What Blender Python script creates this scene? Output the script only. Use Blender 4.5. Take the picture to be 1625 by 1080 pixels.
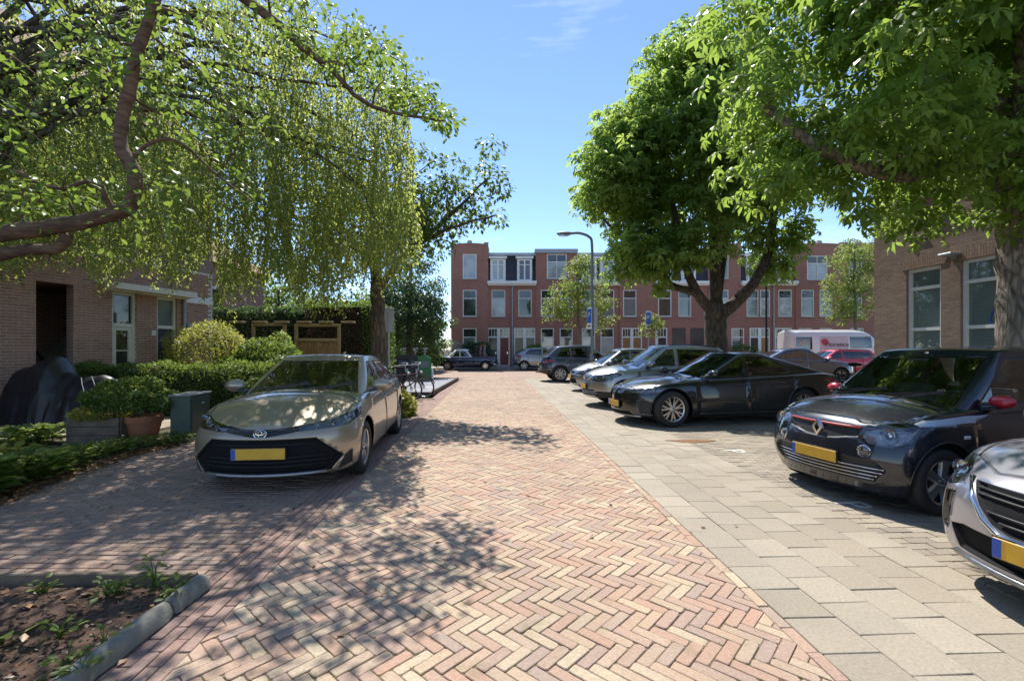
import bpy, bmesh, math, random
import numpy as np
from mathutils import Vector, Matrix
R = math.radians
random.seed(7); RNG = np.random.default_rng(7)
scn = bpy.context.scene
for o in list(bpy.data.objects): bpy.data.objects.remove(o, do_unlink=True)
# ---------------------------------------------------------------- camera
CAM_H, FPX, PCX, PCY = 1.5, 740.0, 812.5, 553.0      # photo is 1625 x 1080; horizon at row 553
cam_d = bpy.data.cameras.new('camera'); cam = bpy.data.objects.new('camera', cam_d)
scn.collection.objects.link(cam); scn.camera = cam
cam.location = (0, 0, CAM_H); cam.rotation_euler = (R(90), 0, 0)
cam_d.sensor_width = 36.0; cam_d.lens = FPX / 1625 * 36
cam_d.shift_y = (PCY - 540) / 1625
cam_d.clip_start = 0.05; cam_d.clip_end = 2000
# ---------------------------------------------------------------- sky and sun
SUN_EL, SUN_AZ = 57.0, -12.0                          # azimuth from +Y towards +X
w = bpy.data.worlds.new('World'); scn.world = w; w.use_nodes = True
nt = w.node_tree; nt.nodes.clear()
wo = nt.nodes.new('ShaderNodeOutputWorld'); bg = nt.nodes.new('ShaderNodeBackground')
sky = nt.nodes.new('ShaderNodeTexSky'); sky.sky_type = 'NISHITA'; sky.sun_disc = False
sky.sun_elevation = R(SUN_EL); sky.sun_rotation = R(SUN_AZ)
sky.air_density = 0.95; sky.dust_density = 0.05; sky.ozone_density = 3.4; sky.altitude = 1500
# a few thin cirrus wisps, evenly spread over the whole sky
tc = nt.nodes.new('ShaderNodeTexCoord'); mp = nt.nodes.new('ShaderNodeMapping')
mp.inputs['Scale'].default_value = (1.1, 1.6, 6.5); mp.inputs['Rotation'].default_value = (0, R(8), R(20))
nz = nt.nodes.new('ShaderNodeTexNoise'); nz.inputs['Scale'].default_value = 1.6; nz.inputs['Detail'].default_value = 7
nz.inputs['Roughness'].default_value = 0.55
rp = nt.nodes.new('ShaderNodeValToRGB'); rp.color_ramp.elements[0].position = 0.54; rp.color_ramp.elements[1].position = 0.95
rp.color_ramp.elements[0].color = (0, 0, 0, 1); rp.color_ramp.elements[1].color = (0.8, 0.8, 0.8, 1)
mx = nt.nodes.new('ShaderNodeMixRGB'); mx.inputs[2].default_value = (7.5, 7.7, 8.0, 1)
nt.links.new(tc.outputs['Generated'], mp.inputs['Vector']); nt.links.new(mp.outputs[0], nz.inputs['Vector'])
nt.links.new(nz.outputs['Fac'], rp.inputs[0]); nt.links.new(rp.outputs[0], mx.inputs[0])
nt.links.new(sky.outputs[0], mx.inputs[1]); nt.links.new(mx.outputs[0], bg.inputs[0]); nt.links.new(bg.outputs[0], wo.inputs[0])
bg.inputs[1].default_value = 0.106
sd = bpy.data.lights.new('sun', 'SUN'); sd.energy = 3.1; sd.angle = R(0.53); sd.color = (1.0, 0.955, 0.88)
sun = bpy.data.objects.new('sun', sd); scn.collection.objects.link(sun)
SV = Vector((math.sin(R(SUN_AZ)) * math.cos(R(SUN_EL)), math.cos(R(SUN_AZ)) * math.cos(R(SUN_EL)), math.sin(R(SUN_EL))))
sun.rotation_euler = SV.to_track_quat('Z', 'Y').to_euler(); sun.location = (-8, 20, 40)
scn.view_settings.view_transform = 'Standard'; scn.view_settings.look = 'None'
scn.view_settings.exposure = 1.25; scn.view_settings.gamma = 1.0; scn.view_settings.use_curve_mapping = False
scn.cycles.use_denoising = True
scn.cycles.max_bounces = 14; scn.cycles.transparent_max_bounces = 12; scn.cycles.diffuse_bounces = 9
scn.cycles.glossy_bounces = 4; scn.cycles.transmission_bounces = 4
scn.cycles.caustics_reflective = False; scn.cycles.caustics_refractive = False
scn.cycles.sample_clamp_indirect = 8.0
# ================================================================ helpers
COL = scn.collection
def U(px, py, Y):                       # photo pixel at depth Y -> world point
    return Vector(((px - PCX) / FPX * Y, Y, CAM_H + (PCY - py) / FPX * Y))
def G(px, py, z=0.0):                   # photo pixel on the ground
    Y = FPX * (CAM_H - z) / (py - PCY); return Vector(((px - PCX) / FPX * Y, Y, z))
def tag(o, label=None, cat=None, group=None, kind=None):
    if label: o['label'] = label
    if cat: o['category'] = cat
    if group: o['group'] = group
    if kind: o['kind'] = kind
    return o
def empty(name, loc=(0, 0, 0), rz=0.0, label=None, cat=None, group=None):
    o = bpy.data.objects.new(name, None); COL.objects.link(o); o.location = loc; o.rotation_euler = (0, 0, rz)
    o.empty_display_size = 0.2
    return tag(o, label, cat, group)
def link(name, me, parent=None, loc=None, rot=None):
    o = bpy.data.objects.new(name, me); COL.objects.link(o)
    if parent: o.parent = parent
    if loc is not None: o.location = loc
    if rot is not None: o.rotation_euler = rot
    return o
def copy_tree(o, parent=None):
    c = o.copy(); COL.objects.link(c)
    if parent: c.parent = parent
    for ch in o.children: copy_tree(ch, c)
    return c
class MB:
    def __init__(s): s.v = []; s.f = []; s.m = []; s.cur = 0
    def add(s, vs, fs):
        b = len(s.v); s.v.extend([tuple(p) for p in vs]); s.f.extend([tuple(b + i for i in f) for f in fs])
        s.m.extend([s.cur] * len(fs)); return s
    def box(s, c, d, rz=0.0, top=1.0, bev=0.0):
        x, y, z = d[0] / 2, d[1] / 2, d[2] / 2; cs, sn = math.cos(rz), math.sin(rz)
        def P(a, b, e): return (c[0] + a * cs - b * sn, c[1] + a * sn + b * cs, c[2] + e)
        if bev <= 0:
            vs = [P(a * x * (top if e > 0 else 1), b * y * (top if e > 0 else 1), e * z) for e in (-1, 1) for a, b in ((-1, -1), (1, -1), (1, 1), (-1, 1))]
            return s.add(vs, [(3, 2, 1, 0), (4, 5, 6, 7), (0, 1, 5, 4), (1, 2, 6, 5), (2, 3, 7, 6), (3, 0, 4, 7)])
        vs = []; k = bev
        for e, q in ((-z, k), (-z + k, 0), (z - k, 0), (z, k)):
            X, Y = x - q, y - q
            for a, b in ((-X + (k if not q else 0), -Y), (X - (k if not q else 0), -Y), (X, -Y + (k if not q else 0)), (X, Y - (k if not q else 0)), (X - (k if not q else 0), Y), (-X + (k if not q else 0), Y), (-X, Y - (k if not q else 0)), (-X, -Y + (k if not q else 0))):
                vs.append(P(a, b, e))
        fs = [tuple(range(7, -1, -1)), tuple(range(24, 32))]
        for L in range(3):
            for i in range(8): fs.append((L * 8 + i, L * 8 + (i + 1) % 8, L * 8 + 8 + (i + 1) % 8, L * 8 + 8 + i))
        return s.add(vs, fs)
    def bar(s, a, b, wd, ht, up=(0, 0, 1)):
        a, b = Vector(a), Vector(b); d = (b - a).normalized(); u = Vector(up)
        sd_ = d.cross(u)
        if sd_.length < 1e-4: sd_ = d.cross(Vector((1, 0, 0)))
        sd_.normalize(); u = sd_.cross(d)
        vs = [p + sd_ * (i * wd / 2) + u * (j * ht / 2) for p in (a, b) for i, j in ((-1, -1), (1, -1), (1, 1), (-1, 1))]
        return s.add(vs, [(0, 1, 2, 3), (7, 6, 5, 4), (0, 4, 5, 1), (1, 5, 6, 2), (2, 6, 7, 3), (3, 7, 4, 0)])
    def tube(s, pts, rad, n=8, cap=True, closed=False):
        pts = [Vector(p) for p in pts]; m = len(pts)
        if not hasattr(rad, '__len__'): rad = [rad] * m
        vs = []; ref = None
        for i, p in enumerate(pts):
            if closed: t = pts[(i + 1) % m] - pts[i - 1]
            else: t = pts[min(i + 1, m - 1)] - pts[max(i - 1, 0)]
            if t.length < 1e-9: t = Vector((0, 0, 1))
            t.normalize()
            if ref is None:
                ref = t.cross(Vector((0.31, 0.17, 0.93)))
                if ref.length < 1e-3: ref = t.cross(Vector((1, 0, 0)))
            ref = ref - t * ref.dot(t); ref.normalize(); q = t.cross(ref)
            for k in range(n):
                a = 2 * math.pi * k / n; vs.append(p + (ref * math.cos(a) + q * math.sin(a)) * rad[i])
        fs = []
        for i in range(m if closed else m - 1):
            j = (i + 1) % m
            for k in range(n): fs.append((i * n + k, i * n + (k + 1) % n, j * n + (k + 1) % n, j * n + k))
        if cap and not closed: fs += [tuple(range(n - 1, -1, -1)), tuple(range((m - 1) * n, m * n))]
        return s.add(vs, fs)
    def lathe(s, prof, n=24, c=(0, 0, 0), axis='z', cap=False, closed=False):
        vs = []; m = len(prof)
        for r, h in prof:
            for k in range(n):
                a = 2 * math.pi * k / n; x, y = r * math.cos(a), r * math.sin(a)
                p = {'z': (x, y, h), 'y': (x, h, y), 'x': (h, x, y)}[axis]
                vs.append((c[0] + p[0], c[1] + p[1], c[2] + p[2]))
        fs = []
        for i in range(m if closed else m - 1):
            j = (i + 1) % m
            for k in range(n):
                q = (i * n + k, i * n + (k + 1) % n, j * n + (k + 1) % n, j * n + k)
                fs.append(q if axis != 'y' else q[::-1])
        if cap: fs += [tuple(range(n - 1, -1, -1)), tuple(range((m - 1) * n, m * n))]
        return s.add(vs, fs)
    def prism(s, poly, a, b, axis='y'):          # poly in the other two axes, extruded a..b
        def P(p, t): return {'y': (p[0], t, p[1]), 'x': (t, p[0], p[1]), 'z': (p[0], p[1], t)}[axis]
        n = len(poly); vs = [P(p, a) for p in poly] + [P(p, b) for p in poly]
        return s.add(vs, [tuple(range(n)), tuple(range(2 * n - 1, n - 1, -1))] + [(i, i + n, (i + 1) % n + n, (i + 1) % n) for i in range(n)])
    def ball(s, c, r, nu=14, nv=9, sc=(1, 1, 1)):
        vs = [(c[0], c[1], c[2] - r * sc[2])]
        for j in range(1, nv):
            ph = math.pi * j / nv - math.pi / 2
            for i in range(nu):
                th = 2 * math.pi * i / nu
                vs.append((c[0] + r * sc[0] * math.cos(ph) * math.cos(th), c[1] + r * sc[1] * math.cos(ph) * math.sin(th), c[2] + r * sc[2] * math.sin(ph)))
        vs.append((c[0], c[1], c[2] + r * sc[2])); fs = []
        for i in range(nu): fs.append((0, 1 + (i + 1) % nu, 1 + i))
        for j in range(nv - 2):
            for i in range(nu):
                a = 1 + j * nu; fs.append((a + i, a + (i + 1) % nu, a + nu + (i + 1) % nu, a + nu + i))
        t = len(vs) - 1; a = 1 + (nv - 2) * nu
        for i in range(nu): fs.append((t, a + i, a + (i + 1) % nu))
        return s.add(vs, fs)
    def mesh(s, name, mats, smooth=False, fix=True, weld=False):
        me = bpy.data.meshes.new(name); me.from_pydata(s.v, [], s.f)
        if not isinstance(mats, (list, tuple)): mats = [mats]
        for m_ in mats: me.materials.append(m_)
        if len(mats) > 1: me.polygons.foreach_set('material_index', s.m)
        if fix:
            bm = bmesh.new(); bm.from_mesh(me)
            if weld: bmesh.ops.remove_doubles(bm, verts=bm.verts, dist=1e-5)
            bmesh.ops.recalc_face_normals(bm, faces=bm.faces); bm.to_mesh(me); bm.free()
        if smooth:
            me.polygons.foreach_set('use_smooth', [True] * len(me.polygons))
            if smooth != 'all': me.set_sharp_from_angle(angle=R(38))
        me.update(); return me
    def build(s, name, mats, parent=None, smooth=False, loc=None, rot=None, fix=True, weld=False):
        return link(name, s.mesh(name, mats, smooth, fix, weld), parent, loc, rot)
# ---------------------------------------------------------------- materials
class NT:
    def __init__(s, name):
        s.m = bpy.data.materials.new(name); s.m.use_nodes = True; s.t = s.m.node_tree; s.t.nodes.clear()
        s.out = s.t.nodes.new('ShaderNodeOutputMaterial')
    def n(s, typ, **kw):
        nd = s.t.nodes.new('ShaderNode' + typ)
        for k, v in kw.items():
            if k in nd.inputs: s.set(nd.inputs[k], v)
            elif k[0] == '_': setattr(nd, k[1:], v)
            else: s.set(nd.inputs[k.replace('_', ' ')], v)
        return nd
    def set(s, inp, v):
        if isinstance(v, bpy.types.NodeSocket): s.t.links.new(v, inp)
        elif isinstance(v, (tuple, list)) and len(v) == 3 and inp.type == 'RGBA': inp.default_value = (*v, 1)
        else: inp.default_value = v
    def math(s, op, a, b=0.0, c=None, clamp=False):
        nd = s.t.nodes.new('ShaderNodeMath'); nd.operation = op; nd.use_clamp = clamp
        s.set(nd.inputs[0], a); s.set(nd.inputs[1], b)
        if c is not None: s.set(nd.inputs[2], c)
        return nd.outputs[0]
    def mix(s, f, a, b, typ='MIX'):
        nd = s.t.nodes.new('ShaderNodeMixRGB'); nd.blend_type = typ
        s.set(nd.inputs[0], f); s.set(nd.inputs[1], a); s.set(nd.inputs[2], b); return nd.outputs[0]
    def ramp(s, f, stops, interp='LINEAR'):
        nd = s.t.nodes.new('ShaderNodeValToRGB'); cr = nd.color_ramp; cr.interpolation = interp
        while len(cr.elements) < len(stops): cr.elements.new(0.5)
        for e, (p, c) in zip(cr.elements, stops): e.position = p; e.color = (*c, 1) if len(c) == 3 else c
        s.set(nd.inputs[0], f); return nd.outputs[0]
    def pos(s): return s.n('NewGeometry').outputs['Position']
    def noise(s, vec, scale, detail=3.0, rough=0.5):
        nd = s.n('TexNoise', Scale=scale, Detail=detail, Roughness=rough); s.set(nd.inputs['Vector'], vec); return nd.outputs['Fac']
    def mapped(s, vec, scale=(1, 1, 1), rot=(0, 0, 0), loc=(0, 0, 0)):
        nd = s.n('Mapping'); s.set(nd.inputs['Vector'], vec); nd.inputs['Scale'].default_value = scale
        nd.inputs['Rotation'].default_value = rot; nd.inputs['Location'].default_value = loc; return nd.outputs[0]
    def bump(s, h, strength=0.3, dist=0.01, normal=None):
        nd = s.n('Bump', Strength=strength, Distance=dist); s.set(nd.inputs['Height'], h)
        if normal is not None: s.set(nd.inputs['Normal'], normal)
        return nd.outputs[0]
    def bsdf(s, **kw):
        b = s.n('BsdfPrincipled', **kw); s.t.links.new(b.outputs[0], s.out.inputs['Surface']); return b
def simple(name, col, rough=0.6, metal=0.0, var=0.12, scale=6.0, bump=0.0, bscale=60.0, **kw):
    t = NT(name); p = t.pos()
    f = t.noise(p, scale, 4.0, 0.6)
    lo = tuple(max(0, c * (1 - var)) for c in col); hi = tuple(min(1, c * (1 + var)) for c in col)
    c = t.ramp(f, [(0.3, lo), (0.7, hi)])
    args = {'Base Color': c, 'Roughness': rough, 'Metallic': metal}; args.update(kw)
    b = t.bsdf(**{k.replace('_', ' '): v for k, v in args.items()})
    if bump: t.set(b.inputs['Normal'], t.bump(t.noise(p, bscale, 4.0, 0.6), bump, 0.01))
    return t.m
def piece_mat(name, pal, rough=0.85, grime=(0.12, 0.10, 0.08), gs=1.3, gamt=0.35, bump=0.35, bs=90.0, moss=None):
    """separate pavers / bricks: every island and every object takes its own tone from the palette"""
    t = NT(name); p = t.pos()
    geo = t.n('NewGeometry'); oi = t.n('ObjectInfo')
    r = t.math('FRACT', t.math('ADD', geo.outputs['Random Per Island'], t.math('MULTIPLY', oi.outputs['Random'], 7.31)))
    c = t.ramp(r, [(i / (len(pal) - 1), q) for i, q in enumerate(pal)])
    fine = t.noise(p, 55.0, 5.0, 0.65)
    c = t.mix(1.0, c, t.ramp(fine, [(0.25, (0.72, 0.72, 0.72)), (0.75, (1.18, 1.18, 1.18))]), 'MULTIPLY')
    big = t.noise(p, gs, 5.0, 0.6)
    c = t.mix(t.math('MULTIPLY', t.ramp(big, [(0.45, (0, 0, 0)), (0.75, (1, 1, 1))]), gamt), c, grime)
    speck = t.noise(p, 22.0, 3.0, 0.7)
    c = t.mix(t.ramp(speck, [(0.64, (0, 0, 0)), (0.74, (0.45, 0.45, 0.45))]), c, grime)
    if moss: c = t.mix(t.ramp(t.noise(p, 3.1, 4.0, 0.6), [(0.58, (0, 0, 0)), (0.72, (0.5, 0.5, 0.5))]), c, moss)
    b = t.bsdf(**{'Base Color': c, 'Roughness': rough})
    h = t.math('ADD', t.math('MULTIPLY', fine, 0.5), t.noise(p, bs * 2, 3.0, 0.6))
    t.set(b.inputs['Normal'], t.bump(h, bump, 0.006)); return t.m
def brick_mat(name, c1, c2, mortar, bw=0.22, bh=0.0667, axis='x', mort=0.012, rough=0.85, gs=0.5, gcol=(0.10, 0.05, 0.04), gam=0.25, vertical=False):
    t = NT(name); p = t.pos(); sx = t.n('SeparateXYZ'); t.set(sx.inputs[0], p)
    u = sx.outputs[{'x': 0, 'y': 1}[axis]]; v = sx.outputs[2]
    cb = t.n('CombineXYZ'); t.set(cb.inputs[0], v if vertical else u); t.set(cb.inputs[1], u if vertical else v)
    br = t.n('TexBrick', Color1=c1, Color2=c2, Mortar=mortar, Scale=1.0)
    br.inputs['Mortar Size'].default_value = mort / 2; br.inputs['Brick Width'].default_value = bw
    br.inputs['Row Height'].default_value = bh; br.inputs['Mortar Smooth'].default_value = 0.15
    t.set(br.inputs['Vector'], cb.outputs[0])
    fine = t.noise(p, 30.0, 4.0, 0.65)
    c = t.mix(1.0, br.outputs['Color'], t.ramp(fine, [(0.3, (0.74, 0.74, 0.74)), (0.7, (1.22, 1.2, 1.18))]), 'MULTIPLY')
    c = t.mix(t.math('MULTIPLY', t.ramp(t.noise(p, gs, 4.0, 0.6), [(0.42, (0, 0, 0)), (0.72, (1, 1, 1))]), gam), c, gcol)
    b = t.bsdf(**{'Base Color': c, 'Roughness': rough})
    h = t.math('ADD', t.math('MULTIPLY', br.outputs['Fac'], -1.0), t.math('MULTIPLY', fine, 0.35))
    t.set(b.inputs['Normal'], t.bump(h, 0.6, 0.008)); return t.m
def leaf_mat(name, dark, light, trans=0.4, tcol=None, rough=0.42):
    t = NT(name); at = t.n('Attribute', _attribute_name='tint').outputs['Fac']
    mid = tuple((a + b) / 2 for a, b in zip(dark, light))
    c = t.ramp(at, [(0.0, dark), (0.55, mid), (1.0, light)])
    b = t.n('BsdfPrincipled', **{'Base Color': c, 'Roughness': rough}); b.inputs['Specular IOR Level'].default_value = 0.35
    tr = t.n('BsdfTranslucent'); tcol = tcol or (light[0] * 1.5, light[1] * 1.45, light[2] * 0.7)
    t.set(tr.inputs['Color'], t.mix(0.75, c, tcol))
    mxs = t.n('MixShader', Fac=trans); t.t.links.new(b.outputs[0], mxs.inputs[1]); t.t.links.new(tr.outputs[0], mxs.inputs[2])
    t.t.links.new(mxs.outputs[0], t.out.inputs['Surface']); return t.m
def bark_mat(name, c1, c2, vs=(9, 9, 2.2), bump=0.8, ridge=True):
    t = NT(name); p = t.pos(); q = t.mapped(p, vs)
    f = t.noise(q, 1.6, 6.0, 0.65); vo = t.n('TexVoronoi', Scale=1.3); vo.feature = 'DISTANCE_TO_EDGE'; t.set(vo.inputs['Vector'], q)
    h = t.math('ADD', f, t.math('MULTIPLY', vo.outputs['Distance'], 1.2 if ridge else 0.2))
    c = t.mix(1.0, t.ramp(h, [(0.42, c1), (0.85, c2)]), t.ramp(t.noise(p, 1.1, 3.0), [(0.3, (0.75, 0.8, 0.72)), (0.7, (1.2, 1.15, 1.1))]), 'MULTIPLY')
    b = t.bsdf(**{'Base Color': c, 'Roughness': 0.9}); t.set(b.inputs['Normal'], t.bump(h, bump, 0.05)); return t.m
def paint_mat(name, col, metal=0.0, rough=0.35, flake=0.0, dust=0.12):
    t = NT(name); p = t.pos(); c = col
    if flake:
        f = t.noise(p, 900.0, 1.0, 0.5); c = t.mix(f, tuple(x * (1 - flake) for x in col), tuple(min(1, x * (1 + flake)) for x in col))
    d = t.ramp(t.noise(p, 5.0, 6.0, 0.65), [(0.45, (0, 0, 0)), (0.8, (dust, dust, dust))])
    c = t.mix(d, c, (0.33, 0.30, 0.25))
    b = t.bsdf(**{'Base Color': c, 'Metallic': metal, 'Roughness': rough})
    b.inputs['Coat Weight'].default_value = 1.0; b.inputs['Coat Roughness'].default_value = 0.04
    return t.m
def glass_mat(name, tint, refl=1.0, rough=0.0):
    t = NT(name); tr = t.n('BsdfTransparent', Color=tint); gl = t.n('BsdfGlossy', Color=(1, 1, 1), Roughness=rough)
    fr = t.n('Fresnel', IOR=1.5); f = t.math('MULTIPLY', t.math('ADD', fr.outputs[0], 0.03), refl, clamp=True)
    m = t.n('MixShader'); t.set(m.inputs[0], f); t.t.links.new(tr.outputs[0], m.inputs[1]); t.t.links.new(gl.outputs[0], m.inputs[2])
    t.t.links.new(m.outputs[0], t.out.inputs['Surface']); return t.m
M = {}
M['rubber'] = simple('rubber', (0.022, 0.022, 0.023), 0.75, bump=0.15, bscale=120)
M['blackplastic'] = simple('black_plastic', (0.018, 0.018, 0.02), 0.5, bump=0.1, bscale=300)
M['gloss_black'] = simple('gloss_black', (0.008, 0.008, 0.009), 0.12, Coat_Weight=0.6)
M['chrome'] = simple('chrome', (0.72, 0.72, 0.73), 0.12, 1.0, var=0.03)
M['alu'] = simple('aluminium', (0.55, 0.55, 0.56), 0.32, 1.0, var=0.06)
M['alu_dark'] = simple('dark_alloy', (0.05, 0.05, 0.055), 0.3, 0.6)
M['gap'] = simple('panel_gap', (0.006, 0.006, 0.006), 0.9)
M['underbody'] = simple('underbody', (0.012, 0.012, 0.012), 0.9)
M['cabin'] = simple('cabin_trim', (0.06, 0.06, 0.062), 0.8, bump=0.2, bscale=200)
M['seat'] = simple('seat_fabric', (0.09, 0.09, 0.095), 0.95, bump=0.3, bscale=400)
M['carglass'] = glass_mat('car_glass', (0.74, 0.82, 0.77), 1.6)
M['tintglass'] = glass_mat('tinted_car_glass', (0.17, 0.2, 0.2), 1.6)
M['lens'] = glass_mat('lamp_lens', (0.9, 0.93, 0.95), 1.6)
M['lampbowl'] = simple('lamp_bowl', (0.24, 0.245, 0.26), 0.28, 0.75, var=0.3, scale=18)
M['grilleblack'] = simple('grille_black', (0.009, 0.009, 0.010), 0.8, Specular_IOR_Level=0.2)
M['redlamp'] = simple('tail_lamp_red', (0.32, 0.012, 0.012), 0.1, Coat_Weight=1.0)
M['amber'] = simple('amber_lens', (0.6, 0.2, 0.02), 0.15)
M['plate_y'] = simple('plate_yellow', (0.66, 0.38, 0.035), 0.45, var=0.1, scale=14)
M['plate_b'] = simple('plate_blue', (0.03, 0.09, 0.42), 0.4)
M['galv'] = simple('galvanised_steel', (0.36, 0.38, 0.39), 0.45, 0.7, var=0.15, scale=9)
M['white'] = simple('white_paint', (0.78, 0.77, 0.73), 0.4, var=0.06)
M['cream'] = simple('cream_paint', (0.70, 0.66, 0.56), 0.45, var=0.07)
M['concrete'] = simple('concrete', (0.34, 0.325, 0.295), 0.9, var=0.25, scale=5, bump=0.4, bscale=80)
# ================================================================ ground
def XR(Y): return 1.63 - 0.045 * Y           # right edge of the brick road
def XL(Y): return -1.50 - 0.040 * Y          # left edge of the herringbone field
def sheet(name, poly, z, mat, kind='structure', parent=None):
    me = bpy.data.meshes.new(name); me.from_pydata([(x, y, z) for x, y in poly], [], [tuple(range(len(poly)))])
    me.materials.append(mat); o = link(name, me, parent)
    if kind: o['kind'] = kind
    return o
def joint_mat(name, c1, c2, moss, mossamt=0.5):
    t = NT(name); p = t.pos(); f = t.noise(p, 40.0, 5.0, 0.7)
    c = t.mix(f, c1, c2); g = t.ramp(t.noise(p, 2.2, 5.0, 0.65), [(0.5, (0, 0, 0)), (0.66, (mossamt,) * 3)])
    c = t.mix(g, c, moss); b = t.bsdf(**{'Base Color': c, 'Roughness': 0.95}); t.set(b.inputs['Normal'], t.bump(f, 0.6, 0.01)); return t.m
M['joint'] = joint_mat('joint_sand', (0.22, 0.17, 0.115), (0.12, 0.09, 0.06), (0.075, 0.10, 0.022), 0.8)
M['joint_grey'] = joint_mat('joint_grey', (0.19, 0.16, 0.12), (0.10, 0.085, 0.065), (0.08, 0.085, 0.04), 0.3)
PAL_ROAD = [(0.42, 0.265, 0.185), (0.47, 0.36, 0.235), (0.37, 0.255, 0.195), (0.44, 0.30, 0.21), (0.49, 0.395, 0.27), (0.39, 0.275, 0.20), (0.43, 0.265, 0.185), (0.345, 0.255, 0.205), (0.47, 0.345, 0.23)]
M['road_brick'] = piece_mat('road_brick', PAL_ROAD, gs=0.55, gamt=0.5, grime=(0.22, 0.165, 0.12), moss=(0.16, 0.14, 0.07))
M['band_brick'] = piece_mat('band_brick', [(0.30, 0.19, 0.15), (0.36, 0.235, 0.18), (0.27, 0.18, 0.15), (0.34, 0.205, 0.155)], gs=0.9, gamt=0.4)
M['strip_brick'] = piece_mat('strip_brick', [(0.31, 0.21, 0.155), (0.37, 0.26, 0.19), (0.27, 0.195, 0.155), (0.35, 0.225, 0.16), (0.33, 0.25, 0.19)], gs=0.9, gamt=0.45)
M['slab'] = piece_mat('pavement_slab', [(0.345, 0.292, 0.218), (0.385, 0.332, 0.252), (0.305, 0.258, 0.192), (0.355, 0.306, 0.234), (0.325, 0.272, 0.20)], gs=1.1, gamt=0.42, grime=(0.19, 0.165, 0.13), bump=0.25)
M['bay_brick'] = piece_mat('bay_paver', [(0.33, 0.28, 0.21), (0.28, 0.235, 0.18), (0.37, 0.315, 0.235), (0.31, 0.255, 0.19), (0.25, 0.215, 0.17)], gs=0.9, gamt=0.45, grime=(0.13, 0.11, 0.09))
# far surfaces, too distant to tell pieces apart
def far_brick(name, pal, bw, bh, rot=0.0, grime=(0.15, 0.12, 0.1)):
    t = NT(name); p = t.mapped(t.pos(), rot=(0, 0, rot))
    br = t.n('TexBrick', Color1=pal[0], Color2=pal[1], Mortar=(0.09, 0.075, 0.055), Scale=1.0)
    br.inputs['Mortar Size'].default_value = 0.005; br.inputs['Brick Width'].default_value = bw; br.inputs['Row Height'].default_value = bh
    t.set(br.inputs['Vector'], p)
    c = t.mix(t.math('MULTIPLY', t.ramp(t.noise(p, 0.7, 5.0, 0.6), [(0.4, (0, 0, 0)), (0.75, (1, 1, 1))]), 0.4), br.outputs['Color'], grime)
    c = t.mix(1.0, c, t.ramp(t.noise(p, 9.0, 5.0, 0.65), [(0.25, (0.75,) * 3), (0.75, (1.2,) * 3)]), 'MULTIPLY')
    b = t.bsdf(**{'Base Color': c, 'Roughness': 0.88}); t.set(b.inputs['Normal'], t.bump(br.outputs['Fac'], -0.4, 0.01)); return t.m
M['far_road'] = far_brick('cross_street_brick', [(0.42, 0.29, 0.21), (0.36, 0.245, 0.185)], 0.2, 0.07)
M['far_bay'] = far_brick('far_bay_paver', [(0.31, 0.27, 0.215), (0.25, 0.22, 0.18)], 0.2, 0.1)
M['far_slab'] = far_brick('far_slab', [(0.38, 0.345, 0.29), (0.33, 0.30, 0.25)], 0.3, 0.3)
def soil_mat(name, a, b_, c_):
    t = NT(name); p = t.pos(); f = t.noise(p, 26.0, 6.0, 0.7); g = t.noise(p, 3.0, 4.0, 0.6)
    c = t.mix(t.ramp(g, [(0.4, (0, 0, 0)), (0.65, (0.7,) * 3)]), t.ramp(f, [(0.3, a), (0.7, b_)]), c_)
    b = t.bsdf(**{'Base Color': c, 'Roughness': 1.0}); t.set(b.inputs['Normal'], t.bump(f, 0.9, 0.03)); return t.m
M['soil'] = soil_mat('soil', (0.06, 0.036, 0.025), (0.165, 0.10, 0.068), (0.11, 0.066, 0.045))
M['earth'] = soil_mat('garden_earth', (0.05, 0.04, 0.025), (0.11, 0.09, 0.055), (0.05, 0.065, 0.025))
sheet('ground', [(-350, -60), (350, -60), (350, 600), (-350, 600)], -0.06, M['earth'])

def full_mesh(name, lx, ly, mat, h=0.05, n=6, seed=0, cut=0.006, ch=0.0032):
    rr = random.Random(seed); out = []
    for k in range(n):
        mb = MB(); j = lambda s=0.002: rr.uniform(-s, s)
        x, y = lx / 2 - 0.0022, ly / 2 - 0.0022; c = cut * rr.uniform(0.7, 2.0)
        P = [(-x + c, -y), (x - c, -y), (x, -y + c), (x, y - c), (x - c, y), (-x + c, y), (-x, y - c), (-x, -y + c)]
        P = [(a + j(), b + j()) for a, b in P]
        q = 1 - 2 * ch / lx, 1 - 2 * ch / ly
        vs = [(a * q[0], b * q[1], 0.0 + j(0.0008)) for a, b in P] + [(a, b, -ch) for a, b in P] + [(a, b, -h) for a, b in P]
        fs = [tuple(range(8))] + [(i + 8, (i + 1) % 8 + 8, (i + 1) % 8, i) for i in range(8)] + [(i + 16, (i + 1) % 8 + 16, (i + 1) % 8 + 8, i + 8) for i in range(8)]
        mb.add(vs, fs); out.append(mb.mesh(name, mat, False, fix=False))
    return out
def clip(poly, a, b):                        # keep the part left of the line a->b
    out = []; n = len(poly); d = (b[0] - a[0], b[1] - a[1])
    sd_ = [d[0] * (p[1] - a[1]) - d[1] * (p[0] - a[0]) for p in poly]
    for i in range(n):
        p, q, s, t = poly[i], poly[(i + 1) % n], sd_[i], sd_[(i + 1) % n]
        if s >= 0: out.append(p)
        if s * t < 0: k = s / (s - t); out.append((p[0] + (q[0] - p[0]) * k, p[1] + (q[1] - p[1]) * k))
    return out
def area(p): return 0.5 * abs(sum(p[i][0] * p[(i + 1) % len(p)][1] - p[(i + 1) % len(p)][0] * p[i][1] for i in range(len(p))))
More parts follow.
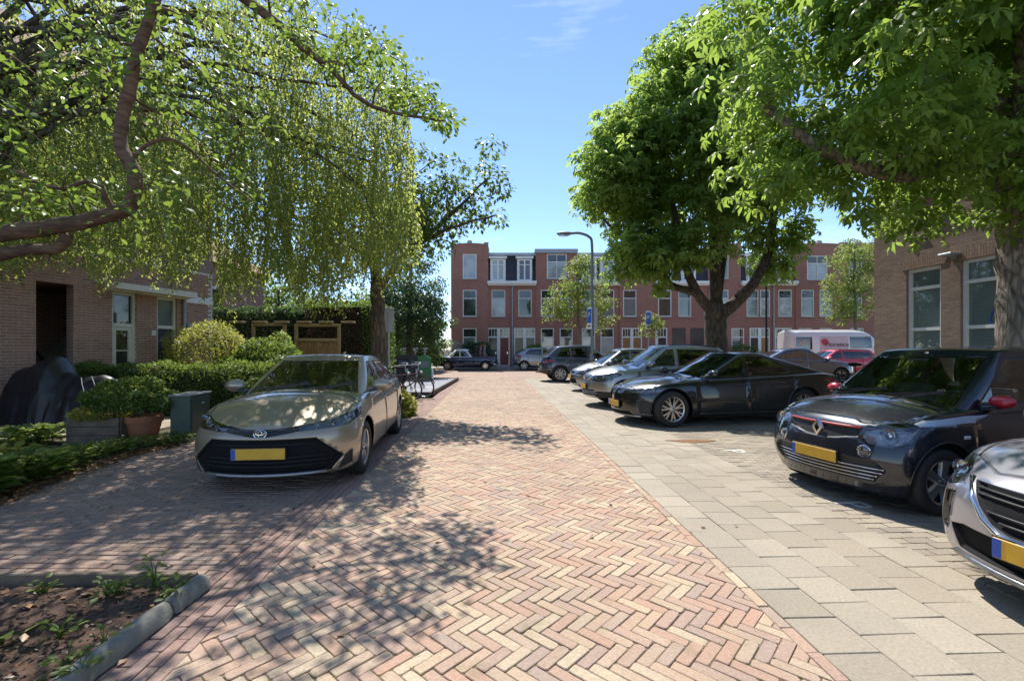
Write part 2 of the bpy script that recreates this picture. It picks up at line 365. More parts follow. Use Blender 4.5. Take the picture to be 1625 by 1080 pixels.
def lay(parent, name, rects, lx, ly, mat, bounds, limit=300, zj=0.002, seed=0, h=0.05, skip=None, z0=0.0, wear=0.006):
    """rects: (cx, cy, angle); bounds: list of half planes (a, b).  The nearest in view become objects, the rest one joined part"""
    rr = random.Random(seed); full = []; cutp = []
    for cx, cy, an in rects:
        cs, sn = math.cos(an), math.sin(an); g = 0.0022
        P = [(cx + a * cs - b * sn, cy + a * sn + b * cs) for a, b in ((-lx / 2 + g, -ly / 2 + g), (lx / 2 - g, -ly / 2 + g), (lx / 2 - g, ly / 2 - g), (-lx / 2 + g, ly / 2 - g))]
        if skip and skip(cx, cy): continue
        A = area(P); Q = P
        for a, b in bounds:
            Q = clip(Q, a, b)
            if len(Q) < 3: break
        if len(Q) < 3 or area(Q) < 0.08 * A: continue
        if area(Q) > 0.999 * A: full.append((cx, cy, an, P))
        else: cutp.append(Q)
    def seen(c):
        if c[1] < 1.9: return False
        px = PCX + c[0] / c[1] * FPX; return -20 < px < 1645
    near = sorted([f for f in full if seen(f)], key=lambda f: f[0] ** 2 + f[1] ** 2)[:limit]
    nearset = set(id(f) for f in near); meshes = full_mesh(name, lx, ly, mat, h, 6, seed, cut=wear)
    for cx, cy, an, P in near:
        o = link(name, rr.choice(meshes), parent)
        o.location = (cx, cy, z0 + rr.uniform(-zj, zj)); o.rotation_euler = (rr.uniform(-0.008, 0.008), rr.uniform(-0.008, 0.008), an + rr.uniform(-0.012, 0.012) + (math.pi if rr.random() < 0.5 else 0))
    mb = MB(); ch = 0.0028
    for Q in [f[3] for f in full if id(f) not in nearset] + cutp:
        n = len(Q); mx_ = sum(p[0] for p in Q) / n; my = sum(p[1] for p in Q) / n; z = z0 + rr.uniform(-zj, zj); t1, t2 = rr.uniform(-.008, .008), rr.uniform(-.008, .008)
        rmin = max(0.02, min(math.hypot(p[0] - mx_, p[1] - my) for p in Q)); k = 1 - min(0.3, ch * 1.6 / rmin)
        zz = lambda p: z + (p[0] - mx_) * t1 + (p[1] - my) * t2
        vs = [(mx_ + (p[0] - mx_) * k, my + (p[1] - my) * k, zz(p)) for p in Q] + [(p[0], p[1], zz(p) - ch) for p in Q] + [(p[0], p[1], z0 - h) for p in Q]
        fs = [tuple(range(n))] + [(i + n, (i + 1) % n + n, (i + 1) % n, i) for i in range(n)] + [(i + 2 * n, (i + 1) % n + 2 * n, (i + 1) % n + n, i + n) for i in range(n)]
        mb.add(vs, fs)
    o = mb.build(name + '_field', mat, parent, fix=False); o['kind'] = 'stuff'
    return o
# ---- the brick road
YN, YF = -1.0, 24.0
road = sheet('road', [(XL(YN) - 0.36, YN), (XR(YN), YN), (XR(YF), YF), (XL(YF) - 0.36, YF)], -0.0065, M['joint'])
BL, BW_ = 0.205, 0.0683
rects = []
ra = R(-45) + 0.045
def rot(p, a): return (p[0] * math.cos(a) - p[1] * math.sin(a), p[0] * math.sin(a) + p[1] * math.cos(a))
for j in range(-90, 90):
    for i in range(-320, 320):
        bx, by = i * BW_ + j * BL, i * BW_ - j * BL
        for (cx, cy, an) in ((bx + BL / 2, by + BW_ / 2, 0.0), (bx + BL + BW_ / 2, by + BW_ - BL / 2, R(90))):
            x, y = rot((cx, cy), ra); y += 10
            if YN - 0.1 < y < YF + 0.1 and XL(y) - 0.15 < x < XR(y) + 0.1: rects.append((x, y, an + ra))
road_rects = list(rects)
bR = ((XR(YF) - 0.075, YF), (XR(YN) - 0.075, YN)); bR = (bR[1], bR[0]); bL = ((XL(YF), YF), (XL(YN), YN))
lay(road, 'brick', rects, BL, BW_, M['road_brick'], [bR, bL, ((0, YN), (1, YN)), ((1, YF), (0, YF))], 300, 0.003, 1, wear=.0095)
# edge rows running along the road
rects = []; dr = math.atan2(1, -0.045); dl = math.atan2(1, -0.04)
rr_ = random.Random(3); right_row = []
for k in range(int((YF - YN) / 0.207)):
    y = YN + 0.1 + k * 0.207; right_row.append((XR(y) - 0.038, y, dr))
    for q in range(5):
        yy = y + (0.1 if q % 2 else 0); rects.append((XL(yy) - 0.036 - q * 0.0705, yy, dl))
lay(road, 'edge_brick', right_row, BL, BW_, M['road_brick'], [], 100, 0.003, 9)
lay(road, 'edge_brick', rects, BL, BW_, M['band_brick'], [], 300, 0.003, 2)
# ---- parking strip on the left
PS = [(-5.75, 2.96), (XL(2.96) - 0.36, 2.96), (XL(14) - 0.36, 14), (-5.9, 14)]
strip = sheet('parking_strip', PS, -0.0085, M['joint_grey'])
rects = []
for r_ in range(int((14 - 2.96) / 0.0695)):
    y = 3.0 + r_ * 0.0695
    for k in range(20):
        x = -5.9 + k * 0.208 + (0.104 if r_ % 2 else 0); rects.append((x, y + 0.02 * math.sin(x * 1.3), rr_.uniform(-0.01, 0.01)))
lay(strip, 'brick', rects, BL, BW_, M['strip_brick'], [((XL(2.9) - 0.36, 2.9), (XL(14) - 0.36, 14)), ((-5.75, 14), (-5.75, 2.9))], 300, 0.003, 4)
# ---- pavement of square slabs on the right
SN, SW = 5, 0.305
slabs = sheet('pavement', [(XR(YN), YN), (XR(YN) + SN * SW, YN), (XR(YF) + SN * SW, YF), (XR(YF), YF)], -0.0075, M['joint_grey'])
rects = []
for k in range(int((YF - YN) / SW)):
    for q in range(SN):
        y = YN + 0.1 + k * SW + (SW / 2 if q % 2 else 0); rects.append((XR(y) + SW * (q + 0.5), y, 0.045))
lay(slabs, 'slab', rects, SW, SW, M['slab'], [((0, YN), (1, YN)), ((1, YF), (0, YF))], 300, 0.002, 5, wear=0.004)
# ---- parking bays on the right
def XB(Y): return XR(Y) + SN * SW
bays = sheet('parking_bays', [(XB(YN), YN), (13.5, YN), (13.5, YF), (XB(YF), YF)], -0.0095, M['far_bay'])
rects = []
for r_ in range(int(15.5 / 0.1035)):
    y = -0.8 + r_ * 0.1035
    for k in range(-1, 36):
        x = XB(y) + 0.1 + k * 0.207 + (0.1035 if r_ % 2 else 0)
        if x < 9.0 and x < 1.15 * max(y, 2.0) + 2.0: rects.append((x, y + 0.045 * (x - 3), 0.045))
lay(bays, 'paver', rects, 0.205, 0.1015, M['bay_brick'], [((XB(15), 15), (XB(-2), -2))], 300, 0.003, 6)
# ---- the cross street, the far pavement with its kerb
sheet('cross_street', [(-60, YF), (70, YF), (70, 33.9), (-60, 33.9)], -0.008, M['far_road'])
kb = MB(); kb.box((5, 34.0, 0.03), (130, 0.2, 0.14), bev=0.02)
k_ = kb.build('kerb', M['concrete']); tag(k_, kind='structure')
fp = MB(); fp.box((5, 35.6, 0.02), (130, 3.0, 0.11)); tag(fp.build('far_pavement', M['far_slab']), kind='structure')
# painted letters in the bays
def letter(txt, loc, rz, size, mat, name, parent=None, extr=0.0, rx=0.0, align='CENTER'):
    cu = bpy.data.curves.new(name, 'FONT'); cu.body = txt; cu.size = size; cu.align_x = align; cu.align_y = 'CENTER'; cu.extrude = extr; cu.resolution_u = 4
    ob = bpy.data.objects.new(name, cu); COL.objects.link(ob)
    dg = bpy.context.evaluated_depsgraph_get(); me = bpy.data.meshes.new_from_object(ob.evaluated_get(dg)); bpy.data.objects.remove(ob)
    me.materials.clear(); me.materials.append(mat); o = link(name, me, parent); o.location = loc; o.rotation_euler = (rx, 0, rz); return o
M['roadpaint'] = simple('road_paint', (0.62, 0.61, 0.57), 0.7, var=0.3, scale=25)
for px, py in ((1164, 716), (1352, 801)):
    g = G(px, py); letter('P', (g.x, g.y, 0.005), R(-84), 0.42, M['roadpaint'], 'painted_letter', bays, extr=0.001)
# rusty sand stain beside the bays
st = MB(); g = G(1098, 700); n = 22
st.add([(g.x, g.y, 0.0045)] + [(g.x + math.cos(a) * (0.34 + 0.12 * math.sin(3 * a) + rr_.uniform(-.05, .05)), g.y + math.sin(a) * (0.16 + 0.05 * math.cos(2 * a) + rr_.uniform(-.03, .03)), 0.0035) for a in [2 * math.pi * i / n for i in range(n)]], [(0, 1 + i, 1 + (i + 1) % n) for i in range(n)])
M['rust'] = simple('rust_sand', (0.20, 0.095, 0.045), 0.95, var=0.5, scale=22, bump=0.5)
o = st.build('sand_stain', M['rust'], bays); o['kind'] = 'stuff'
# ---- garden ground on the left and the tile path to the house
sheet('garden_bed', [(-30, 6.2), (-6.0, 6.2), (-5.75, 14), (-2.9, 14), (-2.95, 34), (-30, 34)], -0.03, M['earth'])
path = sheet('garden_path', [(-13, 7.6), (-6.6, 7.6), (-6.6, 10.3), (-13, 10.3)], -0.013, M['joint_grey'])
rects = [(-12.9 + i * 0.305 + (0.15 if j % 2 else 0), 7.75 + j * 0.305, 0) for i in range(21) for j in range(9)]
lay(path, 'slab', rects, 0.3, 0.3, M['slab'], [((-6.6, 7), (-6.6, 12))], 300, 0.003, 8, wear=0.004)
# raised soil bed in the left foreground
def soil_grid(name, x0, x1, y0, y1, z, amp, mat, nx=70, ny=50, edge=0.12):
    rg = np.random.default_rng(5); mb = MB(); ph = rg.uniform(0, 6.28, (14, 2)); fr = rg.uniform(2, 30, 14); an = rg.uniform(0, 6.28, 14)
    vs = []
    for j in range(ny + 1):
        for i in range(nx + 1):
            x = x0 + (x1 - x0) * i / nx; y = y0 + (y1 - y0) * j / ny
            h = sum(math.sin(fr[k] * (x * math.cos(an[k]) + y * math.sin(an[k])) + ph[k, 0]) / (1 + fr[k] * 0.16) for k in range(14)) * amp + rg.normal() * 0.0035
            vs.append((x, y, z + h))
    mb.add(vs, [(j * (nx + 1) + i, j * (nx + 1) + i + 1, (j + 1) * (nx + 1) + i + 1, (j + 1) * (nx + 1) + i) for j in range(ny) for i in range(nx)])
    o = mb.build(name, mat, smooth='all', fix=False); return o
bed = soil_grid('soil_bed', -5.2, -1.99, -0.9, 2.86, 0.035, 0.009, M['soil'], 120, 140); bed['kind'] = 'structure'
# ================================================================ buildings
M['brick_red'] = brick_mat('row_house_brick', (0.42, 0.185, 0.135), (0.34, 0.15, 0.112), (0.30, 0.22, 0.18), gs=0.35, gcol=(0.11, 0.05, 0.045))
M['brick_red2'] = brick_mat('row_house_brick_b', (0.39, 0.172, 0.128), (0.32, 0.14, 0.105), (0.29, 0.21, 0.17), gs=0.3, gcol=(0.12, 0.055, 0.05))
M['brick_side'] = brick_mat('row_house_side_brick', (0.25, 0.09, 0.065), (0.20, 0.072, 0.056), (0.2, 0.13, 0.1), axis='y')
M['slate'] = brick_mat('slate_tiles', (0.035, 0.042, 0.062), (0.026, 0.031, 0.048), (0.012, 0.013, 0.018), 0.2, 0.11, gam=0.1, rough=0.6)
M['roof_flat'] = simple('roof_felt', (0.09, 0.09, 0.095), 0.9)
M['zinc'] = simple('zinc', (0.34, 0.36, 0.38), 0.5, 0.4)
M['pane'] = simple('window_glass', (0.022, 0.03, 0.028), 0.04, var=0.5, scale=1.2); M['pane'].node_tree.nodes['Principled BSDF'].inputs['Specular IOR Level'].default_value = 0.9
def pane_curtain(name, col):
    t = NT(name); p = t.pos(); s_ = t.n('SeparateXYZ'); t.set(s_.inputs[0], p)
    fold = t.math('SINE', t.math('MULTIPLY', t.math('ADD', s_.outputs[0], s_.outputs[1]), 55.0))
    c = t.mix(t.math('MULTIPLY_ADD', fold, 0.25, 0.35), col, tuple(x * 0.62 for x in col))
    c = t.mix(t.ramp(t.noise(p, 1.1, 4.0), [(0.4, (0, 0, 0)), (0.6, (0.5,) * 3)]), c, tuple(x * 0.4 for x in col))
    b = t.bsdf(**{'Base Color': c, 'Roughness': 0.5}); b.inputs['Coat Weight'].default_value = 1.0; b.inputs['Coat Roughness'].default_value = 0.03; b.inputs['Coat IOR'].default_value = 1.7
    return t.m
M['pane_curtain'] = pane_curtain('curtained_glass', (0.42, 0.45, 0.44))
M['pane_blind'] = pane_curtain('blind_glass', (0.13, 0.17, 0.165))
M['door_red'] = simple('dark_red_door', (0.17, 0.02, 0.022), 0.4)
M['door_oak'] = simple('oak_door', (0.30, 0.145, 0.045), 0.45, var=0.3, scale=9)
M['door_dark'] = simple('dark_door', (0.012, 0.016, 0.024), 0.35, Coat_Weight=0.4)
M['door_brown'] = simple('brown_shutter', (0.05, 0.03, 0.026), 0.6)
def wall_holes(mb, x0, x1, z0, z1, holes, y, depth=0.13, ny=1, rev=None):
    """front wall in the x-z plane at y with rectangular holes and their reveals (ny: +1 reveals go to +y)"""
    xs = sorted({x0, x1, *[min(max(a, x0), x1) for h in holes for a in (h[0], h[1])]}); zs = sorted({z0, z1, *[min(max(a, z0), z1) for h in holes for a in (h[2], h[3])]})
    for i in range(len(xs) - 1):
        for j in range(len(zs) - 1):
            cx, cz = (xs[i] + xs[i + 1]) / 2, (zs[j] + zs[j + 1]) / 2
            if any(h[0] < cx < h[1] and h[2] < cz < h[3] for h in holes): continue
            mb.add([(xs[i], y, zs[j]), (xs[i + 1], y, zs[j]), (xs[i + 1], y, zs[j + 1]), (xs[i], y, zs[j + 1])], [(0, 1, 2, 3)])
    if rev is not None: mb.cur = rev
    for a, b, c, d in holes:
        e = y + depth * ny
        mb.add([(a, y, c), (b, y, c), (b, y, d), (a, y, d), (a, e, c), (b, e, c), (b, e, d), (a, e, d)], [(0, 1, 5, 4), (1, 2, 6, 5), (2, 3, 7, 6), (3, 0, 4, 7)])
def frame_rect(mb, a, b, c, d, y0, y1, t):
    for (p, q, r_, s_) in ((a, b, c, c + t), (a, b, d - t, d), (a, a + t, c + t, d - t), (b - t, b, c + t, d - t)):
        mb.box(((p + q) / 2, (y0 + y1) / 2, (r_ + s_) / 2), (q - p, abs(y1 - y0), s_ - r_))
def add_window(parent, a, b, c, d, y, transom=None, mull=(), mat='white', pane='pane', t=0.07, sill=True, upper=None, out=-1):
    """sash window in a reveal; y is the wall face, out the outward direction along y"""
    f = MB(); y0, y1 = y - out * 0.035, y - out * 0.115
    frame_rect(f, a + .002, b - .002, c + .002, d - .002, y0, y1, t)
    zt = c + (d - c) * transom if transom else None
    if zt: f.box(((a + b) / 2, (y0 + y1) / 2 + out * 0.004, zt), (b - a - 2 * t, 0.075, t * 0.9))
    for m_, lo, hi in mull:
        xm = a + (b - a) * m_; zl = c + (d - c) * lo; zh = c + (d - c) * hi
        f.box((xm, (y0 + y1) / 2 + out * 0.002, (zl + zh) / 2), (t * 0.55, 0.06, zh - zl))
    fr = f.build('window', M[mat], parent)
    yp = y - out * 0.085
    segs = [(c + t, d - t)] if not zt else [(c + t, zt - t * .45), (zt + t * .45, d - t)]
    for k, (lo, hi) in enumerate(segs):
        p = MB(); ln = lambda: 0.0
        p.add([(a + t, yp, lo), (b - t, yp, lo), (b - t, yp + 0.004 * (1 if k else -1), hi), (a + t, yp, hi)], [(0, 1, 2, 3)])
        pm = pane if (k == 0 or not upper) else upper
        p.build('pane', M[pm], fr)
    if sill:
        s_ = MB(); s_.box(((a + b) / 2, y + out * 0.015, c - 0.035), (b - a + 0.1, 0.18, 0.07)); s_.build('sill', M['concrete'], fr)
    return fr
def arch_lintel(parent, a, b, z, y, mat, rise=0.12, n=7, out=-1):
    m_ = MB(); P = [(a - .05, z)] + [(a - .05 + (b - a + .1) * i / n, z + rise * (0.35 + 0.65 * (1 - ((2 * i / n) - 1) ** 2))) for i in range(n + 1)] + [(b + .05, z)]
    m_.prism(P, y + out * 0.012, y - out * 0.03); m_.build('lintel', mat, parent)
FY = 36.5
def Z1(zx, zy): p = U(690 + zx / 4.0625, 360 + zy / 4.0625, FY); return p.x, p.z
def Z2(zx, zy): p = U(1050 + zx / 4.154, 360 + zy / 4.154, FY); return p.x, p.z
def rz1(a, b, c, d): x0, zt = Z1(a, c); x1, zb = Z1(b, d); return x0, x1, zb, zt
def rz2(a, b, c, d): x0, zt = Z2(a, c); x1, zb = Z2(b, d); return x0, x1, zb, zt
WB, WT = Z1(0, 578)[1], Z1(0, 405)[1]      # first floor sill and head
GB, GT = 1.02, Z1(0, 652)[1]               # ground floor sill and head
TB, TT = Z1(0, 335)[1], Z1(0, 175)[1]      # second floor
EAVE = Z1(0, 352)[1]; MANS = Z1(0, 172)[1]; PAR = Z1(0, 118)[1]
def row_house(x0, x1, xb, wins, ground, label, brick='brick_red', bay_first=True, bay_top=None, flat_bay=False, dorm=(), pipe=None, side=False):
    """x0..xb is the tall gabled bay, xb..x1 the part under the mansard"""
    h = empty('row_house', ((x0 + x1) / 2, FY, 0.075), label=label, cat='house', group='brick row houses across the end of the street')
    off = Vector((-(x0 + x1) / 2, -FY, -0.075))
    root = empty('t'); root.location = off; bpy.data.objects.remove(root)
    class Sub: pass
    bay = (x0, xb) if bay_first else (xb, x1); man = (xb, x1) if bay_first else (x0, xb)
    ptop = bay_top or PAR
    holes = list(wins) + [g[:4] for g in ground]
    wl = MB(); wall_holes(wl, man[0], man[1], 0.05, EAVE, [q for q in holes if man[0] <= (q[0] + q[1]) / 2 <= man[1]], FY)
    wall_holes(wl, bay[0], bay[1], 0.05, ptop, [q for q in holes if bay[0] <= (q[0] + q[1]) / 2 <= bay[1]], FY - 0.06, 0.19)
    for xx in bay:                                # returns of the bay
        wl.add([(xx, FY - 0.06, 0.05), (xx, FY + 0.0, 0.05), (xx, FY, EAVE), (xx, FY + 1.6, EAVE), (xx, FY + 1.6, ptop), (xx, FY - 0.06, ptop)], [(0, 1, 2, 3, 4, 5)])
    wl.add([(bay[0], FY + 1.6, EAVE), (bay[1], FY + 1.6, EAVE), (bay[1], FY + 1.6, ptop), (bay[0], FY + 1.6, ptop)], [(0, 1, 2, 3)])
    wl.add([(x0, FY, 0.05), (x0, FY + 8.5, 0.05), (x0, FY + 8.5, EAVE), (x0, FY, EAVE), (x1, FY, 0.05), (x1, FY + 8.5, 0.05), (x1, FY + 8.5, EAVE), (x1, FY, EAVE)], [(0, 1, 2, 3), (4, 7, 6, 5), (1, 5, 6, 2)])
    w_ = wl.build('wall', M[brick], h, fix=False)
    # parapet crown
    c = MB(); xm = (bay[0] + bay[1]) / 2; hw = (bay[1] - bay[0]) / 2
    if not flat_bay:
        P = [(bay[0], ptop - .02)] + [(xm - hw * math.cos(math.pi * i / 10), ptop + (0.16 * math.sin(math.pi * i / 10))) for i in range(11)] + [(bay[1], ptop - .02)]
        c.prism(P, FY - 0.085, FY + 0.22)
        pr = c.build('parapet', M[brick], h)
        q = MB(); q.box((xm, FY + 0.05, ptop + 0.25), (0.42, 0.3, 0.24), top=0.7); q.build('finial', M['concrete'], pr)
        for sx in (-1, 1):
            q = MB(); q.box((xm + sx * (hw - .16), FY - 0.03, ptop - 0.5), (0.3, 0.16, 1.25)); q.box((xm + sx * (hw - .16), FY - 0.03, ptop - 1.17), (0.22, 0.13, 0.14)); q.build('pilaster', M[brick], pr)
            q = MB(); q.box((xm + sx * (hw - .16), FY - 0.03, ptop + 0.165), (0.36, 0.24, 0.08)); q.build('coping', M['concrete'], pr)
        rf = MB(); rf.box((xm, FY + 0.9, ptop - 0.2), (2 * hw - .02, 1.35, 0.1)); rf.build('bay_roof', M['roof_flat'], h)
    else:
        c.box((xm, FY + 0.75, ptop + 0.09), (2 * hw + 0.16, 1.9, 0.2)); c.box((xm, FY - 0.14, ptop - 0.07), (2 * hw + 0.06, 0.16, 0.12)); c.build('cornice', M['zinc'], h)
    # eaves cornice, slate mansard, flat roof behind
    e = MB(); e.box(((man[0] + man[1]) / 2, FY - 0.19, EAVE - 0.10), (man[1] - man[0] + 0.1, 0.42, 0.22)); e.box(((man[0] + man[1]) / 2, FY - 0.12, EAVE - 0.27), (man[1] - man[0] + 0.02, 0.24, 0.12))
    e.build('cornice', M['white'], h)
    s_ = MB(); s_.add([(man[0], FY + 0.05, EAVE), (man[1], FY + 0.05, EAVE), (man[1], FY + 0.55, MANS), (man[0], FY + 0.55, MANS)], [(0, 1, 2, 3)])
    s_.build('mansard', M['slate'], h, fix=False)
    r_ = MB(); r_.box(((x0 + x1) / 2, FY + 4.9, MANS + 0.03), (x1 - x0 - .01, 7.4, 0.16)); r_.box(((man[0] + man[1]) / 2, FY + 0.52, MANS + 0.02), (man[1] - man[0], 0.5, 0.22)); r_.build('roof', M['zinc'], h)
    r_ = MB(); r_.add([(x0, FY + 8.5, EAVE), (x1, FY + 8.5, EAVE), (x1, FY + 8.5, MANS), (x0, FY + 8.5, MANS)], [(0, 1, 2, 3)]); r_.build('back_wall', M[brick], h, fix=False)
    for a, b, zb, zt in dorm:
        d = MB()
        d.box(((a + b) / 2, FY + 0.35, zt + 0.10), (b - a + 0.2, 0.95, 0.16)); d.box(((a + b) / 2, FY + 0.4, (zb + zt) / 2), (b - a - .01, 0.7, zt - zb - .01))
        dd = d.build('dormer', M['white'], h)
        f = MB(); frame_rect(f, a + .1, b - .1, zb + .05, zt - .05, FY - 0.03, FY + 0.05, 0.09); f.box(((a + b) / 2, FY + 0.01, (zb + zt) / 2), (0.11, 0.078, zt - zb - .28)); f.box(((a + b) / 2, FY + 0.012, zb + (zt - zb) * .73), (b - a - .38, 0.07, 0.06))
        f.build('frame', M['white'], dd)
        p = MB(); p.add([(a + .18, FY + 0.03, zb + .1), (b - .18, FY + 0.03, zb + .1), (b - .18, FY + 0.03, zt - .1), (a + .18, FY + 0.03, zt - .1)], [(0, 1, 2, 3)]); p.build('pane', M['pane_curtain' if (int(a * 10) % 3) else 'pane'], dd)
    rw = random.Random(int(x0 * 100))
    for (a, b, zb, zt) in wins:
        inb = bay[0] <= (a + b) / 2 <= bay[1]; yy = FY - 0.06 if inb else FY
        kind = rw.random(); third = zb > EAVE - 0.6
        add_window(h, a, b, zb, zt, yy, None if (third and b - a < 1.3) else 0.68, ((0.5, 0, 1),) if b - a > 1.5 else (), 'white' if rw.random() < .7 else 'cream', 'pane_blind' if kind < .45 else ('pane_curtain' if kind > .82 or third else 'pane'), 0.075, True, 'pane')
        if inb and not third: arch_lintel(h, a, b, zt + 0.01, yy, M[brick])
    for g in ground:
        a, b, zb, zt, typ = g
        inb = bay[0] <= (a + b) / 2 <= bay[1]; yy = FY - 0.06 if inb else FY
        if typ == 'win':
            add_window(h, a, b, zb, zt, yy, 0.66, (), 'white', rw.choice(['pane_blind', 'pane_curtain', 'pane']), 0.075, True, 'pane'); arch_lintel(h, a, b, zt + 0.01, yy, M[brick])
        elif typ == 'shut':
            s_ = MB()
            for i in range(22): s_.box(((a + b) / 2, yy + 0.06, zb + 0.65 + (zt - zb - 0.65) * (i + .5) / 22), (b - a, 0.05, (zt - zb - .65) / 22 * .86))
            s_.build('roller_shutter', M['door_brown'], h)
            p = MB(); p.add([(a, yy + .1, zb), (b, yy + .1, zb), (b, yy + .1, zt), (a, yy + .1, zt)], [(0, 1, 2, 3)]); p.build('pane', M['pane_curtain'], h); arch_lintel(h, a, b, zt + 0.01, yy, M[brick])
        else:                                       # pair of doors with transom lights
            f = MB(); zt2 = zt - 0.72; xm = (a + b) / 2
            frame_rect(f, a, b, zb, zt, yy + 0.02, yy + 0.11, 0.09)
            f.box((xm, yy + 0.062, (zb + zt) / 2), (0.24, 0.1, zt - zb - .18)); f.box(((a + xm) / 2 - .02, yy + .06, zt2), ((b - a) / 2 - .25, 0.08, 0.1)); f.box(((b + xm) / 2 + .02, yy + .06, zt2), ((b - a) / 2 - .25, 0.08, 0.1))
            fr = f.build('door_frame', M['white'], h)
            for q, (l, r2) in enumerate(((a + .09, xm - .12), (xm + .12, b - .09))):
                p = MB(); p.add([(l, yy + .08, zt2 + .05), (r2, yy + .08, zt2 + .05), (r2, yy + .08, zt - .09), (l, yy + .08, zt - .09)], [(0, 1, 2, 3)]); pn = p.build('transom_pane', M['pane'], fr)
                p = MB(); [p.box((l + (r2 - l) * k / 3, yy + .066, (zt2 + zt) / 2 - .02), (0.035, 0.03, 0.56)) for k in (1, 2)]; p.build('glazing_bar', M['white'], fr)
                dm = typ[q] if isinstance(typ, tuple) else typ
                p = MB(); p.box(((l + r2) / 2, yy + .085, (zb + zt2 - .05) / 2), (r2 - l, 0.05, zt2 - .05 - zb)); dr_ = p.build('door', M[dm], h)
                p = MB(); [p.box(((l + r2) / 2, yy + .058, zb + .3 + k * .62), ((r2 - l) * .6, 0.02, 0.42), top=.9) for k in range(3)]; p.build('door_panel', M[dm], dr_)
                p = MB(); p.box((r2 - .1, yy + .04, zb + 1.05), (0.04, 0.05, 0.14)); p.build('door_handle', M['chrome'], dr_)
            s_ = MB(); s_.box((xm, yy - .1, zb - 0.02), (b - a, 0.4, 0.12)); s_.build('doorstep', M['concrete'], h)
    if pipe is not None:
        p = MB(); p.tube([(pipe, FY - 0.1, 0.1), (pipe, FY - 0.1, EAVE - 0.3)], 0.05, 10); [p.box((pipe, FY - .06, z), (0.14, 0.11, 0.05)) for z in (1.4, 3.4, 5.2)]; p.build('drainpipe', M['zinc'], h, smooth=True)
    for ob in [o for o in h.children]:              # children were written in world space
        ob.matrix_parent_inverse = Matrix.Translation(-h.location)
    return h
def dz(*a): x0, x1, zb, zt = rz1(*a); return x0, x1, EAVE + 0.02, zt
D = 0.12
def W1(a, b, f=1): x0 = Z1(a, 0)[0]; x1 = Z1(b, 0)[0]; return {1: (x0, x1, WB, WT), 0: (x0, x1, GB, GT), 2: (x0, x1, TB, TT)}[f]
def W2(a, b, f=1): x0 = Z2(a, 0)[0]; x1 = Z2(b, 0)[0]; return {1: (x0, x1, WB, WT), 0: (x0, x1, GB, GT), 2: (x0, x1, TB, TT)}[f]
def DR(a, b, typ, z=1): x0 = (Z1 if z == 1 else Z2)(a, 0)[0]; x1 = (Z1 if z == 1 else Z2)(b, 0)[0]; return (x0, x1, D, GT + 0.02, typ)
E1 = [Z1(105, 0)[0], Z1(651, 0)[0], Z1(1190, 0)[0], Z2(305, 0)[0], Z2(742, 0)[0], Z2(1195, 0)[0], Z2(1640, 0)[0]]
row_house(E1[0], E1[1], Z1(345, 0)[0], [W1(180, 270), W1(180, 270, 2), W1(365, 455), W1(538, 625)],
          [(*W1(180, 270, 0), 'win'), DR(340, 483, ('door_dark', 'door_red')), DR(510, 648, 'door_dark')],
          'red brick row house with dark red door behind the old blue saloon', dorm=[dz(357, 457, 205, 350), dz(530, 628, 205, 350)], pipe=Z1(500, 0)[0])
row_house(E1[1], E1[2], Z1(915, 0)[0], [W1(683, 770), W1(722, 850, 2), W1(805, 892), W1(948, 1035), W1(1072, 1158)],
          [(*W1(683, 768, 0), 'win'), (*W1(805, 890, 0), 'win'), (*W1(948, 1035, 0), 'win'), (*W1(1068, 1155, 0), 'win')],
          'red brick row house with a flat grey cornice directly behind the tall street lamp', 'brick_red2', bay_top=Z1(0, 160)[1], flat_bay=True, dorm=[dz(945, 1045, 205, 350), dz(1065, 1165, 205, 350)])
row_house(E1[2], E1[3], Z1(1420, 0)[0], [W1(1213, 1300), W1(1350, 1350 + 1) if False else W1(1395, 1470)[:0] or W1(1213, 1300), W1(1440, 1527), W1(1560, 1640)][:1] + [W1(1440, 1527), W1(1570, 1655)],
          [DR(1190 + 14, 1335, 'door_oak'), DR(1360, 1500, 'door_brown'), (*W1(1530, 1616, 0), 'shut'), (*W2(188, 278, 0), 'shut')],
          'red brick row house with oak doors and brown roller shutters', dorm=[dz(1450, 1545, 205, 350), dz(1590, 1685, 205, 350)])
row_house(E1[3], E1[4], Z2(520, 0)[0], [W2(350, 440), W2(350, 440, 2), W2(560, 640), W2(650, 715)],
          [(*W2(458, 543, 0), 'win'), DR(580, 714, ('door_brown', 'door_oak'), 2)],
          'red brick row house half hidden behind the big chestnut trunk', 'brick_red2', dorm=[(Z2(560, 0)[0], Z2(690, 0)[0], EAVE + .02, TT - .2)], pipe=Z2(735, 0)[0])
row_house(E1[4], E1[5], Z2(880, 0)[0], [W2(770, 860), W2(918, 1003), W2(1038, 1125), (Z2(955, 0)[0], Z2(1092, 0)[0], Z2(0, 350)[1], Z2(0, 190)[1])],
          [DR(748, 860, 'door_dark', 2), (*W2(900, 990, 0), 'win'), (*W2(1040, 1125, 0), 'win')],
          'red brick row house with blue slate dormer and gabled bay behind the white van', bay_first=False, dorm=[(Z2(765, 0)[0], Z2(860, 0)[0], EAVE + .02, Z2(0, 235)[1])])
row_house(E1[5], E1[6], Z2(1400, 0)[0], [W2(1230, 1320), W2(1230, 1320, 2), W2(1440, 1530)],
          [(*W2(1240, 1330, 0), 'win'), DR(1440, 1560, 'door_dark', 2)],
          'red brick row house right of the white van behind the slender street tree', 'brick_red2', dorm=[(Z2(1440, 0)[0], Z2(1550, 0)[0], EAVE + .02, TT - .2)])
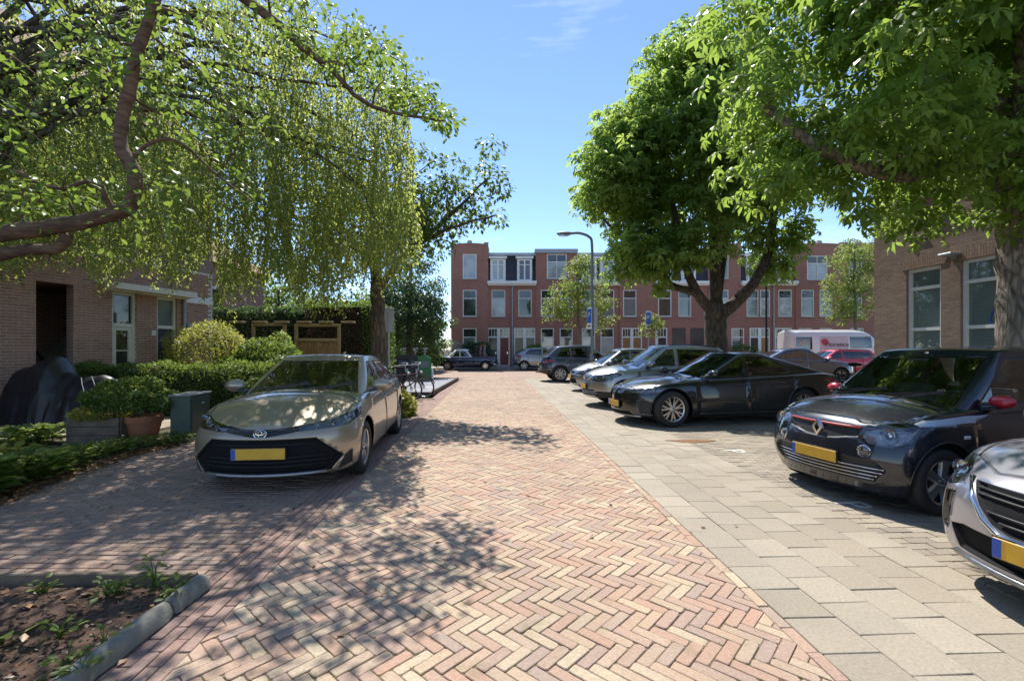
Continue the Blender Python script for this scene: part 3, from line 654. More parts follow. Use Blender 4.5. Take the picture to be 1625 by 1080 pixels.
# ---- brown brick corner building on the right (wall parallel to the road)
M['brick_brown'] = brick_mat('brown_brick', (0.345, 0.24, 0.168), (0.25, 0.165, 0.12), (0.17, 0.14, 0.115), 0.215, 0.066, axis='y', gs=0.8, gcol=(0.09, 0.055, 0.04), gam=0.35)
M['brick_brown_x'] = brick_mat('brown_brick_end', (0.345, 0.24, 0.168), (0.25, 0.165, 0.12), (0.17, 0.14, 0.115), 0.215, 0.066, axis='x', gs=0.8, gcol=(0.09, 0.055, 0.04), gam=0.35)
M['brick_soldier'] = brick_mat('brown_soldier_course', (0.37, 0.25, 0.165), (0.28, 0.18, 0.12), (0.10, 0.075, 0.058), 0.215, 0.066, axis='y', vertical=True)
def venetian(name):
    t = NT(name); s_ = t.n('SeparateXYZ'); t.set(s_.inputs[0], t.pos())
    sl = t.math('SINE', t.math('MULTIPLY', s_.outputs[2], 2 * math.pi / 0.05))
    c = t.ramp(t.math('MULTIPLY_ADD', sl, 0.5, 0.5), [(0.0, (0.055, 0.085, 0.078)), (0.6, (0.15, 0.20, 0.185))])
    b = t.bsdf(**{'Base Color': c, 'Roughness': 0.5}); b.inputs['Coat Weight'].default_value = 1.0; b.inputs['Coat Roughness'].default_value = 0.02; b.inputs['Coat IOR'].default_value = 1.8
    return t.m
M['venetian'] = venetian('glass_over_blinds')
BXc, BYc, BSL = 10.95, 14.1, -0.07             # corner and slope of the wall
brown = empty('corner_building', (BXc, BYc, 0), rz=0, label='brown brick corner building with tall white framed windows on the right', cat='building')
WAN = math.atan(-BSL)                            # rotation of a wall built along -Y
def PB(px, py):                                  # photo pixel -> (distance along wall from the corner, height)
    k = (px - PCX) / FPX; Y = (BXc - BSL * BYc) / (k - BSL); return (BYc - Y) / math.cos(WAN), CAM_H + (PCY - py) / FPX * Y
# local frame: x = along wall towards the camera, y = into the building, z up
wins = []
for (pa, pb, top_, t1, t2) in ((1438, 1493, 429, 523, 620), (1524, 1590, 413, 519, 620), (1640, 1760, 395, 515, 640)):
    a, zt = PB(pa, top_); b, _ = PB(pb, top_); _, z1 = PB(pa, t1); wins.append((a, max(b, a + 0.98), 1.02, zt, z1))
wins = [(a, b, zb, wins[0][3], wins[0][4]) for a, b, zb, zt, z1 in wins]
LW = 13.0
wl = MB(); up = [(a, b, 5.6, 8.2) for a, b, _, _, _ in wins]
wall_holes(wl, 0, LW, -0.05, 9.5, [(a, b, zb, zt) for a, b, zb, zt, _ in wins] + up, 0, 0.2)
wl.cur = 1; wl.add([(0, 0, -.05), (0, 9, -.05), (0, 9, 9.5), (0, 0, 9.5)], [(0, 1, 2, 3)]); wl.add([(LW, 0, -.05), (LW, 9, -.05), (LW, 9, 9.5), (LW, 0, 9.5), (0, 9, -.05), (0, 9, 9.5)], [(0, 3, 2, 1), (1, 2, 5, 4)])
wl.add([(0, 0, 9.5), (LW, 0, 9.5), (LW, 9, 9.5), (0, 9, 9.5)], [(0, 1, 2, 3)])
wl.build('wall', [M['brick_brown'], M['brick_brown_x']], brown, fix=False)
for a, b, zb, zt, z1 in wins:
    f = MB(); frame_rect(f, a + .003, b - .003, zb + .003, zt - .003, 0.07, 0.17, 0.085)
    z2 = zt - (zt - z1) * 0.33
    for z in (z1, z2): f.box(((a + b) / 2, 0.118, z), (b - a - .17, 0.09, 0.085))
    fr = f.build('window', M['white'], brown)
    for lo, hi in ((zb + .085, z1 - .04), (z1 + .04, z2 - .04), (z2 + .04, zt - .085)):
        p = MB(); p.add([(a + .085, .135, lo), (b - .085, .135, lo), (b - .085, .135, hi), (a + .085, .135, hi)], [(0, 1, 2, 3)]); p.build('pane', M['venetian' if hi < zt - .2 else 'pane_blind'], fr, fix=False)
    s_ = MB(); s_.box(((a + b) / 2, -0.01, zb - .04), (b - a + .1, 0.2, 0.08)); s_.build('sill', M['concrete'], fr)
    l = MB(); l.prism([(a - .12, zt + .004), (a - .2, zt + .31), (b + .2, zt + .31), (b + .12, zt + .004)], -0.014, 0.05); l.build('lintel', M['brick_soldier'], brown)
for a, b, zb, zt in up: add_window(brown, a, b, zb, zt, 0, 0.6, (), 'white', 'pane_blind', out=-1)
a, z = PB(1516, 404); q = MB(); q.box((a, -0.16, z), (0.34, 0.3, 0.07), bev=.015); q.box((a, -0.03, z - .03), (0.12, 0.08, 0.16)); q.build('wall_lamp', M['zinc'], brown)
a, z = PB(1460, 381); q = MB(); q.box((a, -0.012, z), (0.42, 0.025, 0.035)); q.box((a - .2, -0.012, z - .12), (0.035, 0.025, 0.24)); q.build('wall_anchor', M['gap'], brown)
a, z = PB(1585, 507); q = MB()
q.tube([(wins[1][1] - 0.2 + 0.2 * math.cos(t * .3), 0.12, z + 0.02 + 0.26 * math.sin(t * .3)) for t in range(5, 17)], 0.012, 6); q.build('window_ring', M['plate_b'], brown)
q = MB(); q.box((wins[0][0] + .35, 0.128, 1.33), (0.3, 0.012, 0.22)); q.build('taped_paper', simple('yellow_paper', (0.5, 0.47, 0.12), .8), brown)
brown.rotation_euler = (0, 0, R(-90) + WAN)
# ---- left brick house
HSL, HX, HY = 0.20, -10.2, 12.5                 # wall: X = HX + HSL * (Y - HY)
HAN = math.atan2(1, HSL)                         # direction of the wall away from the camera
HO = Vector((HX + HSL * (5.0 - HY), 5.0, 0))     # local origin; local x runs away from the camera, -y is the outside
house = empty('brick_house', HO, HAN, label='brick house with black panelled door and open stair porch behind the low hedge', cat='house')
cH = 1 / math.cos(math.pi / 2 - HAN)
def PH(px, py):
    k = (px - PCX) / FPX; Y = (HX - HSL * HY) / (k - HSL); return (Y - 5.0) * cH, CAM_H + (PCY - py) / FPX * Y
ph = lambda px: PH(px, 500)[0]
LPAL = [(0.39, 0.19, 0.14), (0.45, 0.235, 0.175), (0.32, 0.165, 0.13), (0.42, 0.20, 0.145), (0.47, 0.255, 0.195)]
M['house_brick'] = piece_mat('house_brick', LPAL, gs=0.9, gamt=0.25, grime=(0.1, 0.06, 0.05))
M['mortar'] = simple('pale_mortar', (0.62, 0.58, 0.51), 0.95, var=0.2, scale=12)
M['house_tex'] = brick_mat('house_brick_far', (0.34, 0.20, 0.155), (0.27, 0.155, 0.125), (0.55, 0.51, 0.45), 0.22, 0.068, axis='y')
porch = (ph(57), ph(117), -0.03, 3.05); w_a = ph(178), ph(217); d_a = ph(249), ph(281)
holes = [(porch[0], porch[1], -0.02, 3.02), (w_a[0], w_a[1], 0.1, 3.0), (d_a[0], d_a[1], 0.1, 2.98)]
uph = [(ph(30), ph(75), 4.6, 6.3), (ph(150), ph(200), 4.6, 6.3), (ph(250), ph(300), 4.6, 6.3)]
xe = ph(337)
wl = MB(); wall_holes(wl, -4.0, xe, -0.05, 3.9, holes, 0, 0.22, rev=1)
wl.build('mortar_wall', [M['mortar'], M['house_tex']], house, fix=False)
wl = MB(); wall_holes(wl, -4.0, xe, 3.9, 7.4, uph, -0.012, 0.22)
wl.add([(xe, 0, -.05), (xe, 7, -.05), (xe, 7, 7.4), (xe, -.012, 7.4)], [(0, 1, 2, 3)]); wl.add([(-4, 0, -.05), (-4, 7, -.05), (-4, 7, 7.4), (-4, 0, 7.4), (xe, 7, -.05), (xe, 7, 7.4)], [(0, 3, 2, 1), (1, 4, 5, 2)])
wl.build('upper_wall', M['house_tex'], house, fix=False)
for a, b, c, d in uph: add_window(house, a, b, c, d, -0.012, 0.66, (), 'white', 'pane', out=-1)
rects = []; rh = random.Random(21)
BH, BWD = 0.0675, 0.222
bm_ = [MB().box((0, -0.006, 0), (BWD - 0.016 + rh.uniform(-.002, .002), 0.006 + rh.uniform(-.002, .002), BH - 0.014), top=0.985).mesh('brick', M['house_brick']) for _ in range(5)]
half_ = MB().box((0, -0.006, 0), (BWD / 2 - 0.016, 0.006, BH - 0.017)).mesh('brick', M['house_brick'])
rest = MB(); cand = []
for r_ in range(int(3.9 / BH)):
    z = (r_ + .5) * BH - 0.02
    x = -2.0 + (BWD / 2 if r_ % 2 else 0)
    while x < xe - 0.1:
        a, b = x - BWD / 2, x + BWD / 2; ok = True
        for h_ in holes:
            if h_[2] - .02 < z < h_[3] + .03 and a < h_[1] and b > h_[0]:
                if a < h_[0] - 0.03: b = h_[0]
                elif b > h_[1] + 0.03: a = h_[1]
                else: ok = False
        if ok and b - a > 0.028: cand.append((a, b, z))
        x += BWD
def vis(c):
    p = HO + Vector((math.cos(HAN), math.sin(HAN), 0)) * ((c[0] + c[1]) / 2); px = PCX + p.x / p.y * FPX; py = PCY - (c[2] - CAM_H) / p.y * FPX
    return 0 < px < 1625 and 440 < py < 590
fullc = [c for c in cand if c[1] - c[0] > BWD - .002]
chosen = sorted([c for c in fullc if vis(c)], key=lambda c: c[0])[:300]; cs_ = set(chosen)
for c in chosen:
    o = link('brick', rh.choice(bm_), house); o.location = ((c[0] + c[1]) / 2, rh.uniform(-.002, .001), c[2])
for c in cand:
    if c not in cs_: rest.box(((c[0] + c[1]) / 2, -0.006 + rh.uniform(-.002, .001), c[2]), (c[1] - c[0] - .016, 0.006, BH - .014))
o = rest.build('brick_field', M['house_brick'], house, fix=False); o['kind'] = 'stuff'
# porch interior with stair
p = MB(); a, b = porch[0], porch[1]
p.add([(a, 2.4, -.02), (b + 1.5, 2.4, -.02), (b + 1.5, 2.4, 3.02), (a, 2.4, 3.02), (a, .2, -.02), (a, .2, 3.02), (b + 1.5, .2, -.02), (b + 1.5, .2, 3.02)], [(0, 1, 2, 3), (4, 0, 3, 5), (1, 6, 7, 2), (3, 2, 7, 5), (4, 6, 1, 0)])
p.build('porch_wall', M['house_tex'], house, fix=False)
for i in range(11):
    p = MB(); p.box((b + 1.2 - i * 0.0 - (i * .0), 1.75, 0), (0.01, 0.01, 0.01)) if False else p.box((a + 0.25 + i * 0.22, 1.8, 0.09 + i * 0.18), (0.24, 1.1, 0.18 + 0.0)); p.build('stair_step', M['concrete'], house)
p = MB(); p.bar((a - .1, 1.2, 2.5), (b + .6, 1.2, 0.7), 0.05, 0.06); p.build('handrail', M['blackplastic'], house)
p = MB(); p.box((a + .9, 2.37, 2.1), (0.7, 0.05, 0.6)); p.build('porch_window', M['pane'], house)
p = MB(); p.box(((a + b) / 2 + .3, -0.05, 3.2), (b - a + 3.4, 0.16, 0.3)); 
# doors
def tall_door(a, b, kind):
    zt = 2.98; zm = 2.12; f = MB(); frame_rect(f, a, b, 0.1, zt, 0.05, 0.16, 0.07); f.box(((a + b) / 2, .106, zm), (b - a - .14, .1, .09)); fr = f.build('door_frame', M['cream'], house)
    p = MB(); p.add([(a + .07, .12, zm + .045), (b - .07, .12, zm + .045), (b - .07, .12, zt - .07), (a + .07, .12, zt - .07)], [(0, 1, 2, 3)]); p.build('transom_pane', M['pane_blind' if kind else 'pane'], fr, fix=False)
    l, r2 = a + .07, b - .07
    if kind:
        p = MB(); p.box(((l + r2) / 2, .13, (.1 + zm - .05) / 2 + .03), (r2 - l, .05, zm - .12)); dd = p.build('door', M['door_dark'], house)
        for k in range(3):
            for s_ in (-1, 1):
                q = MB(); q.box(((l + r2) / 2 + s_ * (r2 - l) * .23, .1, .42 + k * .42), ((r2 - l) * .36, .02, .32), top=.9); q.build('door_panel', M['door_dark'], dd)
        q = MB(); cx_, cz_ = (l + r2) / 2, 1.68; rr2 = (r2 - l) * .36
        for i in range(5):
            t0, t1 = math.pi * i / 5 + .06, math.pi * (i + 1) / 5 - .06
            q.add([(cx_ + .05 * math.cos((t0 + t1) / 2), .102, cz_ + .05 * math.sin((t0 + t1) / 2)), (cx_ + rr2 * math.cos(t0), .102, cz_ + rr2 * math.sin(t0)), (cx_ + rr2 * math.cos((t0 + t1) / 2) * 1.03, .102, cz_ + rr2 * math.sin((t0 + t1) / 2) * 1.03), (cx_ + rr2 * math.cos(t1), .102, cz_ + rr2 * math.sin(t1))], [(0, 1, 2, 3)])
        q.build('fan_light', M['pane_blind'], dd, fix=False)
        q = MB(); q.box((l + .08, .08, 1.15), (.03, .06, .16)); q.build('door_handle', M['chrome'], dd)
    else:
        f = MB(); frame_rect(f, l, r2, .1, zm - .05, .08, .15, .09); dd = f.build('door', M['cream'], house)
        q = MB(); q.add([(l + .09, .12, .2), (r2 - .09, .12, .2), (r2 - .09, .12, zm - .14), (l + .09, .12, zm - .14)], [(0, 1, 2, 3)]); q.build('pane', M['pane'], dd, fix=False)
        q = MB(); q.box(((l + r2) / 2, .112, 1.45), (r2 - l - .2, .02, .03)); q.build('glazing_bar', M['cream'], dd)
tall_door(*w_a, 0); tall_door(*d_a, 1)
p = MB(); p.box(((w_a[0] + d_a[1]) / 2 + .05, -0.16, 3.1), (d_a[1] - w_a[0] + .5, 0.5, 0.16)); p.box(((w_a[0] + d_a[1]) / 2 + .05, -0.06, 3.0), (d_a[1] - w_a[0] + .4, 0.22, 0.05)); p.build('canopy', M['cream'], house)
x_, z_ = PH(290, 500); p = MB(); p.tube([(x_, -.07, 0), (x_, -.07, 3.1)], .045, 10); p.build('drainpipe', M['zinc'], house, smooth=True)
p = MB(); p.box(((ph(292) + xe) / 2, -.012, 3.0), (xe - ph(292), .05, .2)); p.build('string_course', M['white'], house)
x_, z_ = PH(297, 521); p = MB(); p.box((x_, -.09, z_), (.2, .14, .3), bev=.02); p.build('letter_box', M['zinc'], house)
x_, z_ = PH(243, 528); p = MB(); p.box((x_, -.02, z_), (.11, .02, .15)); hn = p.build('house_number', M['white'], house)
letter('7', (x_, -.0325, z_), 0, .12, M['gap'], 'number_digit', hn, rx=R(90))
r_ = MB(); r_.prism([(-0.5, 7.35), (3.4, 10.6), (7.4, 7.35)], -4.2, xe + .2, axis='x'); M['rooftile'] = brick_mat('roof_tiles', (0.23, 0.09, 0.06), (0.18, 0.07, 0.05), (0.05, 0.03, 0.02), 0.24, 0.3, axis='y', gam=.3); r_.build('roof', M['rooftile'], house)
# rose plastered neighbour seen past the end of the brick house
nb = empty('plastered_house', (-15.9, 22, 0), label='rose coloured plastered house wall glimpsed between brick house and shrubs', cat='house')
p = MB(); p.box((0, 0, 2.6), (5.2, 6, 5.4)); p.build('wall', simple('rose_plaster', (0.36, 0.19, 0.16), .9), nb)
p = MB(); p.prism([(-2.9, 5.3), (0, 7.4), (2.9, 5.3)], -3.2, 3.2); p.build('roof', M['rooftile'], nb)
p = MB(); p.box((2.61, -1.2, 3.6), (.06, 1.1, 1.3)); wf = p.build('window', M['white'], nb); p = MB(); p.box((2.63, -1.2, 3.6), (.06, .9, 1.1)); p.build('pane', M['pane'], wf)
# ================================================================ trees and plants
def nrm(a): return a / np.maximum(np.linalg.norm(a, axis=1, keepdims=True), 1e-9)
T_RHOMB = (np.array([(0, 0, 0), (.48, .30, .05), (1, 0, -.06), (.48, -.30, .05)]), [(0, 3, 2), (0, 2, 1)])
T_OVAL = (np.array([(0, 0, 0), (.28, .24, .05), (.68, .24, .04), (1, 0, -.10), (.68, -.24, .04), (.28, -.24, .05), (.3, 0, 0), (.7, 0, -.01)]),
          [(0, 6, 1), (1, 6, 7, 2), (2, 7, 3), (0, 5, 6), (5, 4, 7, 6), (4, 3, 7)])
def palmate(n=5, fine=False):
    vs, fs = [], []
    for k in range(n):
        a = R(-105 + 210 * k / (n - 1)); L = 1.0 - 0.34 * abs(a) / R(105); c, s = math.cos(a), math.sin(a); b = len(vs)
        pr = [(0.03, 0, 0), (.62, .20, .03), (1.0, 0, -.30), (.62, -.20, .03)] if not fine else [(0.03, 0, 0), (.35, .105, .05), (.7, .20, -.02), (1.0, 0, -.30), (.7, -.20, -.02), (.35, -.105, .05)]
        for x, y, z in pr: vs.append((L * (x * c - y * s), L * (x * s + y * c), L * (z + .10 * x * (1 - x)) - .16 * x * x))
        fs += [(b, b + 3, b + 2), (b, b + 2, b + 1)] if not fine else [(b, b + 5, b + 1), (b + 1, b + 5, b + 4, b + 2), (b + 2, b + 4, b + 3)]
    return np.array(vs), fs
T_PALM, T_PALMF = palmate(5), palmate(5, True)
T_PALM7 = palmate(7)
def leaf_obj(name, P, Dr, N, S, tint, tmpl, mat, parent=None, kind='stuff'):
    tv, tf = tmpl; n = len(P); k = len(tv)
    Dr = nrm(Dr); B = nrm(np.cross(N, Dr)); N = np.cross(Dr, B)
    V = P[:, None, :] + S[:, None, None] * (tv[None, :, 0:1] * Dr[:, None, :] + tv[None, :, 1:2] * B[:, None, :] + tv[None, :, 2:3] * N[:, None, :])
    V = V.reshape(-1, 3).astype(np.float32)
    lens = np.array([len(f) for f in tf]); flat = np.concatenate([np.array(f) for f in tf])
    idx = (np.arange(n)[:, None] * k + flat[None, :]).ravel().astype(np.int32)
    ls = np.tile(lens, n); st = np.concatenate([[0], np.cumsum(ls)[:-1]]).astype(np.int32)
    me = bpy.data.meshes.new(name); me.vertices.add(len(V)); me.vertices.foreach_set('co', V.ravel())
    me.loops.add(len(idx)); me.loops.foreach_set('vertex_index', idx)
    me.polygons.add(len(ls)); me.polygons.foreach_set('loop_start', st)
    at = me.attributes.new('tint', 'FLOAT', 'POINT'); at.data.foreach_set('value', np.repeat(np.clip(tint, 0, 1), k).astype(np.float32))
    me.materials.append(mat); me.update(calc_edges=True)
    o = link(name, me, parent)
    if kind: o['kind'] = kind
    return o
def rand_dirs(rg, n): return nrm(rg.normal(size=(n, 3)))
M['leaf_chest'] = leaf_mat('chestnut_leaf', (0.05, 0.10, 0.02), (0.19, 0.31, 0.065), 0.60, (0.58, 0.76, 0.15))
M['leaf_chest_near'] = leaf_mat('near_chestnut_leaf', (0.055, 0.11, 0.02), (0.16, 0.275, 0.05), 0.55, (0.47, 0.64, 0.11))
M['leaf_birch'] = leaf_mat('birch_leaf', (0.085, 0.13, 0.028), (0.21, 0.29, 0.07), 0.58, (0.62, 0.70, 0.16))
M['leaf_cherry'] = leaf_mat('cherry_leaf', (0.06, 0.115, 0.022), (0.14, 0.235, 0.045), 0.45, (0.38, 0.52, 0.08))
M['leaf_dark'] = leaf_mat('dark_leaf', (0.035, 0.075, 0.022), (0.09, 0.16, 0.04), 0.38, (0.32, 0.46, 0.08))
M['leaf_conifer'] = leaf_mat('deep_green_leaf', (0.03, 0.07, 0.034), (0.08, 0.15, 0.06), 0.3, (0.22, 0.36, 0.09))
M['leaf_lime'] = leaf_mat('street_tree_leaf', (0.08, 0.13, 0.03), (0.18, 0.27, 0.06), 0.48, (0.5, 0.6, 0.12))
M['leaf_hedge'] = leaf_mat('hedge_leaf', (0.05, 0.095, 0.022), (0.13, 0.21, 0.045), 0.38, (0.38, 0.5, 0.08))
M['leaf_yellow'] = leaf_mat('golden_leaf', (0.18, 0.19, 0.03), (0.40, 0.40, 0.08), 0.45, (0.6, 0.6, 0.12))
M['leaf_brown'] = leaf_mat('brown_twig_leaf', (0.05, 0.032, 0.018), (0.12, 0.075, 0.045), 0.1, (0.2, 0.12, 0.05))
M['leaf_litter'] = leaf_mat('dry_leaf', (0.13, 0.062, 0.03), (0.36, 0.20, 0.10), 0.1, (0.4, 0.25, 0.1))
M['leaf_white'] = leaf_mat('pale_blossom', (0.35, 0.36, 0.28), (0.6, 0.58, 0.5), 0.3, (0.6, 0.58, 0.5))
M['bark_chest'] = bark_mat('chestnut_bark', (0.07, 0.058, 0.05), (0.30, 0.25, 0.215))
M['bark_dark'] = bark_mat('dark_bark', (0.04, 0.031, 0.026), (0.15, 0.115, 0.092))
M['bark_cherry'] = bark_mat('cherry_bark', (0.09, 0.05, 0.035), (0.30, 0.18, 0.12), (4, 4, 14), 0.4, False)
M['bark_pale'] = bark_mat('pale_bark', (0.14, 0.115, 0.085), (0.32, 0.28, 0.22), (9, 9, 5), 0.4, False)
def smooth_path(pts, k=4):
    P = [Vector(p) for p in pts]; out = []
    for i in range(len(P) - 1):
        a, b, c, d = P[max(i - 1, 0)], P[i], P[i + 1], P[min(i + 2, len(P) - 1)]
        for j in range(k):
            t = j / k; out.append(0.5 * ((2 * b) + (c - a) * t + (2 * a - 5 * b + 4 * c - d) * t * t + (3 * b - a - 3 * c + d) * t ** 3))
    out.append(P[-1]); return out
class Skeleton:
    def __init__(s, seed): s.mb = MB(); s.nodes = []; s.rad = []; s.r = random.Random(seed)
    def limb(s, pts, r0, r1, n=9, k=4, flare=0.0, wob=0.02):
        P = smooth_path(pts, k); m = len(P); rr = []
        for i in range(m):
            t = i / (m - 1); r = r0 + (r1 - r0) * t ** 0.8
            if flare: r *= 1 + flare * math.exp(-t * m / k * 1.6)
            rr.append(r * (1 + s.r.uniform(-.05, .05)))
            if i and i < m - 1: P[i] = P[i] + Vector((s.r.uniform(-1, 1), s.r.uniform(-1, 1), s.r.uniform(-1, 1))) * wob
        s.mb.tube(P, rr, n); s.nodes += [p.copy() for p in P]; s.rad += rr; return P
    def reach(s, target, rmax=0.05, n=5, sag=0.08):
        N = np.array([tuple(p) for p in s.nodes]); d = np.linalg.norm(N - np.array(tuple(target)), axis=1) + 0.35 * np.maximum(0, N[:, 2] - target[2])
        i = int(np.argmin(d)); a = s.nodes[i]; L = (target - a).length
        if L < 0.15: return
        r0 = min(rmax, s.rad[i] * 0.7, 0.012 + 0.016 * L)
        mid = (a + target) / 2 + Vector((s.r.uniform(-.12, .12), s.r.uniform(-.12, .12), s.r.uniform(-.02, .16))) * L
        P = smooth_path([a, mid, target], 4)
        rr = [r0 + (0.006 - r0) * (j / (len(P) - 1)) for j in range(len(P))]
        s.mb.tube(P, rr, n, cap=False); s.nodes += P[2:]; s.rad += rr[2:]
def clumps_in(rg, env, n, bias=0.45):
    """points inside a union of ellipsoids, biased towards the surface"""
    vol = np.array([e[1][0] * e[1][1] * e[1][2] for e in env]) ** 0.75; pick = rg.choice(len(env), n, p=vol / vol.sum())
    d = rand_dirs(rg, n); r = rg.uniform(0, 1, n) ** bias
    C = np.array([env[i][0] for i in pick]); Rr = np.array([env[i][1] for i in pick])
    return C + d * Rr * r[:, None]
def crown_leaves(rg, C, rc, per, droop=0.5, flat=0.75):
    n = len(C) * per; ci = np.repeat(np.arange(len(C)), per); d = rand_dirs(rg, n)
    d[:, 2] = d[:, 2] * 0.9 + 0.15; d = nrm(d); rad = np.asarray(rc)[ci] * rg.uniform(0.35, 1.0, n) ** 0.6
    off = d * rad[:, None]; off[:, 2] *= flat; P = C[ci] + off
    Dr = d * np.array([1, 1, 0.4]) + rg.normal(size=(n, 3)) * 0.45; Dr[:, 2] -= droop
    N = d * 0.5 + np.array([0, 0, 0.9]) + rg.normal(size=(n, 3)) * 0.4
    tint = 0.45 + 0.2 * rg.normal(size=n) + np.repeat(rg.normal(size=len(C)) * 0.14, per)
    return P, Dr, nrm(N), tint
def make_tree(name, label, cat, base, limbs, env, ncl, rc, per, lsize, tmpl, lmat, bmat, seed, group=None, cl_extra=None, droop=0.5, bias=0.45, indiv=0, rmax=0.05, tw=1.0):
    t = empty(name, base, label=label, cat=cat, group=group); rg = np.random.default_rng(seed); sk = Skeleton(seed)
    for L in limbs: sk.limb(**L)
    C = clumps_in(rg, env, ncl, bias)
    if cl_extra is not None: C = np.vstack([C, np.array(cl_extra)])
    N0 = np.array([tuple(p) for p in sk.nodes]); order = np.argsort([np.min(np.linalg.norm(N0 - c, axis=1)) for c in C])
    for i in order: sk.reach(Vector(C[i]), rmax)
    rcs = rg.uniform(rc[0], rc[1], len(C))
    P, Dr, N, tint = crown_leaves(rg, C, rcs, per, droop)
    S = rg.uniform(lsize[0], lsize[1], len(P))
    inv = Matrix.Translation(-Vector(base))
    tr = sk.mb.build('trunk', bmat, t, smooth='all', fix=False); tr.matrix_parent_inverse = inv
    if indiv:                        # the leaves that show largest become separate parts
        px = PCX + P[:, 0] / np.maximum(P[:, 1], .1) * FPX; py = PCY - (P[:, 2] - CAM_H) / np.maximum(P[:, 1], .1) * FPX
        vis_ = (px > 5) & (px < 1620) & (py > 5) & (py < 1075) & (P[:, 1] > 1)
        score = np.where(vis_, S / np.maximum(P[:, 1], .1), 0); ids = np.argsort(-score)[:indiv]; keep = np.ones(len(P), bool); keep[ids] = False
        tv, tf = tmpl; meshes = []
        for q in range(4):
            me = bpy.data.meshes.new('leaf'); me.from_pydata([tuple(v) for v in tv], [], tf); me.materials.append(lmat)
            a_ = me.attributes.new('tint', 'FLOAT', 'POINT'); a_.data.foreach_set('value', [0.3 + 0.15 * q] * len(tv)); meshes.append(me)
        for i in ids:
            d = Vector(Dr[i]).normalized(); b = Vector(N[i]).cross(d).normalized(); nn = d.cross(b)
            m_ = Matrix((d, b, nn)).transposed().to_4x4(); m_ = Matrix.Translation(Vector(P[i])) @ m_ @ Matrix.Scale(S[i], 4)
            o = link('leaf', meshes[int(np.clip((tint[i] - .2) / .15, 0, 3))], t); o.matrix_parent_inverse = inv; o.matrix_basis = m_
        P, Dr, N, S, tint = P[keep], Dr[keep], N[keep], S[keep], tint[keep]
    cr = leaf_obj('crown', P, Dr, N, S, tint, tmpl, lmat, t); cr.matrix_parent_inverse = inv
    return t
V3 = lambda *a: Vector(a)
# ---- near horse chestnut on the right
B = V3(7.78, 6.95, 0)
make_tree('chestnut_tree', 'large chestnut tree with rugged trunk in front of the brown brick building', 'tree', B,
    [dict(pts=[B + V3(.02, 0, -.1), V3(7.74, 6.95, 1.2), V3(7.66, 6.93, 2.6), V3(7.58, 6.9, 3.4), V3(7.5, 6.85, 4.2)], r0=.38, r1=.31, n=22, k=6, flare=.25),
     dict(pts=[V3(7.35, 6.88, 3.7), V3(6.9, 6.7, 4.15), V3(6.1, 6.5, 4.1), V3(5.3, 6.45, 3.9), V3(4.4, 6.5, 4.25), V3(3.6, 6.6, 4.9)], r0=.2, r1=.05, n=12),
     dict(pts=[V3(7.4, 6.85, 4.0), V3(7.2, 6.5, 5.0), V3(6.6, 6.0, 6.2), V3(6.0, 5.8, 7.6)], r0=.24, r1=.07, n=12),
     dict(pts=[V3(7.42, 6.85, 4.1), V3(7.9, 6.4, 4.9), V3(7.4, 5.4, 5.6), V3(6.0, 4.9, 6.0), V3(4.9, 4.6, 6.3)], r0=.22, r1=.06, n=12),
     dict(pts=[V3(7.42, 6.85, 4.1), V3(8.3, 7.4, 5.4), V3(8.8, 8.0, 7.0)], r0=.22, r1=.07, n=10),
     dict(pts=[V3(7.2, 6.7, 4.9), V3(5.9, 7.0, 5.9), V3(4.8, 7.2, 6.9)], r0=.13, r1=.04, n=8)],
    [((6.7, 6.4, 6.0), (4.0, 3.0, 2.9)), ((4.3, 6.4, 5.6), (1.9, 1.8, 1.9)), ((6.9, 6.2, 4.2), (1.8, 1.5, .9)), ((5.0, 5.2, 6.6), (2.4, 2.0, 1.6)), ((8.9, 7.2, 6.2), (2.4, 2.2, 2.4)), ((5.3, 6.6, 4.35), (1.5, 1.2, .75)), ((4.3, 7.4, 4.6), (1.2, 1.1, .9))],
    340, (.36, .68), 28, (.12, .24), T_PALMF, M['leaf_chest_near'], M['bark_chest'], 11, 'chestnut trees along the parking bays', indiv=300, bias=.5)
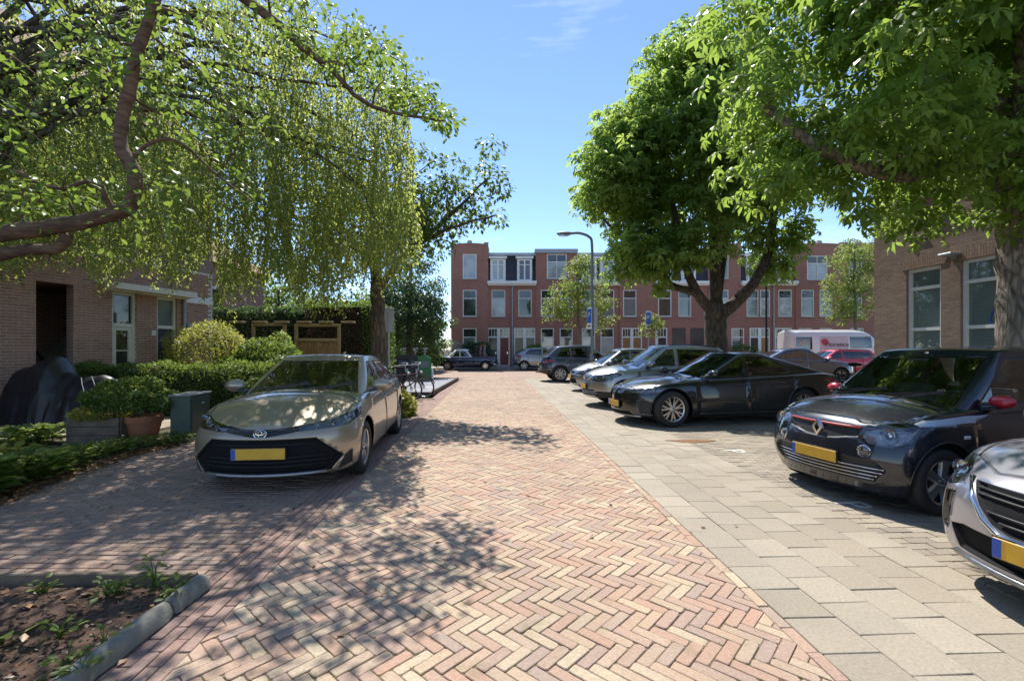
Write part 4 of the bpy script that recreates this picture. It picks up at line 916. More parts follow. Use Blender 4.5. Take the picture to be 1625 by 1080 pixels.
# ---- far horse chestnut
B = V3(6.7, 15.3, 0)
make_tree('chestnut_tree', 'wide dark green chestnut tree rising behind the parked silver cars', 'tree', B,
    [dict(pts=[B + V3(0, 0, -.1), V3(6.7, 15.3, 1.0), V3(6.68, 15.3, 2.4), V3(6.7, 15.3, 3.0)], r0=.36, r1=.34, n=18, k=6, flare=.3),
     dict(pts=[V3(6.7, 15.3, 2.5), V3(7.5, 15.2, 3.2), V3(8.15, 15.1, 4.2), V3(8.4, 15, 5.6), V3(8.5, 15, 7.2)], r0=.25, r1=.07, n=12),
     dict(pts=[V3(6.65, 15.3, 2.6), V3(6.0, 15.1, 3.3), V3(5.5, 15, 4.4), V3(5.1, 14.8, 6.2), V3(4.8, 14.8, 8.0)], r0=.2, r1=.05, n=12),
     dict(pts=[V3(6.0, 15.1, 3.3), V3(5.0, 15.0, 3.6), V3(3.9, 14.9, 4.6), V3(2.9, 14.8, 5.6)], r0=.14, r1=.04, n=9),
     dict(pts=[V3(6.7, 15.3, 2.9), V3(6.6, 15.2, 4.5), V3(6.4, 15.1, 7.0), V3(6.1, 15, 10.0)], r0=.22, r1=.05, n=12),
     dict(pts=[V3(6.7, 15.3, 3.1), V3(7.2, 15.8, 5.0), V3(7.6, 16.2, 8.0)], r0=.18, r1=.05, n=10)],
    [((6.1, 15, 8.2), (2.6, 2.6, 3.0)), ((4.7, 14.9, 6.9), (2.3, 2.2, 2.5)), ((3.5, 14.7, 6.7), (1.6, 1.7, 1.5)), ((2.7, 14.6, 6.7), (1.0, 1.2, .8)), ((4.3, 14.4, 4.2), (1.5, 1.3, .9)), ((8.0, 15.2, 6.2), (1.6, 1.9, 1.9)), ((8.6, 15.2, 4.6), (.8, 1.2, .8)), ((5.6, 15, 10.4), (1.5, 1.6, 1.3)), ((7.2, 15, 9.6), (1.5, 1.6, 1.4)), ((3.9, 14.9, 8.4), (1.2, 1.4, 1.1)), ((4.1, 14.5, 4.4), (1.1, 1.2, .8)), ((5.5, 14.3, 4.6), (1.3, 1.2, .8))],
    500, (.34, .66), 32, (.13, .27), T_PALM, M['leaf_chest'], M['bark_dark'], 12, 'chestnut trees along the parking bays', bias=.36)
# ---- broad-leaved tree by the bicycles
B = V3(-3.42, 12.0, 0)
tips = [U(px, py, 11.2 + q) for px, py, q in ((780, 235, 0), (770, 270, .2), (795, 300, 0), (785, 345, .3), (760, 350, .4), (745, 300, .3), (725, 265, .4), (705, 290, .5), (730, 340, .4), (700, 330, .6), (690, 255, .5), (655, 235, .4), (680, 300, .5), (640, 250, .5), (665, 340, .6), (650, 290, .4), (760, 320, .1), (715, 360, .4), (788, 285, .2))]
make_tree('street_tree', 'dark trunked tree with spreading branches beside the back of a road sign', 'tree', B,
    [dict(pts=[B + V3(0, 0, -.1), V3(-3.42, 12, 1.2), V3(-3.46, 12, 2.6), V3(-3.5, 12, 3.8), V3(-3.5, 11.9, 5.4)], r0=.23, r1=.12, n=14, k=5, flare=.3),
     dict(pts=[V3(-3.48, 12, 3.0), V3(-2.6, 11.8, 4.0), V3(-1.7, 11.5, 4.6), V3(-.6, 11.3, 5.6)], r0=.11, r1=.02, n=8),
     dict(pts=[V3(-2.6, 11.8, 4.0), V3(-1.6, 11.4, 4.4), V3(-.4, 11.2, 4.7)], r0=.07, r1=.02, n=7),
     dict(pts=[V3(-3.5, 12, 3.5), V3(-4.3, 12, 4.6), V3(-4.9, 11.8, 5.6)], r0=.11, r1=.03, n=8),
     dict(pts=[V3(-3.5, 11.9, 4.4), V3(-2.9, 11.8, 5.2), V3(-2.3, 11.6, 5.9)], r0=.08, r1=.02, n=7)],
    [((-3.3, 11.8, 4.6), (1.5, 1.5, 1.3)), ((-2.6, 11.6, 4.5), (1.1, 1.0, 1.0)), ((-4.4, 11.8, 5.2), (1.4, 1.3, 1.5)), ((-2.0, 11.4, 4.9), (1.0, .9, .9))], 190, (.25, .45), 44, (.09, .15), T_RHOMB, M['leaf_dark'], M['bark_dark'], 13, cl_extra=[tuple(p) for p in tips] * 2, droop=.7)
# ---- deep green tree behind the containers
B = V3(-5.5, 25, 0)
make_tree('garden_tree', 'dense deep green tree standing left of the old blue saloon', 'tree', B,
    [dict(pts=[B + V3(0, 0, -.1), V3(-5.5, 25, 1.5), V3(-5.5, 25, 3.5), V3(-5.4, 25, 6.0)], r0=.26, r1=.08, n=12, flare=.2)],
    [((-5.4, 25, 4.3), (1.9, 1.8, 3.0)), ((-4.35, 24.8, 3.0), (1.15, 1.1, 1.7)), ((-6.4, 25, 3.2), (1.4, 1.3, 1.6))], 190, (.35, .6), 60, (.12, .2), T_RHOMB, M['leaf_conifer'], M['bark_dark'], 14, droop=.8, bias=.4)
# ---- slender street trees in front of the row
def street(px, Y, env_, n, label, seed, r=.1, top=None, per=46):
    x = (px - PCX) / FPX * Y; b = V3(x, Y, 0); zt = top or 4.8
    make_tree('street_tree', label, 'tree', b, [dict(pts=[b + V3(0, 0, -.1), V3(x + .04, Y, zt * .35), V3(x - .03, Y, zt * .7), V3(x, Y, zt)], r0=r, r1=r * .35, n=10, flare=.2)],
        [((x + a[0], Y + a[1], a[2]), a[3]) for a in env_], n, (.28, .5), per, (.11, .18), T_RHOMB, M['leaf_lime'], M['bark_pale'], seed, 'slender trees in front of the row houses', droop=.6)
street(918, 29.5, [(0, 0, 5.0, (1.7, 1.5, 2.2)), (-1.2, 0, 4.0, (1.1, 1, 1.3)), (1.3, 0, 3.9, (1.1, 1, 1.3)), (.2, 0, 6.6, (1.1, 1, 1.2))], 150, 'slender light green tree with pale trunk behind the tall street lamp', 15, .13, 6.0)
street(1030, 31, [(0, 0, 3.1, (.75, .6, .8))], 26, 'small young tree beside the blue parking sign in front of oak doors', 16, .06, 3.4, 40)
street(1357, 32, [(0, 0, 6.3, (1.9, 1.6, 3.2)), (-1.0, 0, 4.9, (1.4, 1.1, 1.7)), (1.0, 0, 7.4, (1.5, 1.1, 2.3))], 200, 'slender light green tree with pale trunk behind the white van', 17, .15, 8.5)
# ---- far trees behind the gardens on the left
for i, (x, Y, z, rx, rz_, lab) in enumerate(((-9.5, 33, 3.6, 2.4, 3.0, 'bushy tree in the garden behind the reed fence'), (-6.3, 31, 2.7, 1.7, 2.7, 'dark leafy tree closing the gap left of the terrace'), (-15, 30, 4.4, 3.0, 3.6, 'tall garden tree behind the plastered house'), (-21, 40, 5.0, 4.0, 4.2, 'distant tree far behind the gardens on the left'), (-9.6, 25, 2.9, 2.2, 2.6, 'leafy garden tree filling the view under the weeping birch'), (27, 48, 6.5, 4.0, 4.5, 'distant tree behind the right end of the row'))):
    b = V3(x, Y, 0); make_tree('garden_tree', lab, 'tree', b, [dict(pts=[b, V3(x, Y, z * .6), V3(x, Y, z * 1.2)], r0=.2, r1=.08, n=8)], [((x, Y, z), (rx, 2.2, rz_ * .9)), ((x + rx * .5, Y, z * .7), (rx * .6, 1.6, rz_ * .5))], 110, (.5, .8), 48, (.2, .32), T_RHOMB, M['leaf_hedge'], M['bark_dark'], 30 + i, 'background garden trees', droop=.6)
# ---- weeping birch
def birch():
    base = V3(-9.7, 7.3, 0); t = empty('weeping_birch', base, label='weeping birch hanging long curtains of small leaves before the brick house', cat='tree')
    rg = np.random.default_rng(41); rr = random.Random(41); sk = Skeleton(41)
    sk.limb([base, V3(-9.65, 7.3, 2.5), V3(-9.4, 7.5, 5.2), V3(-9.0, 7.8, 8.4)], .24, .08, 14, flare=.3)
    ends = []
    for i in range(46):
        px = rr.uniform(-150, 640) if i > 12 else rr.uniform(330, 640); Y = rr.uniform(7.4, 10.8)
        py = rr.uniform(-160, 300) if px < 520 else rr.uniform(60, 330)
        e = U(px, py, Y); ends.append(e)
    for e in ends:
        a = V3(-9.5, 7.4, rr.uniform(3.4, 8.0)); m = (a + e) / 2 + V3(0, 0, rr.uniform(.5, 1.6)); q = a.lerp(e, .8) + V3(0, 0, rr.uniform(.2, .7))
        sk.limb([a, m, q, e], .055, .014, 6, 5, wob=.04)
    anchors = []
    while len(anchors) < 2400:
        px = rr.uniform(-90, 648); Y = rr.uniform(6.9, 10.9); lim = 425 if px < 350 else 420
        top = -60 if px < 400 else (-60 + (px - 400) * .55)
        py = rr.uniform(top, lim)
        if py < 110 and rr.random() < .45: continue
        anchors.append(U(px, py, Y))
    for a in rr.sample(anchors, 420): sk.reach(a, .02, 4)
    Pp, Dd, Nn, Ti = [], [], [], []; tw = MB()
    for k, a in enumerate(anchors):
        px = PCX + a.x / a.y * FPX
        if px > 668 or a.y < 5.5: continue
        low = CAM_H + (PCY - (455 + 25 * math.sin(px * .05) if px < 345 else (500 + 30 * math.sin(px * .04) if px < 610 else 470))) / FPX * a.y
        L = min(rr.uniform(.5, 2.3), max(0.15, a.z - low - rr.uniform(0, .6))); n = max(4, int(L / .048)); sx, sy = rr.gauss(0, .20), rr.gauss(0, .20); tin = rr.gauss(.5, .14); pts = []
        for j in range(n):
            s_ = j / n * L; cv = (1 - s_ / 2.6); p = (a.x + sx * s_ * cv + .05 * math.sin(s_ * 4 + k), a.y + sy * s_ * cv + .05 * math.cos(s_ * 4.7 + k), a.z - s_ * (.86 + .1 * math.sin(k)))
            if j % max(1, n // 5) == 0: pts.append(p)
            for _ in range(2):
                th = rr.uniform(0, 6.28); ro = abs(rr.gauss(.02, .035)); Pp.append((p[0] + ro * math.cos(th), p[1] + ro * math.sin(th), p[2] + rr.uniform(-.02, .02))); Dd.append((math.cos(th) * .7, math.sin(th) * .7, -.9 + rr.uniform(-.3, .5))); Nn.append((math.cos(th) + rr.uniform(-.6, .6), math.sin(th) + rr.uniform(-.6, .6), .6)); Ti.append(tin + rr.gauss(0, .12))
        if len(pts) > 1: tw.tube(pts, .0035, 3, cap=False)
    inv = Matrix.Translation(-base); n = len(Pp)
    cr = leaf_obj('crown', np.array(Pp), np.array(Dd), nrm(np.array(Nn)), rg.uniform(.048, .082, n), np.array(Ti), T_RHOMB, M['leaf_birch'], t); cr.matrix_parent_inverse = inv
    o = sk.mb.build('trunk', M['bark_dark'], t, smooth='all', fix=False); o.matrix_parent_inverse = inv
    o = tw.build('hanging_twigs', M['bark_dark'], t, fix=False); o.matrix_parent_inverse = inv; o['kind'] = 'stuff'
birch()
# ---- near cherry tree: trunk out of frame on the left, limbs reach in
B = V3(-6.6, 4.2, 0)
cy_ = 4.3
L1 = [V3(-6.5, 4.2, 1.6)] + [U(px, py, cy_) for px, py in ((-120, 385), (0, 371), (70, 362), (140, 350), (195, 334), (214, 305), (212, 268), (192, 232), (196, 180), (207, 140), (216, 90), (240, 20), (270, -80))]
L2 = [U(px, py, cy_ + .05) for px, py in ((-160, 440), (-60, 425), (0, 405), (45, 396), (90, 394), (108, 372))]
L3 = [V3(-6.4, 4.4, 3.2), U(60, -160, 5.4), U(300, -60, 6.0), U(430, 30, 6.2), U(480, 75, 6.2), U(525, 110, 6.2), U(575, 160, 6.2), U(640, 182, 6.2), U(705, 192, 6.2)]
L4 = [U(205, 250, 4.3), U(270, 220, 4.5), U(330, 265, 4.7), U(400, 320, 4.9)]
L5 = [U(185, 335, 4.3), U(150, 290, 4.2), U(90, 300, 4.1), U(20, 270, 4.0)]
rgc = random.Random(5); tips = []
for _ in range(80):
    t_ = rgc.random() ** .8; px = 425 + 285 * t_; py = 22 + 172 * t_ ** .9 + rgc.uniform(-95, 26) * (1 - t_ ** 3) ; tips.append(tuple(U(px, max(py, -60), rgc.uniform(5.4, 7.4))))
for _ in range(46):
    px, py = rgc.uniform(-60, 400), rgc.uniform(-60, 330); tips.append(tuple(U(px, py, rgc.uniform(3.9, 5.6))))
for px, py in ((235, 300), (250, 330), (225, 345), (60, 340), (110, 320), (160, 300), (190, 370), (250, 270), (270, 290), (20, 330), (40, 300)): tips.append(tuple(U(px, py, 4.25)))
make_tree('cherry_tree', 'cherry tree with reddish bent limb reaching in at the upper left', 'tree', B,
    [dict(pts=[B + V3(0, 0, -.1), V3(-6.58, 4.2, .9), V3(-6.5, 4.2, 1.7), V3(-6.4, 4.4, 3.3)], r0=.24, r1=.16, n=14, flare=.2),
     dict(pts=L1, r0=.085, r1=.042, n=12, wob=.006), dict(pts=L2, r0=.07, r1=.045, n=10, wob=.006), dict(pts=L3, r0=.10, r1=.012, n=8, wob=.012), dict(pts=L4, r0=.02, r1=.008, n=6), dict(pts=L5, r0=.03, r1=.01, n=6)],
    [((-3.6, 4.6, 4.4), (1.6, .8, .9))], 14, (.16, .30), 24, (.055, .105), T_OVAL, M['leaf_cherry'], M['bark_cherry'], 42, cl_extra=tips, droop=.55, indiv=300, rmax=.02)
# ---------------------------------------------------------------- shrubs and hedges
def shrub(name, label, cat, c, r, n, ls, mat, seed, group=None, tmpl=T_OVAL, flat=1.0, core=True, stems=8, bumps=16):
    rg = np.random.default_rng(seed); t = empty(name, (c[0], c[1], 0), label=label, cat=cat, group=group); inv = Matrix.Translation(-Vector((c[0], c[1], 0)))
    d = rand_dirs(rg, n); d[:, 2] = np.abs(d[:, 2]) * 1.1 - .25; d = nrm(d)
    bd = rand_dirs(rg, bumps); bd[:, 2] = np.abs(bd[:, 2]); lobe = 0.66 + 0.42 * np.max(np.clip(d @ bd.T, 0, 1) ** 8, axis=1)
    rad = lobe * rg.uniform(.72, 1.0, n) ** .5 + rg.normal(size=n) * .02; P = np.array(c) + d * rad[:, None] * np.array(r)
    ok = P[:, 2] > .02; P, d = P[ok], d[ok]; n = len(P)
    Dr = d + rg.normal(size=(n, 3)) * .6; Dr[:, 2] -= .3; N = d + np.array([0, 0, .5]) + rg.normal(size=(n, 3)) * .45
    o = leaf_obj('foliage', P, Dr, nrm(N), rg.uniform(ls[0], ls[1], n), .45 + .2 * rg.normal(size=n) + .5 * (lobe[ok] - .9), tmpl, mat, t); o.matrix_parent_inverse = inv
    mb = MB(); rr = random.Random(seed)
    for k in range(stems):
        a = rr.uniform(0, 6.28); e = Vector((c[0] + r[0] * .75 * math.cos(a) * rr.uniform(.3, 1), c[1] + r[1] * .75 * math.sin(a) * rr.uniform(.3, 1), c[2] + r[2] * rr.uniform(.2, .8)))
        mb.tube(smooth_path([(c[0] + rr.uniform(-.06, .06), c[1] + rr.uniform(-.06, .06), 0), ((c[0] + e.x) / 2, (c[1] + e.y) / 2, e.z * .55), e], 3), [.018] * 4 + [.008] * 3, 5)
    o = mb.build('stems', M['bark_dark'], t, fix=False); o.matrix_parent_inverse = inv; return t
def hedge(name, label, x0, x1, y0, y1, z1, n, ls, mats, seed, split=None, cat='hedge'):
    rg = np.random.default_rng(seed); c = Vector(((x0 + x1) / 2, (y0 + y1) / 2, 0)); t = empty(name, c, label=label, cat=cat); inv = Matrix.Translation(-c)
    A = np.array([(x1 - x0) * z1, (x1 - x0) * (y1 - y0), (y1 - y0) * z1, (y1 - y0) * z1]); f = rg.choice(4, n, p=A / A.sum()); u, v = rg.uniform(0, 1, n), rg.uniform(0, 1, n)
    X = x0 + (x1 - x0) * u; Y = y0 + (y1 - y0) * v; Zz = z1 * v; Dn = np.zeros((n, 3))
    P = np.empty((n, 3)); depth = rg.uniform(0, .09, n) ** 1.0
    for k in range(4):
        m = f == k
        if k == 0: P[m] = np.c_[X[m], y0 + depth[m], Zz[m]]; Dn[m] = (0, -1, 0)
        if k == 1: P[m] = np.c_[X[m], Y[m], z1 - depth[m]]; Dn[m] = (0, 0, 1)
        if k == 2: P[m] = np.c_[np.full(m.sum(), x1) - depth[m], y0 + (y1 - y0) * u[m], Zz[m]]; Dn[m] = (1, 0, 0)
        if k == 3: P[m] = np.c_[np.full(m.sum(), x0) + depth[m], y0 + (y1 - y0) * u[m], Zz[m]]; Dn[m] = (-1, 0, 0)
    wob = .05 * np.sin(P[:, 0] * 3.1 + P[:, 2] * 2) + .04 * np.sin(P[:, 0] * 7.3 + P[:, 1] * 5) + rg.normal(size=n) * .015; P += Dn * wob[:, None]; P[:, 2] = np.maximum(P[:, 2], .02)
    Dr = Dn * .6 + rg.normal(size=(n, 3)) * .6 + np.array([0, 0, .2]); N = Dn + rg.normal(size=(n, 3)) * .5
    S = rg.uniform(ls[0], ls[1], n); ti = .45 + .22 * rg.normal(size=n) + .6 * wob
    groups = [np.ones(n, bool)] if split is None else [split(P), ~split(P)]
    for g, m_ in zip(groups, mats if isinstance(mats, list) else [mats]):
        if g.sum(): o = leaf_obj('foliage', P[g], Dr[g], nrm(N[g]), S[g], ti[g], T_RHOMB, m_, t); o.matrix_parent_inverse = inv
    mb = MB(); mb.box(((x0 + x1) / 2, (y0 + y1) / 2, z1 / 2 - .06), (x1 - x0 - .28, y1 - y0 - .28, z1 - .2)); o = mb.build('dark_core', M['dark_core'], t); o.matrix_parent_inverse = inv  # opaque dark box added inside the foliage to block light, no real twigs
    return t
M['dark_core'] = simple('hedge_dark_core', (0.022, 0.024, 0.012), .95, var=.5, scale=30, bump=.8)  # dark colour of the light-blocking box hidden in each hedge
hedge('clipped_hedge', 'long low clipped green hedge in front of the brick house', -10.2, -5.65, 10.5, 11.3, 1.12, 15000, (.04, .075), M['leaf_hedge'], 51)
hedge('clipped_hedge', 'tall clipped green hedge above the reed fence', -11.2, -7.45, 17.2, 18.4, 3.0, 9000, (.08, .13), M['leaf_conifer'], 52)
hedge('clipped_hedge', 'tall square cut hedge with bare brown side and green top', -7.35, -4.75, 16.6, 18.6, 3.15, 13000, (.06, .1), [M['leaf_hedge'], M['leaf_brown']], 53, lambda P: (P[:, 2] > 2.92) | (P[:, 0] > -5.35))
shrub('rounded_shrub', 'dark rounded evergreen shrub behind the low hedge beside the bronze hatchback', 'shrub', (-6.55, 12.2, .75), (1.35, .8, .95), 6500, (.07, .11), M['leaf_hedge'], 54)
shrub('golden_shrub', 'bright yellow green shrub beside the drainpipe of the brick house', 'shrub', (-8.5, 13.2, 1.1), (1.5, 1.0, 1.15), 8000, (.05, .08), M['leaf_yellow'], 55)
shrub('leafy_shrub', 'small leafy shrub between the golden shrub and the reed fence', 'shrub', (-6.9, 14.0, 1.1), (.6, .5, .85), 2200, (.06, .1), M['leaf_lime'], 56)
shrub('potted_shrub', 'wide spreading leafy shrub growing over the terracotta pot', 'shrub', (-6.22, 7.62, .62), (.70, .5, .40), 5000, (.045, .075), M['leaf_hedge'], 57, stems=6)
shrub('flowering_shrub', 'pale blossoming shrub behind the tail of the old blue saloon', 'shrub', (-4.7, 35.4, 1.0), (.9, .5, 1.2), 1500, (.1, .16), M['leaf_white'], 58)
shrub('garden_shrub', 'broad green shrub against the first row house', 'shrub', (-2.9, 35.6, .9), (1.5, .6, 1.25), 3500, (.09, .15), M['leaf_conifer'], 59)
shrub('garden_shrub', 'spiky pale green plant in front of the row house windows', 'shrub', (1.8, 35.6, .8), (.7, .4, .95), 500, (.2, .4), M['leaf_lime'], 60)
shrub('garden_shrub', 'round green bush at the foot of the row beside brown doors', 'shrub', (17.6, 35.4, .8), (1.3, .6, 1.05), 2200, (.09, .15), M['leaf_hedge'], 61)
shrub('garden_shrub', 'low green undergrowth below the deep green tree', 'shrub', (-6.6, 23, .5), (2.0, 1.2, 1.2), 4200, (.1, .17), M['leaf_lime'], 62)
shrub('garden_shrub', 'loose shrub behind the parked hatchback near the cabinet', 'shrub', (-4.9, 9.3, .4), (.5, .6, .6), 2400, (.06, .1), M['leaf_hedge'], 63)
shrub('grass_tuft', 'yellow green grass tuft growing at the kerb behind the parked hatchback', 'plant', (-2.55, 10.6, .08), (.26, .5, .42), 1300, (.12, .22), M['leaf_yellow'], 64, tmpl=T_RHOMB, stems=3)
# ================================================================ vehicles
from mathutils.bvhtree import BVHTree
def kp(keys, x): return float(np.interp(x, [k[0] for k in keys], [k[1] for k in keys]))
def subdivide(vs, fs, crease, level):
    me = bpy.data.meshes.new('cage'); me.from_pydata(vs, [], fs)
    if crease:
        at = me.attributes.new('crease_edge', 'FLOAT', 'EDGE')
        at.data.foreach_set('value', [crease.get((min(e.vertices), max(e.vertices)), 0.0) for e in me.edges])
    ob = bpy.data.objects.new('cage', me); COL.objects.link(ob); md = ob.modifiers.new('s', 'SUBSURF'); md.levels = level; md.render_levels = level
    dg = bpy.context.evaluated_depsgraph_get(); bm = bmesh.new(); bm.from_mesh(ob.evaluated_get(dg).to_mesh()); bpy.data.objects.remove(ob); bpy.data.meshes.remove(me)
    for f in bm.faces: f.smooth = True
    bmesh.ops.recalc_face_normals(bm, faces=bm.faces); bm.normal_update(); return bm
RFR = [0, .09, .32, .60, .86, 1.0]
def body_cage(S):
    h = S['L'] / 2; xs = [h * q for q in (-1, -.94, -.84, -.70, -.54, -.36, -.18, 0, .18, .36, .54, .70, .82, .92, 1)]
    WF = S.get('wf', [.90, .965, 1.0, .99, .965, .905]); VV = (.80, .42, 0)
    def off(x, y, z, W):
        v = min(1.0, abs(y) / max(W, .01)); dF, dR = h - x, x + h
        fF, fR = math.exp(-(dF / .42) ** 2), math.exp(-(dR / .42) ** 2)
        return fF * (kp(S['nose'], z) - S['planF'] * v ** 2.4) - fR * (kp(S['tail'], z) - S['planR'] * v ** 2.4)
    vs, rings = [], []
    for x in xs:
        W, zb, zs, zt = kp(S['W'], x), kp(S['zb'], x), kp(S['zsh'], x), kp(S['ztop'], x)
        half = [(v * W * WF[0], zb) for v in (0, .42, .80)] + [(W * WF[i], zb + RFR[i] * (zs - zb)) for i in range(6)] + [(v * W * WF[5], zs + (zt - zs) * (1 - (v / .98) ** 2.2)) for v in VV]
        full = half + [(-y, z) for y, z in half[-2:0:-1]]; r = []
        for y, z in full: r.append(len(vs)); vs.append((x + off(x, y, z, W), y, z))
        rings.append(r)
    n = len(rings[0]); fs = []; cr = {}
    for i in range(len(xs) - 1):
        for k in range(n): fs.append((rings[i][k], rings[i][(k + 1) % n], rings[i + 1][(k + 1) % n], rings[i + 1][k]))
        for k, c in ((8, S.get('crease', .45)), (6, S.get('crease_c', .25)), (4, .3)):
            for kk in (k, n - k): e = (rings[i][kk], rings[i + 1][kk]); cr[(min(e), max(e))] = c
    for end, x in ((0, xs[0]), (-1, xs[-1])):           # end caps: 6 side rows x 7 columns
        r = rings[end]; W = kp(S['W'], x); zb, zs = kp(S['zb'], x), kp(S['zsh'], x)
        grid = []
        for q in range(6):
            row = [r[3 + q]]
            for v in (.80, .42, 0, -.42, -.80):
                if q == 0: row.append(r[{.80: 2, .42: 1, 0: 0, -.42: n - 1, -.80: n - 2}[v]])
                elif q == 5: row.append(r[{.80: 9, .42: 10, 0: 11, -.42: 12, -.80: 13}[v]])
                else:
                    y = v * W * WF[q]; z = zb + RFR[q] * (zs - zb); row.append(len(vs)); vs.append((x + off(x, y, z, W), y, z))
            row.append(r[n - 3 - q]); grid.append(row)
        for q in range(5):
            for c in range(6): fs.append((grid[q][c], grid[q + 1][c], grid[q + 1][c + 1], grid[q][c + 1]))
    return subdivide(vs, fs, cr, S.get('sub', 2))
def cabin_fn(S):
    g = S['gh']
    def P(u, v, w):
        xf = g['cowl'] + (g['rf'] - g['cowl']) * w - (g.get('pb', .22) * (1 - w) + g.get('pt', .12) * w) * abs(v) ** 2.2
        xr = g['rb'] + (g['rr'] - g['rb']) * w + (g.get('rpb', .14) * (1 - w) + g.get('rpt', .1) * w) * abs(v) ** 2.2
        x = xr + (xf - xr) * u; tp = 1 - g.get('taper', .05) * abs(2 * u - 1) ** 3 - g.get('rtaper', .04) * (1 - u) ** 2
        wd = (g['wb'] + (g['wr'] - g['wb']) * w + .03 * math.sin(math.pi * w)) * tp
        zr = g['zrr'] + (g['zrf'] - g['zrr']) * u + g.get('arch', .03) * 4 * u * (1 - u)
        zb = g['zbr'] + (g['zbf'] - g['zbr']) * u
        z = zb + (zr - zb) * w + (g.get('crown', .03) * (1 - v * v) if w > .99 else 0)
        return (x, v * wd, z)
    return P
def cabin_cage(S):
    P = cabin_fn(S); us = [0, .05, .22, .42, .60, .80, .95, 1]; vv = [-1, -.9, -.45, 0, .45, .9, 1]; ws = [0, .34, .68, .93, 1.0]
    vs, fs, ids = [], [], {}
    def vid(i, j, k):
        if (i, j, k) not in ids: ids[(i, j, k)] = len(vs); vs.append(P(us[i], vv[j], ws[k]))
        return ids[(i, j, k)]
    nu, nv, nk = len(us), len(vv), len(ws); loop = [(i, 0) for i in range(nu)] + [(nu - 1, j) for j in range(1, nv)] + [(i, nv - 1) for i in range(nu - 2, -1, -1)] + [(0, j) for j in range(nv - 2, 0, -1)]
    for k in range(nk - 1):
        for q in range(len(loop)):
            a, b = loop[q], loop[(q + 1) % len(loop)]; fs.append((vid(*a, k), vid(*b, k), vid(*b, k + 1), vid(*a, k + 1)))
    for i in range(nu - 1):
        for j in range(nv - 1): fs.append((vid(i, j, nk - 1), vid(i + 1, j, nk - 1), vid(i + 1, j + 1, nk - 1), vid(i, j + 1, nk - 1)))
    return subdivide(vs, fs, None, S.get('sub', 2))
AX = {'side': (0, 2), 'front': (1, 2), 'rear': (1, 2), 'top': (0, 1)}
def pip(p, poly):
    c = False; n = len(poly)
    for i in range(n):
        (x1, y1), (x2, y2) = poly[i], poly[(i + 1) % n]
        if (y1 > p[1]) != (y2 > p[1]) and p[0] < (x2 - x1) * (p[1] - y1) / (y2 - y1) + x1: c = not c
    return c
def okf(view, f, extra=None):
    n = f.normal; c = f.calc_center_median()
    if view == 'side' and abs(n.y) < .28: return False
    if view == 'front' and n.x < .10: return False
    if view == 'rear' and n.x > -.10: return False
    if view == 'top' and n.z < .25: return False
    return extra is None or extra(c, n)
def cutpoly(bm, poly, view, extra=None):
    a, b = AX[view]; lo = [min(p[k] for p in poly) - .01 for k in (0, 1)]; hi = [max(p[k] for p in poly) + .01 for k in (0, 1)]; cand = []
    for f in bm.faces:
        if not okf(view, f, extra): continue
        ca = [v.co[a] for v in f.verts]; cb = [v.co[b] for v in f.verts]
        if max(ca) < lo[0] or min(ca) > hi[0] or max(cb) < lo[1] or min(cb) > hi[1]: continue
        cand.append(f)
    for i in range(len(poly)):
        p, q = poly[i], poly[(i + 1) % len(poly)]; co = [0, 0, 0]; no = [0, 0, 0]
        co[a], co[b] = p; no[a], no[b] = -(q[1] - p[1]), q[0] - p[0]
        if abs(no[a]) + abs(no[b]) < 1e-7: continue
        es = {e for f in cand for e in f.edges}; vs = {v for f in cand for v in f.verts}
        r = bmesh.ops.bisect_plane(bm, geom=list(cand) + list(es) + list(vs), dist=1e-5, plane_co=co, plane_no=no)
        cand = [g for g in r['geom'] if isinstance(g, bmesh.types.BMFace)]
    out = []
    for f in cand:
        if f.is_valid:
            f.normal_update(); c = f.calc_center_median()
            if okf(view, f, extra) and pip((c[a], c[b]), poly): out.append(f)
    return out
